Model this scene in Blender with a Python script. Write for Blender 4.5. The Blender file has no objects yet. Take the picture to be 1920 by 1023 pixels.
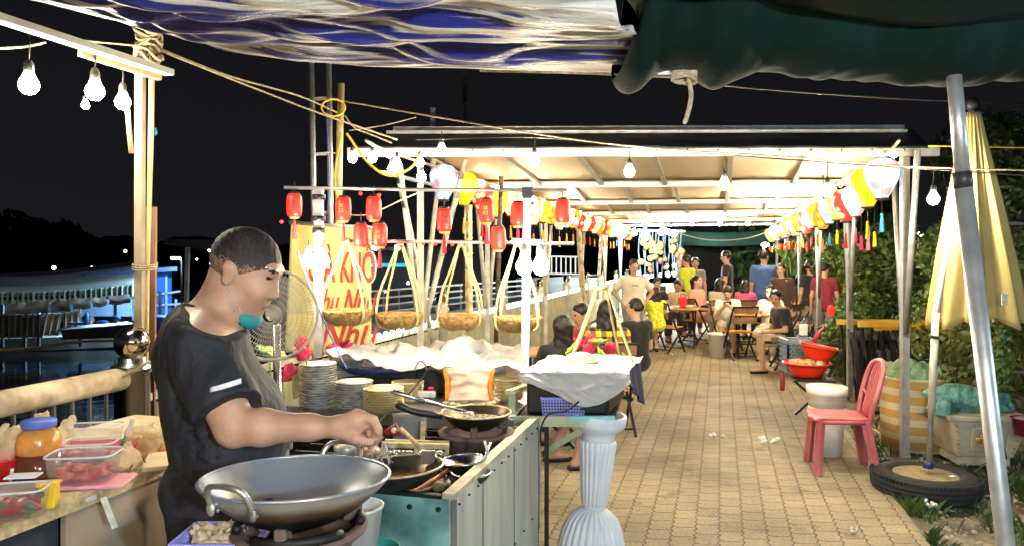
import bpy, math, random
import numpy as np
from mathutils import Vector, Matrix, noise as mnoise
R = math.radians; PI = math.pi
random.seed(7); np.random.seed(7)
SC = bpy.context.scene; COL = SC.collection
# ---------------------------------------------------------------- camera, world, exposure
F = 1400.0; EYE = 1.62; HZ = 479.0
cam = bpy.data.objects.new('camera', bpy.data.cameras.new('camera')); COL.objects.link(cam)
cam.location = (0, 0, EYE); cam.rotation_euler = (R(90), 0, 0)
cam.data.lens = F/1920*36; cam.data.sensor_width = 36; cam.data.shift_y = -32.5/1920
cam.data.clip_start = .05; cam.data.clip_end = 2000
SC.camera = cam
w = bpy.data.worlds.new('World'); SC.world = w; w.use_nodes = True
nt = w.node_tree; bg = nt.nodes['Background']
sky = nt.nodes.new('ShaderNodeTexSky'); sky.sky_type = 'NISHITA'; sky.sun_disc = False
sky.sun_elevation = R(-4); sky.sun_rotation = R(200)
ad = nt.nodes.new('ShaderNodeMixRGB'); ad.blend_type = 'ADD'; ad.inputs[0].default_value = 1
ad.inputs[2].default_value = (.085, .085, .108, 1)
tcw = nt.nodes.new('ShaderNodeTexCoord'); spw = nt.nodes.new('ShaderNodeSeparateXYZ'); nt.links.new(tcw.outputs['Generated'], spw.inputs[0])
rw = nt.nodes.new('ShaderNodeValToRGB'); nt.links.new(spw.outputs[2], rw.inputs[0]); e_ = rw.color_ramp.elements; e_[0].position = 0; e_[0].color = (.08, .08, .09, 1); e_[1].position = .35; e_[1].color = (.028, .028, .042, 1)
nt.links.new(rw.outputs[0], ad.inputs[2]); nt.links.new(sky.outputs[0], ad.inputs[1]); nt.links.new(ad.outputs[0], bg.inputs[0])
bg.inputs[1].default_value = .085
SC.view_settings.view_transform = 'Standard'; SC.view_settings.look = 'None'
SC.view_settings.exposure = 0.62; SC.view_settings.gamma = 1
SC.render.engine = 'CYCLES'; cy = SC.cycles
cy.use_denoising = True; cy.max_bounces = 7; cy.diffuse_bounces = 3; cy.glossy_bounces = 3
cy.transparent_max_bounces = 10; cy.transmission_bounces = 5
cy.sample_clamp_indirect = 4; cy.caustics_reflective = False; cy.caustics_refractive = False
cy.blur_glossy = 1.0
# ---------------------------------------------------------------- geometry helpers
def W(px, py, d): return Vector(((px-960)/F*d, d, EYE-(py-HZ)/F*d))
def onz(px, py, z): return W(px, py, (EYE-z)*F/(py-HZ))
CU, SU = math.cos(R(15.6)), math.sin(R(15.6))
def L(a, b, z=0): return Vector((a*CU+b*SU, -a*SU+b*CU, z))      # lateral / along the promenade
def ab(p): return (p.x*CU-p.y*SU, p.x*SU+p.y*CU)
PATH = R(-15.6)
def nz(x, y, z=0.0): return mnoise.noise(Vector((x, y, z)))
ORD = ['first','second','third','fourth','fifth','sixth','seventh','eighth','ninth','tenth','eleventh','twelfth','thirteenth','fourteenth','fifteenth','sixteenth','seventeenth','eighteenth','nineteenth','twentieth','twenty-first','twenty-second','twenty-third','twenty-fourth','twenty-fifth','twenty-sixth','twenty-seventh','twenty-eighth','twenty-ninth','thirtieth']
# ---------------------------------------------------------------- materials
MATS = {}
def mat(name, col, rough=.55, metal=0., noise=(8, .12), bump=None, emit=0., ecol=None, trans=0., alpha=1., sss=0., ior=1.45, col2=None, sheen=0., spec=.5, coat=0., transl=0., nlo=.35, nhi=.65, coords='Object', stretch=None):
    if name in MATS: return MATS[name]
    m = bpy.data.materials.new(name); m.use_nodes = True; MATS[name] = m
    n = m.node_tree; P = n.nodes['Principled BSDF']; lk = n.links.new
    P.inputs['Roughness'].default_value = rough; P.inputs['Metallic'].default_value = metal
    P.inputs['IOR'].default_value = ior; P.inputs['Specular IOR Level'].default_value = spec
    P.inputs['Transmission Weight'].default_value = trans; P.inputs['Alpha'].default_value = alpha
    P.inputs['Coat Weight'].default_value = coat; P.inputs['Sheen Weight'].default_value = sheen
    if sss: P.inputs['Subsurface Weight'].default_value = sss; P.inputs['Subsurface Radius'].default_value = (.02, .008, .004); P.inputs['Subsurface Scale'].default_value = .5
    tc = n.nodes.new('ShaderNodeTexCoord'); src = tc.outputs[coords]
    if stretch:
        mp = n.nodes.new('ShaderNodeMapping'); mp.inputs['Scale'].default_value = stretch; lk(src, mp.inputs[0]); src = mp.outputs[0]
    m['src'] = 1
    def nse(scale, detail=4):
        t = n.nodes.new('ShaderNodeTexNoise'); t.inputs['Scale'].default_value = scale; t.inputs['Detail'].default_value = detail
        lk(src, t.inputs['Vector']); return t
    c = tuple(col)+(1,)
    if noise or col2:
        t = nse(noise[0]); r = n.nodes.new('ShaderNodeValToRGB'); lk(t.outputs['Fac'], r.inputs[0])
        a = noise[1]; c2 = tuple(col2)+(1,) if col2 else tuple(min(1, x*(1+a)) for x in col)+(1,)
        r.color_ramp.elements[0].position = nlo; r.color_ramp.elements[1].position = nhi
        r.color_ramp.elements[0].color = tuple(x*(1-a) for x in col)+(1,); r.color_ramp.elements[1].color = c2
        lk(r.outputs[0], P.inputs['Base Color']); cs = r.outputs[0]
        rr = n.nodes.new('ShaderNodeMapRange'); rr.inputs['To Min'].default_value = max(.03, rough*.8); rr.inputs['To Max'].default_value = min(1, rough*1.25)
        lk(t.outputs['Fac'], rr.inputs[0]); lk(rr.outputs[0], P.inputs['Roughness'])
        if emit and not ecol: lk(cs, P.inputs['Emission Color'])
    else: P.inputs['Base Color'].default_value = c
    if emit:
        P.inputs['Emission Strength'].default_value = emit
        if ecol or not noise: P.inputs['Emission Color'].default_value = tuple(ecol or col)+(1,)
    if bump:
        t = nse(bump[0], 6); b = n.nodes.new('ShaderNodeBump'); b.inputs['Strength'].default_value = bump[1]; b.inputs['Distance'].default_value = bump[2] if len(bump) > 2 else .004
        lk(t.outputs['Fac'], b.inputs['Height']); lk(b.outputs[0], P.inputs['Normal'])
    if transl:
        tb = n.nodes.new('ShaderNodeBsdfTranslucent'); tb.inputs[0].default_value = c; mx = n.nodes.new('ShaderNodeMixShader'); mx.inputs[0].default_value = transl
        lk(P.outputs[0], mx.inputs[1]); lk(tb.outputs[0], mx.inputs[2]); lk(mx.outputs[0], n.nodes['Material Output'].inputs[0])
    return m
# ---------------------------------------------------------------- things and parts
POSE = {}
def _fin(o, parent, loc, rz):
    COL.objects.link(o)
    if parent is not None: o.parent = parent
    o.location = loc; o.rotation_euler = (0, 0, rz)
def tag(o, label, cat, group=None, kind=None):
    if label: o['label'] = label
    if cat: o['category'] = cat
    if group: o['group'] = group
    if kind: o['kind'] = kind
    return o
def thing(name, label, cat, loc=(0, 0, 0), rz=0, group=None):
    o = bpy.data.objects.new(name, None); o.empty_display_size = .1
    _fin(o, None, loc, rz); POSE[o.name] = Matrix.Translation(Vector(loc)) @ Matrix.Rotation(rz, 4, 'Z')
    return tag(o, label, cat, group)
def mworld(o):
    if o.name in POSE: return POSE[o.name]
    return mworld(o.parent) if o.parent else Matrix.Translation(o.location) @ Matrix.Rotation(o.rotation_euler.z, 4, 'Z')
def dup(root, loc, rz=0, label=None, group=None, cat=None, mats=None, mat_of=None, scale=None):
    def cp(o, par):
        c = o.copy(); COL.objects.link(c); c.parent = par
        if mat_of:
            for k, m in mat_of.items():
                if c.name.split('.')[0] == k:
                    c.data = c.data.copy(); c.data.materials.clear(); c.data.materials.append(m)
        for ch in o.children: cp(ch, c)
        return c
    r = cp(root, None); r.location = loc; r.rotation_euler = (0, 0, rz)
    if scale: r.scale = (scale,)*3 if not hasattr(scale, '__len__') else scale
    POSE[r.name] = Matrix.Translation(Vector(loc)) @ Matrix.Rotation(rz, 4, 'Z')
    if label: r['label'] = label
    if group: r['group'] = group
    if cat: r['category'] = cat
    return r
class MB:
    def __init__(s, world=False): s.v = []; s.f = []; s.m = []; s.sm = []; s.mi = 0; s.world = world
    def add(s, vs, fs, smooth=False):
        o = len(s.v); s.v += [tuple(x) for x in vs]
        for f in fs: s.f.append(tuple(i+o for i in f)); s.m.append(s.mi); s.sm.append(smooth)
        return s
    def box(s, c, size, rz=0, M=None):
        x, y, z = (k/2 for k in size); M = M or Matrix.Rotation(rz, 3, 'Z'); c = Vector(c)
        vs = [c + M @ Vector((i*x, j*y, k*z)) for k in (-1, 1) for j in (-1, 1) for i in (-1, 1)]
        return s.add(vs, [(0, 2, 3, 1), (4, 5, 7, 6), (0, 1, 5, 4), (2, 6, 7, 3), (0, 4, 6, 2), (1, 3, 7, 5)])
    def hexa(s, b, t):   # two quads (bottom, top), same winding ccw seen from above
        return s.add(list(b)+list(t), [(3, 2, 1, 0), (4, 5, 6, 7), (0, 1, 5, 4), (1, 2, 6, 5), (2, 3, 7, 6), (3, 0, 4, 7)])
    def beam(s, p, q, wx, wy=None, up=(0, 0, 1)):
        p, q = Vector(p), Vector(q); wy = wy or wx; t = (q-p).normalized(); u = Vector(up)
        if abs(t.dot(u)) > .95: u = Vector((0, 1, 0))
        a = t.cross(u).normalized(); b = a.cross(t)
        vs = [e + a*(i*wx/2) + b*(j*wy/2) for e in (p, q) for i, j in ((-1, -1), (1, -1), (1, 1), (-1, 1))]
        return s.add(vs, [(0, 1, 2, 3), (7, 6, 5, 4), (0, 4, 5, 1), (1, 5, 6, 2), (2, 6, 7, 3), (3, 7, 4, 0)])
    def tube(s, pts, r, n=8, cap=True, loop=False):
        pts = [Vector(p) for p in pts]; k = len(pts); rs = r if hasattr(r, '__len__') else [r]*k
        vs = []; fs = []; pa = None
        for i, p in enumerate(pts):
            t = (pts[(i+1) % k if loop else min(i+1, k-1)] - pts[(i-1) if (loop or i) else 0])
            t = t.normalized() if t.length > 1e-9 else Vector((0, 0, 1))
            if pa is None: u = Vector((0, 0, 1)) if abs(t.z) < .9 else Vector((1, 0, 0)); a = t.cross(u).normalized()
            else: a = pa - t*pa.dot(t); a = a.normalized() if a.length > 1e-6 else t.orthogonal().normalized()
            pa = a; b = t.cross(a)
            for j in range(n):
                th = 2*PI*j/n; vs.append(p + (a*math.cos(th)+b*math.sin(th))*rs[i])
        for i in range(k if loop else k-1):
            for j in range(n):
                i2 = (i+1) % k; fs.append((i*n+j, i*n+(j+1) % n, i2*n+(j+1) % n, i2*n+j))
        if cap and not loop: fs.append(tuple(range(n))[::-1]); fs.append(tuple(range((k-1)*n, k*n)))
        return s.add(vs, fs, True)
    def lathe(s, prof, n=24, c=(0, 0, 0), M=None, rad=None, cap=True):
        c = Vector(c); vs = []; fs = []
        for (r, z) in prof:
            for j in range(n):
                th = 2*PI*j/n; rr = r*(rad(th, z) if rad else 1); p = Vector((rr*math.cos(th), rr*math.sin(th), z))
                vs.append(c + (M @ p if M else p))
        k = len(prof)
        for i in range(k-1):
            for j in range(n): fs.append((i*n+j, i*n+(j+1) % n, (i+1)*n+(j+1) % n, (i+1)*n+j))
        if cap:
            fs.append(tuple(range(n))[::-1]); fs.append(tuple(range((k-1)*n, k*n)))
        return s.add(vs, fs, True)
    def ball(s, c, r, n=12, M=None):
        r = r if hasattr(r, '__len__') else (r, r, r); c = Vector(c); m = n//2; vs = []; fs = []
        for i in range(1, m):
            for j in range(n):
                ph = PI*i/m; th = 2*PI*j/n; p = Vector((r[0]*math.sin(ph)*math.cos(th), r[1]*math.sin(ph)*math.sin(th), -r[2]*math.cos(ph)))
                vs.append(c + (M @ p if M else p))
        a, b = len(vs), len(vs)+1; e = Vector((0, 0, -r[2])), Vector((0, 0, r[2]))
        vs += [c + (M @ x if M else x) for x in e]
        for i in range(m-2):
            for j in range(n): fs.append((i*n+j, i*n+(j+1) % n, (i+1)*n+(j+1) % n, (i+1)*n+j))
        for j in range(n): fs.append((a, (j+1) % n, j)); fs.append((b, (m-2)*n+j, (m-2)*n+(j+1) % n))
        return s.add(vs, fs, True)
    def grid(s, fn, nu, nv, smooth=True, wrap=False):
        vs = [fn(i/(nu-1) if not wrap else i/nu, j/(nv-1)) for j in range(nv) for i in range(nu)]
        fs = [(j*nu+i, j*nu+(i+1) % nu, (j+1)*nu+(i+1) % nu, (j+1)*nu+i) for j in range(nv-1) for i in range(nu if wrap else nu-1)]
        return s.add(vs, fs, smooth)
    def prism(s, poly, thick, M=Matrix.Identity(4)):
        n = len(poly); vs = [M @ Vector((x, y, z)) for z in (0, thick) for x, y in poly]
        return s.add(vs, [tuple(range(n))[::-1], tuple(range(n, 2*n))] + [(i, (i+1) % n, n+(i+1) % n, n+i) for i in range(n)])
    def build(s, name, mats, parent=None, label=None, cat=None, group=None, kind=None, loc=(0, 0, 0), rz=0, bevel=0, solid=0, seg=2, subd=0, auto=False):
        me = bpy.data.meshes.new(name); vs = s.v
        if s.world:
            Mi = (mworld(parent) if parent is not None else Matrix.Translation(Vector(loc)) @ Matrix.Rotation(rz, 4, 'Z')).inverted()
            vs = [tuple(Mi @ Vector(x)) for x in vs]
        me.from_pydata(vs, [], s.f)
        me.polygons.foreach_set('use_smooth', s.sm); me.polygons.foreach_set('material_index', s.m)
        mats = mats if isinstance(mats, (list, tuple)) else [mats]
        for m in mats: me.materials.append(m)
        me.update(); o = bpy.data.objects.new(name, me); _fin(o, parent, loc if parent is None else (0, 0, 0), rz if parent is None else 0)
        if parent is None: POSE[o.name] = Matrix.Translation(Vector(loc)) @ Matrix.Rotation(rz, 4, 'Z')
        if solid: md = o.modifiers.new('thick', 'SOLIDIFY'); md.thickness = solid; md.offset = 0
        if bevel: md = o.modifiers.new('bevel', 'BEVEL'); md.width = bevel; md.segments = seg; md.limit_method = 'ANGLE'
        if subd: md = o.modifiers.new('sub', 'SUBSURF'); md.levels = subd; md.render_levels = subd
        if label or cat or group or kind: tag(o, label, cat, group, kind)
        return o
def catmull(pts, k=6):
    pts = [Vector(p) for p in pts]; out = []
    for i in range(len(pts)-1):
        p0 = pts[max(i-1, 0)]; p1 = pts[i]; p2 = pts[i+1]; p3 = pts[min(i+2, len(pts)-1)]
        for j in range(k):
            t = j/k; out.append(.5*((2*p1)+(p2-p0)*t+(2*p0-5*p1+4*p2-p3)*t*t+(3*p1-p0-3*p2+p3)*t**3))
    return out+[pts[-1]]
def sag(p, q, s=.1, k=14):
    p, q = Vector(p), Vector(q); return [p.lerp(q, i/k)-Vector((0, 0, s*4*(i/k)*(1-i/k))) for i in range(k+1)]
# ---------------------------------------------------------------- implicit surfaces (bodies, bags, heaps)
class SDF:
    def __init__(s, lo, hi, h):
        s.lo = np.array(lo, np.float32); s.h = h; n = np.ceil((np.array(hi)-s.lo)/h).astype(int)+1
        s.ax = [s.lo[i]+h*np.arange(n[i], dtype=np.float32) for i in range(3)]; s.D = np.full(n, .5, np.float32)
    def _reg(s, lo, hi):
        sl = []
        for i in range(3):
            a = max(0, int((lo[i]-s.lo[i])/s.h)); b = min(len(s.ax[i]), int((hi[i]-s.lo[i])/s.h)+2)
            if b <= a: return None
            sl.append(slice(a, b))
        X = s.ax[0][sl[0]][:, None, None]; Y = s.ax[1][sl[1]][None, :, None]; Z = s.ax[2][sl[2]][None, None, :]
        return tuple(sl), X, Y, Z
    def _mix(s, sl, d, k):
        a = s.D[sl]; h = np.maximum(k-np.abs(a-d), 0)/k; s.D[sl] = np.minimum(a, d)-h*h*k*.25
    def cap(s, a, b, ra, rb=None, k=.02, end=None):
        rb = ra if rb is None else rb; a = np.array(a, np.float32); b = np.array(b, np.float32); m = max(ra, rb)+k+2*s.h
        r = s._reg(np.minimum(a, b)-m, np.maximum(a, b)+m)
        if r is None: return s
        sl, X, Y, Z = r; ab_ = b-a; L2 = float(ab_ @ ab_)+1e-9
        t = np.clip(((X-a[0])*ab_[0]+(Y-a[1])*ab_[1]+(Z-a[2])*ab_[2])/L2, 0, 1)
        d = np.sqrt((X-a[0]-t*ab_[0])**2+(Y-a[1]-t*ab_[1])**2+(Z-a[2]-t*ab_[2])**2)-(ra+(rb-ra)*t)
        if end is not None:
            n = ab_/math.sqrt(L2); e = b if end else a
            pl = (X-e[0])*n[0]+(Y-e[1])*n[1]+(Z-e[2])*n[2]; d = np.maximum(d, pl if end else -pl)
        s._mix(sl, d, k); return s
    def ell(s, c, rad, M=None, k=.02):
        c = np.array(c, np.float32); m = max(rad)+k+2*s.h; r = s._reg(c-m, c+m)
        if r is None: return s
        sl, X, Y, Z = r; X, Y, Z = X-c[0], Y-c[1], Z-c[2]
        if M is not None:
            I = np.array(M.transposed(), np.float32); X, Y, Z = (I[i][0]*X+I[i][1]*Y+I[i][2]*Z for i in range(3))
        q = np.sqrt((X/rad[0])**2+(Y/rad[1])**2+(Z/rad[2])**2); q2 = np.sqrt((X/rad[0]**2)**2+(Y/rad[1]**2)**2+(Z/rad[2]**2)**2)+1e-6
        s._mix(sl, q*(q-1)/q2, k); return s
    def cut(s, p, n):     # removes the side n points to
        X = s.ax[0][:, None, None]; Y = s.ax[1][None, :, None]; Z = s.ax[2][None, None, :]
        l = math.sqrt(sum(x*x for x in n)); s.D = np.maximum(s.D, ((X-p[0])*n[0]+(Y-p[1])*n[1]+(Z-p[2])*n[2])/l); return s
    def wave(s, amp, f, seed=0):
        rs = np.random.RandomState(seed); X = s.ax[0][:, None, None]; Y = s.ax[1][None, :, None]; Z = s.ax[2][None, None, :]; a = 0
        for i in range(5):
            k = rs.normal(size=3)*f*(1+.5*i); a = a+np.sin(k[0]*X+k[1]*Y+k[2]*Z+rs.rand()*6)/(1+.5*i)
        s.D = s.D+(amp*a*.5).astype(np.float32); return s
    def mb(s, world=True, sm=True):
        D = s.D; D[0] = D[-1] = 1; D[:, 0] = D[:, -1] = 1; D[:, :, 0] = D[:, :, -1] = 1; S = D < 0
        n = np.array(D.shape)-1; acc = np.zeros(tuple(n)+(3,), np.float32); cnt = np.zeros(tuple(n), np.float32)
        sh = lambda A, i, j, k: A[i:i+n[0], j:j+n[1], k:k+n[2]]
        for ax in range(3):
            for u in (0, 1):
                for v in (0, 1):
                    o = [0, 0, 0]; oo = [x for x in range(3) if x != ax]; o[oo[0]] = u; o[oo[1]] = v; e = list(o); e[ax] = 1
                    A, B = sh(D, *o), sh(D, *e); m = (A < 0) != (B < 0); t = np.where(m, A/np.where(m, A-B, 1), 0)
                    for q in range(3): acc[..., q] += np.where(m, (t if q == ax else o[q]), 0)
                    cnt += m
        idx = np.full(tuple(n), -1, np.int64); msk = cnt > 0; ii = np.argwhere(msk); idx[msk] = np.arange(len(ii))
        V_ = (ii+acc[msk]/cnt[msk][:, None])*s.h+s.lo; F_ = []
        for ax in range(3):
            o1, o2 = [(1, 2), (2, 0), (0, 1)][ax]; a = np.take(S, range(S.shape[ax]-1), ax); b = np.take(S, range(1, S.shape[ax]), ax)
            P_ = np.argwhere(a != b); fl = a[tuple(P_.T)]
            P_, fl = P_[(P_[:, o1] > 0) & (P_[:, o2] > 0)], fl[(P_[:, o1] > 0) & (P_[:, o2] > 0)]
            q = []
            for d1, d2 in ((1, 1), (0, 1), (0, 0), (1, 0)):
                Q = P_.copy(); Q[:, o1] -= d1; Q[:, o2] -= d2; Q = np.minimum(Q, n-1); q.append(idx[tuple(Q.T)])
            q = np.stack(q, 1); q[~fl] = q[~fl][:, ::-1]; F_.append(q)
        F_ = np.concatenate(F_); F_ = F_[(F_ >= 0).all(1)]
        m = MB(world); m.v = [tuple(map(float, x)) for x in V_]; m.f = [tuple(map(int, x)) for x in F_]; m.m = [0]*len(m.f); m.sm = [sm]*len(m.f); m.np = V_
        return m
    def relax(s, m, it=1): return m
# ---------------------------------------------------------------- setting: pavement, dirt, water, far bank
WARM = (1, .85, .61)
def pavers():
    m = mat('pavers', (.30, .215, .125), rough=.8, noise=None); n = m.node_tree; lk = n.links.new; P = n.nodes['Principled BSDF']
    N = n.nodes.new
    g = N('ShaderNodeNewGeometry'); mp = N('ShaderNodeMapping'); mp.inputs['Rotation'].default_value = (0, 0, R(15.6)); lk(g.outputs['Position'], mp.inputs[0])
    sp = N('ShaderNodeSeparateXYZ'); lk(mp.outputs[0], sp.inputs[0])
    def M(op, a, b=None, c=None):
        k = N('ShaderNodeMath'); k.operation = op
        for i, x in enumerate((a, b, c)):
            if x is None: continue
            if isinstance(x, (int, float)): k.inputs[i].default_value = x
            else: lk(x, k.inputs[i])
        return k.outputs[0]
    A, B = sp.outputs[0], sp.outputs[1]
    zig = M('PINGPONG', B, .03875); A2 = M('ADD', A, M('MULTIPLY', zig, .42))
    wav = M('MULTIPLY', M('SINE', M('MULTIPLY', A, 2*PI/.135)), .008); B2 = M('ADD', B, wav)
    cb = N('ShaderNodeCombineXYZ'); lk(B2, cb.inputs[0]); lk(A2, cb.inputs[1])
    br = N('ShaderNodeTexBrick'); lk(cb.outputs[0], br.inputs[0]); br.offset = .5; br.offset_frequency = 2; br.squash = 1
    br.inputs['Scale'].default_value = 1; br.inputs['Brick Width'].default_value = .155; br.inputs['Row Height'].default_value = .135
    br.inputs['Mortar Size'].default_value = .0056; br.inputs['Mortar Smooth'].default_value = .9; br.inputs['Bias'].default_value = 0
    br.inputs['Color1'].default_value = (.42, .345, .225, 1); br.inputs['Color2'].default_value = (.35, .285, .185, 1); br.inputs['Mortar'].default_value = (.11, .08, .05, 1)
    t = N('ShaderNodeTexNoise'); t.inputs['Scale'].default_value = 1.1; t.inputs['Detail'].default_value = 8; lk(g.outputs['Position'], t.inputs['Vector'])
    t2 = N('ShaderNodeTexNoise'); t2.inputs['Scale'].default_value = 55; t2.inputs['Detail'].default_value = 5; lk(g.outputs['Position'], t2.inputs['Vector'])
    mr = N('ShaderNodeMapRange'); lk(t.outputs[0], mr.inputs[0]); mr.inputs[1].default_value = .3; mr.inputs[2].default_value = .7; mr.inputs[3].default_value = .55; mr.inputs[4].default_value = 1.15
    mr2 = N('ShaderNodeMapRange'); lk(t2.outputs[0], mr2.inputs[0]); mr2.inputs[1].default_value = .3; mr2.inputs[2].default_value = .7; mr2.inputs[3].default_value = .72; mr2.inputs[4].default_value = 1.12
    t3 = N('ShaderNodeTexNoise'); t3.inputs['Scale'].default_value = 2.6; t3.inputs['Detail'].default_value = 9; t3.inputs['Roughness'].default_value = .7; lk(g.outputs['Position'], t3.inputs['Vector']); mr3 = N('ShaderNodeMapRange'); lk(t3.outputs[0], mr3.inputs[0]); mr3.inputs[1].default_value = .34; mr3.inputs[2].default_value = .44; mr3.inputs[3].default_value = .62; mr3.inputs[4].default_value = 1
    v = M('MULTIPLY', M('MULTIPLY', mr.outputs[0], mr2.outputs[0]), mr3.outputs[0]); mx = N('ShaderNodeMixRGB'); mx.blend_type = 'MULTIPLY'; mx.inputs[0].default_value = 1
    cc = N('ShaderNodeCombineXYZ'); [lk(v, cc.inputs[i]) for i in range(3)]; lk(br.outputs[0], mx.inputs[1]); lk(cc.outputs[0], mx.inputs[2]); lk(mx.outputs[0], P.inputs['Base Color'])
    h = M('ADD', M('MULTIPLY', br.outputs['Fac'], -1), M('MULTIPLY', t2.outputs[0], .35))
    b = N('ShaderNodeBump'); b.inputs['Strength'].default_value = .8; b.inputs['Distance'].default_value = .006; lk(h, b.inputs['Height']); lk(b.outputs[0], P.inputs['Normal'])
    return m
def flat(name, pts, m, kind='structure'):
    b = MB(); b.add([Vector(p) for p in pts], [tuple(range(len(pts)))]); return b.build(name, m, kind=kind)
E0 = 1.13                                            # lateral of the pavement's right edge
b = MB(); b.hexa([L(-3.05, -3, -1.7), L(E0, -3, -1.7), L(E0, 46, -1.7), L(-3.05, 46, -1.7)], [L(-3.05, -3, 0), L(E0, -3, 0), L(E0, 46, 0), L(-3.05, 46, 0)])
b.build('pavement', pavers(), kind='structure')
m_dirt = mat('dirt', (.13, .10, .062), rough=.95, noise=(6, .3), col2=(.34, .29, .20), bump=(40, 1., .02))
def gfn(u, v):
    a = E0+.003+(60-E0)*u**3; bb = -3+120*v**2.2; p = L(a, bb); p.z = -.045+.03*nz(a*2, bb*2)-.02*min(1, (a-E0)*3); return p
MB().grid(gfn, 90, 220).build('dirt_ground', m_dirt, kind='structure')
m_water = mat('water', (.004, .006, .008), rough=.04, noise=None, bump=(2.2, .25, .05), spec=.6)
flat('water', [(-260, -30, -1.5), (160, -30, -1.5), (160, 420, -1.5), (-260, 420, -1.5)], m_water)
# far bank: low dark ridge
m_hill = mat('far_bank', (.010, .012, .010), rough=1, noise=(.2, .3))
def ridge(u, v):
    x = -190+330*u; h = 5.5+3.5*nz(x*.02, 3)+1.6*nz(x*.11, 5)+.8*nz(x*.4, 9); return Vector((x, 150+25*v, -1.6+max(.5, h)*math.sin(PI*min(1, v*1.0))*1.0))
MB().grid(ridge, 160, 7).build('far_hills', m_hill, kind='structure')

# ---------------------------------------------------------------- foliage
def leaves(blobs, n, size, seed=0, up=.3, elong=1.8):
    rs = np.random.RandomState(seed); b = MB(True); wts = np.array([q[1][0]*q[1][1]*q[1][2] for q in blobs])**.67; wts /= wts.sum()
    for i in range(n):
        c, r = blobs[rs.choice(len(blobs), p=wts)]; d = rs.normal(size=3); d /= np.linalg.norm(d); rr = .55+.5*rs.rand()**.6
        p = np.array(c)+d*np.array(r)*rr; nrm = d*.7+rs.normal(size=3)*.6; nrm[2] += up; nrm /= np.linalg.norm(nrm)
        t = np.cross(nrm, rs.normal(size=3)); t /= np.linalg.norm(t)+1e-9; s_ = np.cross(nrm, t); sz = size*(.6+.8*rs.rand())
        e = [p-t*sz*elong*.5, p+s_*sz*.5-t*sz*.1, p+t*sz*elong*.5-nrm*sz*.15, p-s_*sz*.5-t*sz*.1]
        b.add(e, [(0, 1, 2, 3)])
    return b
m_bark = mat('bark', (.10, .065, .04), rough=.9, noise=(20, .3), bump=(40, .6, .01))
def leafm(name, c, c2): return mat(name, c, rough=.5, noise=(1.3, .35), col2=c2, transl=.25, coords='Object')
lf_mid = leafm('leaf_mid', (.06, .115, .03), (.20, .29, .07)); lf_dark = leafm('leaf_dark', (.025, .05, .016), (.08, .13, .035))
lf_yel = leafm('leaf_yellow', (.08, .11, .02), (.22, .22, .05)); lf_pale = leafm('leaf_pale', (.07, .13, .03), (.16, .26, .06))
def bush(name, label, cat, base, blobs, n, size, m, seed, group=None, trunk=.05, elong=1.8):
    t = thing(name, label, cat, base, group=group); base = Vector(base)
    leaves([(base+Vector(c), r) for c, r in blobs], n, size, seed, elong=elong).build('crown', m, t)
    k = MB(True)
    for c, r in blobs:
        e = base+Vector(c); k.tube([base, base.lerp(e, .5)+Vector((.05, 0, -.05)), e+Vector((0, 0, r[2]*.5))], [trunk, trunk*.7, trunk*.25], 6)
    k.build('trunk', m_bark, t); return t
BG = 'shrubs and trees beyond the tent on the right'
bush('shrub', 'broad lit green shrub just right of the rows of lantern tassels', 'shrub', L(2.6, 13.5, -.05), [((0, 0, .8), (.9, .8, .8)), ((.7, .4, 1.3), (.8, .7, .7)), ((-.4, .5, 1.5), (.6, .6, .6)), ((.3, .2, 1.9), (.5, .5, .4))], 9000, .055, lf_mid, 1, BG)
bush('shrub', 'tall green hedge shrub behind the stacked black tables', 'shrub', L(3.2, 10.6, -.05), [((-.2, 0, .7), (.9, .7, .7)), ((.8, .2, 1.1), (.8, .7, .8)), ((.2, .6, 1.7), (.7, .6, .5))], 9000, .05, lf_mid, 2, BG)
bush('shrub', 'low bright green shrub beside the person in the maroon shirt', 'shrub', L(1.75, 11.2, -.05), [((0, 0, .45), (.45, .45, .42)), ((.3, .3, .8), (.35, .3, .35))], 3200, .05, lf_pale, 3, BG)
bush('palm_shrub', 'spiky pale green palm fronds behind the person in the blue shirt', 'shrub', L(2.0, 17.5, -.05), [((0, 0, 1.7), (.7, .6, .45)), ((.4, 0, 1.1), (.6, .5, .5))], 900, .09, lf_pale, 4, BG, elong=5)
bush('tree', 'dark leafy tree rising behind the right end of the tent roof', 'tree', L(4.9, 13.5, -.05), [((0, 0, 2.4), (1.3, 1.1, .9)), ((.9, .3, 3.4), (1.2, 1.0, .8)), ((-.6, .4, 3.3), (.9, .8, .7)), ((.3, 0, 1.2), (1.1, .9, .8))], 9000, .075, lf_dark, 5, BG, trunk=.12)
bush('tree', 'dark tree crown behind the folded beige parasol', 'tree', L(5.2, 9.0, -.05), [((0, 0, 1.9), (1.0, .9, .8)), ((.9, .3, 2.6), (1.1, .9, .6)), ((-.5, .3, 1.2), (.8, .7, .6)), ((.5, 0, .9), (1.1, .8, .6))], 11000, .055, lf_dark, 6, BG, trunk=.1)
bush('tree', 'yellowish leafy tree right of the hanging bulb beside the parasol', 'tree', L(3.6, 7.9, -.05), [((0, 0, 1.75), (.45, .4, .35)), ((.45, .1, 1.5), (.4, .4, .35))], 1300, .045, lf_yel, 7, BG, trunk=.035)
bush('tree', 'far dark tree seen between the people and the tent posts', 'tree', L(1.9, 26, -.05), [((0, 0, 2.0), (2.0, 1.4, 1.5)), ((1.6, 0, 3.2), (2.0, 1.4, 1.5)), ((-1.2, 0, 1.1), (1.2, 1, 1.0))], 3500, .2, lf_dark, 8, BG, trunk=.15)
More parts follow.
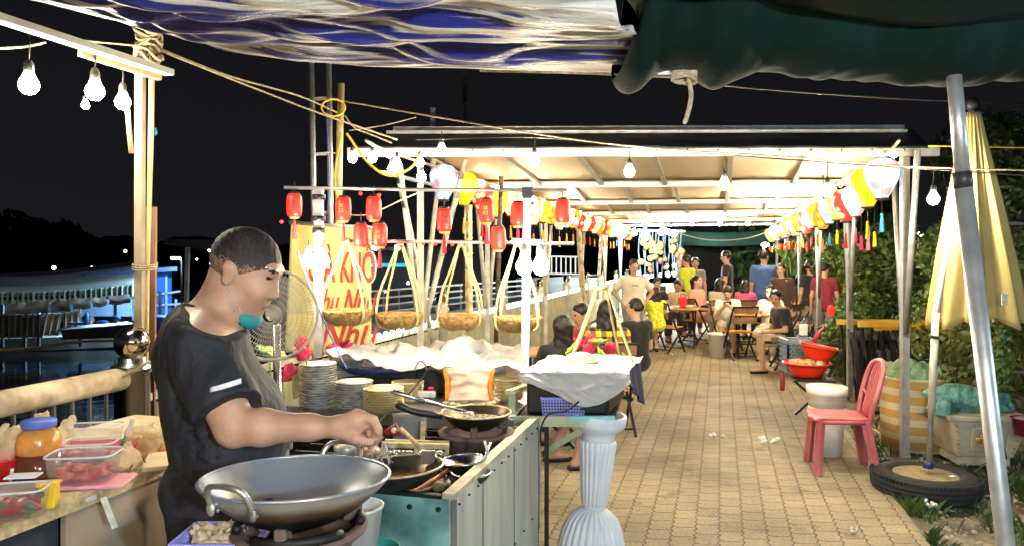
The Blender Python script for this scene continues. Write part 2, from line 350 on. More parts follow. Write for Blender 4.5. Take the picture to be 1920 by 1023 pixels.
bush('potted_shrub', 'sparse woody shrub with yellow-green leaves growing from the ornate planter', 'shrub', W(1800, 800, 6.15), [((-.1, .1, .75), (.33, .25, .22)), ((.3, .1, .6), (.32, .25, .25)), ((.1, 0, .35), (.35, .25, .2)), ((.55, .2, .95), (.35, .25, .2)), ((.6, .1, .3), (.3, .2, .3))], 1500, .042, lf_yel, 9, BG, trunk=.022)
bush('shrub', 'dark tangled shrub at the right edge beside the metal grid', 'shrub', L(4.0, 6.5, -.05), [((.2, .2, .5), (.8, .5, .5)), ((.6, .3, 1.1), (.7, .5, .5)), ((-.1, .2, .9), (.45, .4, .4))], 3600, .045, lf_dark, 10, BG)
# grass tufts along the verge
b = MB(); rs = random.Random(4)
for i in range(5200):
    r_ = rs.random()
    if r_ < .35: a = E0+.02+abs(rs.gauss(0, .09)); bb = 2.6+rs.random()*4.5
    elif r_ < .8: a = 1.55+rs.random()*1.3; bb = 4.3+rs.random()*2.6
    else: a = 1.2+rs.random()*3; bb = 6+rs.random()*5
    if nz(a*1.7, bb*1.7, 3) < -.02: continue
    p = L(a, bb, -.05); h = .05+.07*rs.random(); th = rs.random()*6.28; ww = .004+.004*rs.random(); t = Vector((math.cos(th), math.sin(th), 0)); s_ = Vector((-t.y, t.x, 0))
    b.add([p-s_*ww, p+s_*ww, p+t*h*.35+Vector((0, 0, h*.7))+s_*ww*.7, p+t*h*.8+Vector((0, 0, h))], [(0, 1, 2, 3)])
b.build('grass', leafm('grass_blade', (.05, .11, .025), (.11, .17, .04)), kind='stuff', label='short green grass and weeds along the pavement edge')
b = MB(); rs = random.Random(9)
for i in range(2600):
    a = 1.25+rs.random()**1.5*2.6; bb = 2.5+rs.random()*6; p = L(a, bb, -.035); r_ = .006+.018*rs.random()**3
    b.ball(p, (r_, r_*.8, r_*.55), 6, Matrix.Rotation(rs.random()*6, 3, 'Z'))
b.build('gravel', mat('gravel', (.38, .34, .27), rough=.9, noise=(9, .45)), kind='stuff', label='scattered gravel and pebbles on the dirt')
def scrap(label, p, s, col, seed, n=5):
    rs = random.Random(seed); d = SDF(p-Vector((s*1.6, s*1.6, .02)), p+Vector((s*1.6, s*1.6, s)), s/9)
    for i in range(n):
        q = p+Vector((rs.uniform(-s, s)*.8, rs.uniform(-s, s)*.6, .012)); d.cap(q, q+Vector((rs.uniform(-.5, .5)*s, rs.uniform(-.5, .5)*s, .01+rs.random()*.2*s)), s*.13, s*.2, k=s*.1)
    d.wave(s*.03, 25/s*.15, seed); d.mb().build('litter', mat('scrap'+col[0], col[1], rough=.5), label=label, cat='litter', group='scraps of litter on the ground', loc=p)
WHT = ('w', (.75, .75, .72))
for i, (px, py, s_, lb) in enumerate([(1437, 828, .09, 'crumpled white tissue on the paving left of the red chair'), (1600, 1000, .035, 'tiny white paper scrap near the bottom of the paving'), (1735, 950, .06, 'flattened white wrapper in front of the tyre'), (1815, 940, .05, 'white crumpled plastic beside the tyre on the right'), (1340, 818, .06, 'faint white smear of paper in the middle of the paving'), (1262, 665, .06, 'white paper on the ground by the tent people')]):
    scrap(lb, onz(px, py, 0), s_, WHT, i+3)
scrap('blue plastic cap scrap in front of the tyre', onz(1708, 942, -.04), .03, ('b', (.08, .12, .5)), 33, 3)

# ---------------------------------------------------------------- steel, bulbs, cords
m_galv = mat('galvanised', (.50, .50, .49), rough=.38, metal=.65, noise=(14, .14), bump=(60, .15))
m_steel = mat('steel', (.66, .66, .67), rough=.24, metal=1, noise=(10, .12), bump=(30, .08))
m_post = mat('painted_post', (.62, .60, .50), rough=.5, noise=(7, .22), bump=(50, .2))
m_dkpost = mat('dark_post', (.03, .03, .032), rough=.5, noise=(9, .3))
m_bamboo = mat('bamboo', (.55, .42, .20), rough=.5, noise=(7, .22), bump=(25, .3))
m_wire = mat('wire_black', (.02, .02, .02), rough=.5, noise=None); m_rope = mat('rope', (.42, .34, .22), rough=.9, noise=(60, .3), bump=(200, .6))
m_ywire = mat('wire_yellow', (.65, .48, .03), rough=.5, noise=(30, .1)); m_bwire = mat('wire_blue', (.07, .08, .35), rough=.5, noise=None)
def bulbmat(s, c=WARM): return mat('bulb_%d_%d' % (s, c[2]*100), (1, .95, .85), rough=.3, noise=None, emit=s, ecol=c)
def bulb(p, label, s=700, r=.032, cord=.12, c=WARM, group=None, cat='light bulb', cm=None):
    t = thing('light_bulb', label, cat, p, group=group)
    MB().lathe([(.001, -r), (r*.55, -r*.86), (r*.9, -r*.4), (r, 0), (r*.88, r*.45), (r*.6, r*.95), (r*.42, r*1.4)], 14).build('glass', bulbmat(s, c), t)
    MB().lathe([(r*.44, r*1.38), (r*.5, r*1.5), (r*.5, r*2.2), (r*.3, r*2.6), (.004, r*2.7)], 10).build('socket', cm or m_dkpost, t)
    if cord: MB().tube([(0, 0, r*2.6), (.003, 0, r*2.6+cord*.5), (0, 0, r*2.6+cord)], .0035, 5).build('cord', m_wire, t)
    return t
def wire(name, label, pts, r=.004, m=None, cat='cable', s=0, group=None):
    pts = sag(pts[0], pts[1], s) if len(pts) == 2 and s else catmull(pts, 7)
    return MB(True).tube(pts, r, 6).build(name, m or m_wire, label=label, cat=cat, group=group, loc=pts[0])

# ---------------------------------------------------------------- tent
m_tarp_in = mat('tarp_beige', (.60, .50, .34), rough=.6, noise=(1.2, .06), bump=(5, .5, .02)); m_tarp_dk = mat('tarp_dark', (.030, .032, .036), rough=.6, noise=(2, .3), bump=(6, .4, .02))
tent = thing('canopy_tent', 'long grey canopy tent with beige underside over the diners', 'tent', L(-.6, 6.2))
BF = [6.55, 9.2, 12.0, 14.8, 17.7, 20.6]; LA, RA = -2.72, 1.5
def skew(a, k): return (-.22*(RA-a)/4.2*(1-k/6)*4 if k < 1 else -.10*(RA-a)) if False else (-.28*(RA-a)*max(0, 1-k/4))
ZE = 2.44
def TP(a, bb, z): k = (bb-6.1)/2.9; return L(a, bb+skew(a, k), z)
for i, bb in enumerate(BF):
    nb = BF[i+1] if i < 5 else bb+2.9; rz = bb+(.47 if i == 0 else .95); zr = 2.69 if i == 0 else 2.76
    if i < 5:
        def slope(z0, z1, b0, b1):
            def fn(u, v):
                a = (LA-.08)+(RA-LA+.16)*u; s_ = .035*math.sin(PI*u*4)**2*math.sin(PI*v)+.008*nz(a*5, (b0+v*(b1-b0))*5, 2)
                e = (.05-.0*v); return TP(a, b0+(b1-b0)*v, z0+(z1-z0)*v-s_)
            return MB(True).grid(fn, 50, 12)
        f = slope(ZE+.03, zr, bb-.03, rz); f.build('roof_sheet', [m_tarp_dk if i == 0 else m_tarp_in], tent, solid=.01)
        slope(zr, ZE+.06, rz, nb-.05).build('roof_sheet', [m_tarp_in], tent, solid=.01)
        MB(True).beam(TP(LA, rz, zr+.02), TP(RA, rz, zr+.02), .035).build('ridge_pipe', m_galv, tent)
        if i == 0: MB(True).beam(TP(LA, rz-.12, zr-.03), TP(RA, rz-.12, zr-.03), .025).build('ridge_pipe', m_galv, tent)
        rf = MB(True)
        for k in range(7):
            a = LA+(RA-LA)*k/6; rf.beam(TP(a, rz, zr-.05), TP(a, nb-.05, ZE), .05, .03)
        rf.build('rafter', m_galv, tent)
    MB(True).beam(TP(LA-.14, bb, ZE), TP(RA+.16, bb, ZE), .04, .07 if i == 0 else .06).build('beam', m_galv, tent)
    # posts and braces
    for sd, a in ((-1, LA+.05), (1, RA-.07)):
        bp = bb+(.9 if (sd < 0 and i == 0) else .12); p = TP(a, bp, 0); q = TP(a, bp, ZE)
        MB(True).beam(p, q, .055).build('post', m_post if sd < 0 else m_galv, tent)
        for k in (-1, 1):
            MB(True).tube([TP(a, bp+k*.04, 1.0), TP(a+k*.0, bp+k*.42, ZE-.03)], .024, 8).build('brace', m_post if sd < 0 else m_galv, tent)
    MB(True).beam(TP(LA+.05, bb+.16, 2.30), TP(LA+.05, min(nb, 20.7)+.1, 2.30), .03).build('side_rail', m_galv, tent)
    MB(True).beam(TP(RA-.07, bb+.16, 2.38), TP(RA-.07, min(nb, 20.7)+.1, 2.38), .03).build('side_rail', m_galv, tent)
sc_ = MB(True)
for k in range(18): sc_.ball(TP(LA+(RA-LA)*(k+.5)/18, BF[0], ZE)+Vector((0, -.024, .01)), .012, 6)
sc_.build('bolt_row', m_steel, tent)
# extra leaning bamboo poles on the left side
GB = 'bamboo poles leaning by the left railing'
for x0, y0, x1, y1, d0, d1, lb in [(740, 292, 814, 650, 6.3, 7.4, 'pale bamboo pole leaning right from the tent corner'), (872, 300, 800, 590, 7.2, 7.1, 'thick pale pole leaning left below the first yellow lantern'), (940, 330, 930, 640, 8.4, 8.4, 'orange-brown upright pole behind the hanging baskets'), (872, 140, 872, 560, 9.3, 9.3, 'tall thin brown pole rising above the tent roof on the left'), (812, 203, 812, 330, 7.3, 7.3, 'short wooden stick standing up at the left tent roof corner'),
    (878, 385, 880, 620, 5.2, 5.4, 'thin yellow bamboo rod left of the pair of bright bulbs'), (1085, 430, 1100, 600, 10.5, 10.7, 'slim bamboo pole left of the man in the cream shirt'), (1128, 440, 1120, 560, 11.5, 11.5, 'white-lit upright pole nearest the cream-shirted man')]:
    p, q = W(x0, y0, d0), W(x1, y1, d1); pts = [p.lerp(q, k/8) for k in range(9)]
    MB(True).tube([x for k in pts for x in (k-Vector((0, 0, .004)), k, k+Vector((0, 0, -.008)))][1:-1], [.026 if i % 3 else .031 for i in range(25)], 8).build('bamboo_pole', m_bamboo if 'bamboo' in lb and 'pale' not in lb else m_bark if 'brown' in lb else m_post, label=lb, cat='pole', group=GB, loc=q)
# ---------------------------------------------------------------- left railing
m_pipe = mat('pipe_rail', (.30, .235, .15), rough=.8, noise=(9, .3), col2=(.50, .43, .30), bump=(30, .6, .006)); m_corr = mat('corrugated', (.50, .48, .32), rough=.45, metal=.3, noise=(6, .15))
RL = -2.91
rail = thing('promenade_railing', 'long waterside railing with corrugated panels and a rounded pipe handrail', 'railing', L(RL, 3.2))
MB(True).tube([L(RL, .2, 1.0), L(RL, 1.2, 1.005), L(RL, 2.2, .998), L(RL, 3.1, 1.0)], .057, 14).build('handrail', m_pipe, rail)
PB = [3.17, 5.4, 7.6, 9.9, 12.2, 14.4, 16.7, 19.0, 21.6, 24.2]
for i, bb in enumerate(PB):
    r0 = .085 if i == 0 else .065
    MB(True).lathe([(r0, 0), (r0, 1.02), (r0*1.2, 1.03), (r0*1.2, 1.06), (r0*.8, 1.07), (r0*.8, 1.1)], 18, L(RL, bb)).build('post', m_steel if i == 0 else m_post, rail)
    r1 = .088 if i == 0 else .072
    MB(True).ball(L(RL, bb, 1.1+r1*.85), r1, 20).build('post_ball', mat('mirror_ball', (.80, .74, .60), rough=.1, metal=1, noise=(3, .1)), rail)
bl = MB(True)
for k in range(22):
    bb = 1.0+k*.1; bl.beam(L(RL, bb, .1), L(RL, bb, .95), .014)
bl.build('baluster', mat('baluster_grey', (.16, .16, .16), rough=.5, metal=.5), rail)['kind'] = 'stuff'
MB(True).beam(L(RL, .3, .12), L(RL, 3.1, .12), .03).build('bottom_rail', m_dkpost, rail)
for i in range(len(PB)-1):
    b0, b1 = PB[i]+.09, PB[i+1]-.09; n = int((b1-b0)/.02)
    def cf(u, v): return L(RL+.012*math.sin(u*n*PI*.5), b0+(b1-b0)*u, .08+.76*v)
    MB(True).grid(cf, n*2, 2).build('corrugated_panel', m_corr, rail)
    MB(True).beam(L(RL, b0, .88), L(RL, b1, .88), .05, .04).build('top_rail', m_post, rail)
# LED rope draped on the railing top
b = MB(True); pts = []
for k in range(1500):
    bb = 5.3+k*.0125; th = k*.55; pts.append(L(RL+.035*math.cos(th), bb, .90+.03*math.sin(th)))
b.tube(pts, .008, 5)
b.build('rope_light', mat('led_rope', (1, .97, .85), rough=.3, noise=None, emit=9, ecol=(1, .9, .66)), label='glowing warm white LED rope coiled along the railing top', cat='rope light', loc=L(RL, 5.4, .9))

# ---------------------------------------------------------------- lamp pole at the left with cross arm
m_wpole = mat('pale_pole', (.33, .28, .19), rough=.7, noise=(5, .2), bump=(20, .3)); m_plank = mat('brown_plank', (.23, .12, .07), rough=.75, noise=(6, .3), bump=(30, .5)); 
pole = thing('lamp_pole', 'pale lashed utility pole at the left rail carrying a cross arm', 'pole', W(265, 700, 3.9))
MB(True).beam(W(261, 985, 3.9), W(263, 80, 3.9), .040).build('post', m_wpole, pole)
MB(True).tube([W(270, 985, 3.87), W(277, 500, 3.87), W(283, 250, 3.87), W(286, 60, 3.9)], [.010, .010, .014, .015], 10).build('bamboo_stave', m_bamboo, pole)
MB(True).beam(W(-40, 22, 2.9), W(318, 137, 3.86), .06, .03).build('cross_arm', mat('arm_grey', (.50, .50, .46), rough=.5, noise=(6, .15)), pole)
MB(True).beam(W(150, 95, 3.45), W(300, 142, 3.84), .03, .05).build('brace', m_bamboo, pole)
k = MB(True); rs = random.Random(2)
for i in range(8):
    c = W(278, 60+i*9, 3.9); r_ = .045+.02*rs.random(); pts = [c+Vector((math.cos(t)*r_*(1+.3*rs.random()), math.sin(t)*r_, .03*math.sin(t*2+i)+.02*rs.random())) for t in np.linspace(0, 6.28, 12)]
    k.tube(pts, .006+.004*rs.random(), 5)
k.build('lashing', m_rope, pole)
k = MB(True)
for i in range(3): k.tube([W(272, 495+i*4, 3.9)+Vector((math.cos(t)*.06, math.sin(t)*.05, .01*math.sin(t))) for t in np.linspace(0, 6.28, 14)], .005, 5)
k.build('lashing', m_rope, pole)
k = MB(True).beam(W(280, 1000, 3.95), W(284, 388, 3.95), .052, .02); k.build('brown_plank', m_plank, label='brown wooden plank tied upright behind the lamp pole', cat='plank', loc=W(281, 1000, 3.98))
MB(True).ball(W(291, 247, 3.9), (.011, .009, .022), 8).build('plastic_clip', mat('cyan_plastic', (.02, .45, .6), rough=.3, noise=None), label='small cyan plastic clip on the wire by the lamp pole', cat='clip', loc=W(291, 247, 3.9))
MB(True).tube([W(236, 175, 3.7), W(241, 230, 3.7), W(246, 287, 3.7)], .012, 8).build('dangling_stick', m_bamboo, label='short pale stick dangling under the cross arm bulbs', cat='stick', loc=W(241, 200, 3.7))
GP = 'bulbs under the cross arm'
bulb(W(54, 160, 3.3), 'leftmost glowing bulb under the cross arm', 300, .042, .12, group=GP)
bulb(W(178, 172, 3.5), 'large glowing bulb in the middle under the cross arm', 300, .042, .06, group=GP)
bulb(W(160, 198, 3.45), 'small dim bulb tucked below the middle bulb of the cross arm', 200, .018, .0, group=GP)
bulb(W(230, 192, 3.65), 'glowing bulb closest to the lamp pole under the cross arm', 240, .036, .06, group=GP)
# ---------------------------------------------------------------- overhead ropes and cables
wire('rope', 'rope crossing from the upper left corner to the lashed pole top', [W(-20, 27, 3.3), W(90, 68, 3.6), W(280, 88, 3.9)], .005, m_rope, 'rope')
wire('rope', 'upper of the two ropes running from the pole top to the far stake', [W(300, 92, 3.9), W(430, 143, 4.4), W(560, 180, 5), W(640, 215, 5.4)], .006, m_rope, 'rope')
wire('rope', 'lower of the two ropes running from the pole top to the far stake', [W(300, 95, 3.9), W(450, 155, 4.4), W(600, 213, 5), W(745, 262, 5.5)], .006, m_rope, 'rope')
wire('rope', 'rope from the left frame edge up to the cross arm', [W(-20, 92, 3.2), W(45, 88, 3.4), W(85, 80, 3.5)], .006, m_rope, 'rope')
wire('cable', 'long cable from the stake sloping right above the tent front', [W(645, 190, 5.4), W(850, 225, 5.3), W(1050, 258, 5.2), W(1250, 280, 5.1), W(1500, 296, 5.0), W(1700, 312, 4.9), W(1940, 320, 4.8)], .006, m_rope)
wire('cable', 'thin black cable carrying the hanging bulbs in front of the tent', [W(780, 262, 5.4), W(1000, 258, 5.3), W(1180, 275, 5.2), W(1358, 290, 5.1), W(1551, 305, 5.0), W(1750, 318, 4.9), W(1940, 330, 4.8)], .005)
wire('cable', 'high dark wire crossing the night sky to the right edge', [W(1230, 140, 4), W(1400, 165, 4.4), W(1700, 186, 5), W(1960, 196, 5.5)], .005)
wire('cable', 'orange wire at the right behind the steel pole', [W(1740, 274, 5.5), W(1960, 278, 5.6)], .005, m_ywire)
wire('cable', 'wire branching from the rope junction left of the tent roof', [W(655, 245, 5.4), W(720, 235, 5.4), W(780, 220, 5.4)], .004, m_rope)
wire('cable', 'pale twisted wire falling from the stake to the tent corner', [W(645, 215, 5.4), W(665, 240, 5.4), W(690, 250, 5.45), W(735, 268, 5.5)], .006, m_rope)
wire('cable', 'drooping black wire across the dark far end of the tent', [W(1270, 437, 16), W(1330, 450, 16), W(1400, 447, 16), W(1450, 430, 16)], .012, mat('grey_wire', (.4, .4, .4)))
wire('cable', 'grey twisted wire strung between the upright frame and the tent post', [W(640, 400, 5), W(690, 402, 5.1), W(760, 372, 5.6), W(800, 355, 6)], .005, m_rope)
YW = 'yellow cables on the left stake'
k = [W(650, 250, 5.3)+Vector((0, 0, 0)), W(690, 305, 5.35), W(730, 330, 5.4), W(770, 315, 5.5), W(790, 285, 5.6)]
wire('cable', 'yellow cable looping from the stake under the tent corner bulbs', k, .009, m_ywire, group=YW)
wire('cable', 'coiled yellow cable bundle near the top of the stake', [W(640+22*math.cos(t)-15, 202+16*math.sin(t), 5.2+.05*math.cos(t)) for t in np.linspace(0, 15, 22)], .007, m_ywire, group=YW)
wire('cable', 'yellow cable running down the front of the stake', [W(640, 250, 5.28), W(628, 330, 5.28), W(634, 400, 5.28), W(622, 440, 5.28)], .009, m_ywire, group=YW)
wire('cable', 'thin blue wire hanging between the two tall pipes', [W(612, 215, 5.3), W(617, 330, 5.3), W(612, 420, 5.3)], .004, m_bwire)
wire('cable', 'blue cord crossing in front of the grey stall post', [W(558, 470, 4.15), W(590, 560, 4.15), W(625, 640, 4.2), W(650, 690, 4.1)], .004, m_bwire)
# pipes and stake standing at left of the tent
fr = thing('pipe_mast', 'pair of tall thin steel pipes joined by short rungs', 'frame', W(590, 640, 5.4))
for x in (588, 620): MB(True).tube([W(x-4, 90, 5.4), W(x, 400, 5.4), W(x+2, 800, 5.4)], .02, 8).build('pipe', m_galv, fr)
k = MB(True); [k.beam(W(586, y, 5.4), W(622, y-2, 5.4), .02) for y in (186, 290, 400)]; k.build('rung', m_galv, fr)
MB(True).tube([W(640, 157, 5.3), W(636, 300, 5.3), W(630, 800, 5.3)], .024, 9).build('stake', m_bamboo, label='thick bamboo stake with yellow cables wound round it', cat='stake', loc=W(630, 700, 5.3))
wire('cable', 'horizontal black pole-mounted cable bundle at the grey post top', [W(592, 292, 5.3), W(615, 286, 5.3), W(640, 290, 5.3)], .006, m_post)
GT = 'bulbs at the tent left corner'
for x, y, lb in [(661, 297, 'bulb farthest left at the tent corner, left of the stake cable'), (698, 297, 'second bulb from the left under the tent roof corner'), (735, 318, 'lower bulb next to the leaning pole at the tent corner'), (744, 308, 'bulb just behind the leaning pole at the tent corner'), (787, 306, 'bulb between the leaning pole and the tent post'), (790, 333, 'lowest bulb between the leaning pole and the tent post'), (828, 281, 'bright bulb on the tent roof edge above the first balloon lantern')]:
    bulb(W(x, y, 5.6), lb, 130, .034, .05, group=GT)
GF = 'bulbs hanging in front of the tent'
for x, y, d, lb, cl in [(1002, 302, 5.3, 'bulb hanging in front of the tent, leftmost of the evenly spaced row', .10), (1180, 323, 5.2, 'hanging bulb second from the left in the row before the tent', .12), (1358, 347, 5.1, 'hanging bulb third from the left in the row before the tent', .13), (1551, 360, 5.0, 'hanging bulb next to the right lantern string', .13), (1750, 374, 4.9, 'bulb hanging alone between the right posts and the parasol', .13)]:
    bulb(W(x, y, d), lb, 1000 if x > 1700 else 700, .036, cl, group=GF)
GI = 'bulbs inside the tent'
for i, (x, y, d) in enumerate([(1240, 420, 17), (1297, 420, 17), (1350, 420, 17), (1402, 420, 17)]):
    bulb(W(x, y, d), 'tiny bulb at the far end of the tent, %s from the left' % ORD[i], 1100, .04, .05, group=GI)
bulb(W(1452, 432, 11), 'big glaring bulb at the far end of the right lantern string', 900, .06, .05, group=GI)
bulb(W(1128, 322+20, 9.0), 'bulb tucked high under the tent roof above the middle of the aisle', 250, .035, .25, group=GI)
bulb(L(1.05, 8.6, 2.2), 'added fill bulb beside the right lantern string under the second roof bay', 600, .035, .2, group=GI)  # this and the next bulbs are added to light the roof underside and diners
bulb(L(-2.2, 11.6, 2.15), 'added fill bulb beside the left lantern string under the third roof bay', 800, .035, .2, group=GI)
bulb(L(.95, 14.5, 2.15), 'added fill bulb beside the right lantern string under the fourth roof bay', 1000, .035, .2, group=GI)
bulb(L(-2.0, 8.0, 2.12), 'added fill bulb just inside the left lantern string near the tent front', 450, .035, .2, group=GI); bulb(L(.95, 7.7, 2.1), 'added fill bulb just inside the right lantern string near the tent front', 450, .035, .2, group=GI)  # added pair that brightens the underside of the first roof bay
for i, (x, y, lb) in enumerate([(1210, 443, 'cold white glare lamp at the tent end left of the diners'), (1189, 437, 'small cold lamp just left of the cold glare lamp'), (1240, 436, 'small cold lamp just right of the cold glare lamp')]):
    bulb(W(x, y, 19-i*.3), lb, 900 if i == 0 else 350, .11 if i == 0 else .07, .05, (.6, .85, 1), group='cold white lamps beyond the tent', cat='lamp')
tl = thing('tube_light', 'short yellowish tube light on a pole at the tent end', 'lamp', W(1262, 437, 17))
MB(True).tube([W(1245, 432, 17), W(1268, 440, 17)], .06, 8).build('tube', bulbmat(60, (1, .85, .5)), tl); MB(True).beam(W(1245, 429, 17), W(1268, 437, 17), .05).build('holder', m_post, tl)
# added bulbs out of view, filling in light on the foreground and right side
GS = 'added bulbs outside the view'
bulb(Vector((-.8, -.5, 2.0)), 'unseen fill bulb added behind the camera on the left', 1500, .034, .06, group=GS)
bulb(Vector((.7, -.7, 2.0)), 'unseen fill bulb added behind the camera on the right', 2000, .034, .06, group=GS)
bulb(Vector((3.3, 2.0, 1.8)), 'unseen cool fill bulb added right of the canopy pole', 900, .036, .06, (.75, .88, 1), group=GS)
bulb(Vector((1.1, -1.1, 1.85)), 'unseen cold white bulb added behind the camera', 3200, .045, .06, (.55, .76, 1), group=GS)
# ---------------------------------------------------------------- tarps overhead
def tarp_blue():
    m = mat('blue_tarp', (.035, .05, .30), rough=.45, noise=None, spec=.5); n = m.node_tree; lk = n.links.new; P = n.nodes['Principled BSDF']; N = n.nodes.new
    tc = N('ShaderNodeTexCoord'); mp = N('ShaderNodeMapping'); mp.inputs['Scale'].default_value = (.34, 13, 9); mp.inputs['Rotation'].default_value = (0, 0, .1); lk(tc.outputs['Object'], mp.inputs[0])
    t = N('ShaderNodeTexNoise'); t.inputs['Scale'].default_value = 1.6; t.inputs['Detail'].default_value = 7; t.inputs['Distortion'].default_value = .2; lk(mp.outputs[0], t.inputs['Vector'])
    wv = N('ShaderNodeTexNoise'); wv.inputs['Scale'].default_value = 90; wv.inputs['Detail'].default_value = 3; lk(tc.outputs['Object'], wv.inputs['Vector'])
    sx = N('ShaderNodeSeparateXYZ'); lk(tc.outputs['Object'], sx.inputs[0]); mr = N('ShaderNodeMapRange'); lk(sx.outputs[0], mr.inputs[0]); mr.inputs[1].default_value = -1.6; mr.inputs[2].default_value = .3; mr.inputs[3].default_value = -.10; mr.inputs[4].default_value = .05
    s_ = N('ShaderNodeMath'); s_.operation = 'ADD'; lk(t.outputs[0], s_.inputs[0]); lk(mr.outputs[0], s_.inputs[1])
    r = N('ShaderNodeValToRGB'); lk(s_.outputs[0], r.inputs[0]); e = r.color_ramp.elements; e[0].position = .485; e[0].color = (.022, .03, .24, 1); e[1].position = .525; e[1].color = (.60, .56, .50, 1)
    x = e.new(.503); x.color = (.10, .10, .24, 1); lk(r.outputs[0], P.inputs['Base Color'])
    a = N('ShaderNodeMath'); a.operation = 'MULTIPLY_ADD'; lk(wv.outputs[0], a.inputs[0]); a.inputs[1].default_value = .10; lk(t.outputs[0], a.inputs[2])
    b = N('ShaderNodeBump'); b.inputs['Strength'].default_value = 1; b.inputs['Distance'].default_value = .03; lk(a.outputs[0], b.inputs['Height']); lk(b.outputs[0], P.inputs['Normal'])
    return m
edge = [(60, -30), (95, 0), (250, 50), (420, 93), (560, 114), (700, 123), (900, 131), (1100, 136), (1262, 138)]
ex = [e[0] for e in edge]; ey = [e[1] for e in edge]
def bt(u, v):
    px = 60+1202*u; py = float(np.interp(px, ex, ey)); p = W(px, py, 2.75); q = Vector((-1.62+1.27*u, .3, 2.30+.04*math.sin(u*3)))
    r_ = p.lerp(q, v); s_ = v*2.4
    r_.z += -.05*math.sin(PI*min(1, v*1.2))+(.022*math.sin(v*46+3*math.sin(u*4)+nz(u*6, v*4)*3)+.03*nz(u*3, v*14)+.007*math.sin(v*150+nz(u*3, v*2)*9)+.008*(1-3*abs(nz(u*2.2, v*22, 5))))*min(1, v*8+.15)
    r_.z += .02*v
    return r_
MB(True).grid(bt, 150, 260).build('blue_tarp', tarp_blue(), label='creased blue and silver tarpaulin sagging overhead', cat='tarpaulin', loc=(0, 2.5, 2.3), solid=.003)
m_green = mat('green_canvas', (.002, .013, .009), spec=.15, rough=.85, noise=(2, .3), bump=(160, .8, .003), stretch=(1, .3, 1))
def gt(u, v):
    px = 1168+900*u; th = -.35*PI+v*1.75*PI; lip = min(1, u*22)**.5
    rr = (.19+.05*math.sin(u*30+2*math.sin(v*4))*max(0, 1-u*2.2)+.012*math.sin(u*9+v*3)+.02*nz(u*6, v*3)+.012*nz(u*22, v*9))*(.72+.28*lip)
    c = W(px, 52, 2.35); c.z = EYE-(142-u*0+3*math.sin(u*3)-HZ)/F*2.35+.185
    return c+Vector((.02*math.sin(v*9)*(1-lip), -rr*math.cos(th)*1.35, -rr*math.sin(th+.0)))
MB(True).grid(gt, 160, 60).build('rolled_canvas', m_green, label='dark green rolled canvas bundled along the tarp edge at the right', cat='canvas', loc=(1, 2.35, 2.3), solid=.004)
def gt2(u, v):
    return Vector((.40-.80*v+2.3*u, 2.30-2.2*v, 2.31+.05*nz(u*4, v*6)+.03*math.sin(v*20+u*5)))
MB(True).grid(gt2, 60, 60).build('green_canvas_roof', m_green, label='dark green canvas sheet stretched overhead above the rolled edge', cat='canvas', loc=(1, 1.2, 2.3), solid=.004)
k = MB(True)
for i in range(5): k.tube([W(1283, 138, 2.2)+Vector((math.cos(t)*.035, math.sin(t)*.02, math.sin(t*1.0+i)*.012-.004*i)) for t in np.linspace(0, 6.28, 14)], .005, 6)
k.tube(catmull([W(1290, 145, 2.2), W(1296, 175, 2.2), W(1292, 205, 2.2), W(1283, 233, 2.2)], 5), [.007]*15+[.004], 6)
k.build('knotted_rope', m_rope, label='knotted rope tail hanging where the blue and green tarps meet', cat='rope', loc=W(1283, 138, 2.2))
wire('rope', 'taut rope along the lower edge of the blue tarp', [W(900, 133, 2.7), W(1100, 138, 2.6), W(1280, 146, 2.4)], .004, m_rope, 'rope')
st = thing('canopy_pole', 'leaning galvanised steel pole in the right foreground', 'pole', W(1885, 1023, 2.3))
MB(True).tube([W(1788, 130, 2.28), W(1806, 340, 2.29)], .0215, 20).build('upper_tube', m_galv, st)
MB(True).tube([W(1803, 322, 2.29), W(1807, 352, 2.29)], .027, 20).build('collar', m_dkpost, st)
MB(True).tube([W(1806, 345, 2.29), W(1886, 1023, 2.3), W(1937, 1460, 2.32)], .026, 20).build('lower_tube', m_galv, st)
# ---------------------------------------------------------------- far lights, trees, pier and boats on the left
def lamp_dot(name, label, p, r, s, c, group):
    MB(True).ball(p, r, 8).build(name, mat('dot_%d_%d_%d' % (s, c[0]*100, c[2]*100), c, noise=None, emit=s, ecol=c), label=label, cat='light', group=group, loc=p)
for x, y, r, s, c, lb in [(101, 502, .18, 6, (1, .95, .8), 'tiny white light above the striped barge awning'), (172, 502, .16, 3, (.7, .8, 1), 'tiny bluish light left of the lamp pole'), (235, 471, .16, 3, (1, .55, .2), 'tiny orange light on the hill left of the lamp pole'), (396, 466, .35, 30, (1, 1, .85), 'bright lamp at the end of the far dark shelter'), (369, 486, .1, 4, (.8, .95, 1), 'pair-like small white light under the far shelter roof'), (396, 494, .15, 6, (.7, 1, 1), 'small greenish light below the shelter lamp'), (220, 498, .18, 2, (.8, .8, .9), 'faint grey light just left of the lamp pole')]:
    lamp_dot('distant_light', lb, W(x, y, 60), r*.9, s, c, 'distant lights across the water')
rs = random.Random(5); FL = []
for i in range(26):
    x = 1196+rs.random()*90; y = 545-rs.random()**2*55
    if i < 14: y = 516+((x-1200)/90)*-6+rs.random()*4
    FL.append((x, y, .05+.03*rs.random()))
for i, (x, y, r_) in enumerate(sorted(FL)): lamp_dot('fairy_light', 'tiny cold white fairy light beyond the tent end, %s from the left' % ORD[i], W(x, y, 26), r_, 12, (.75, .9, 1), 'fairy lights beyond the tent end')
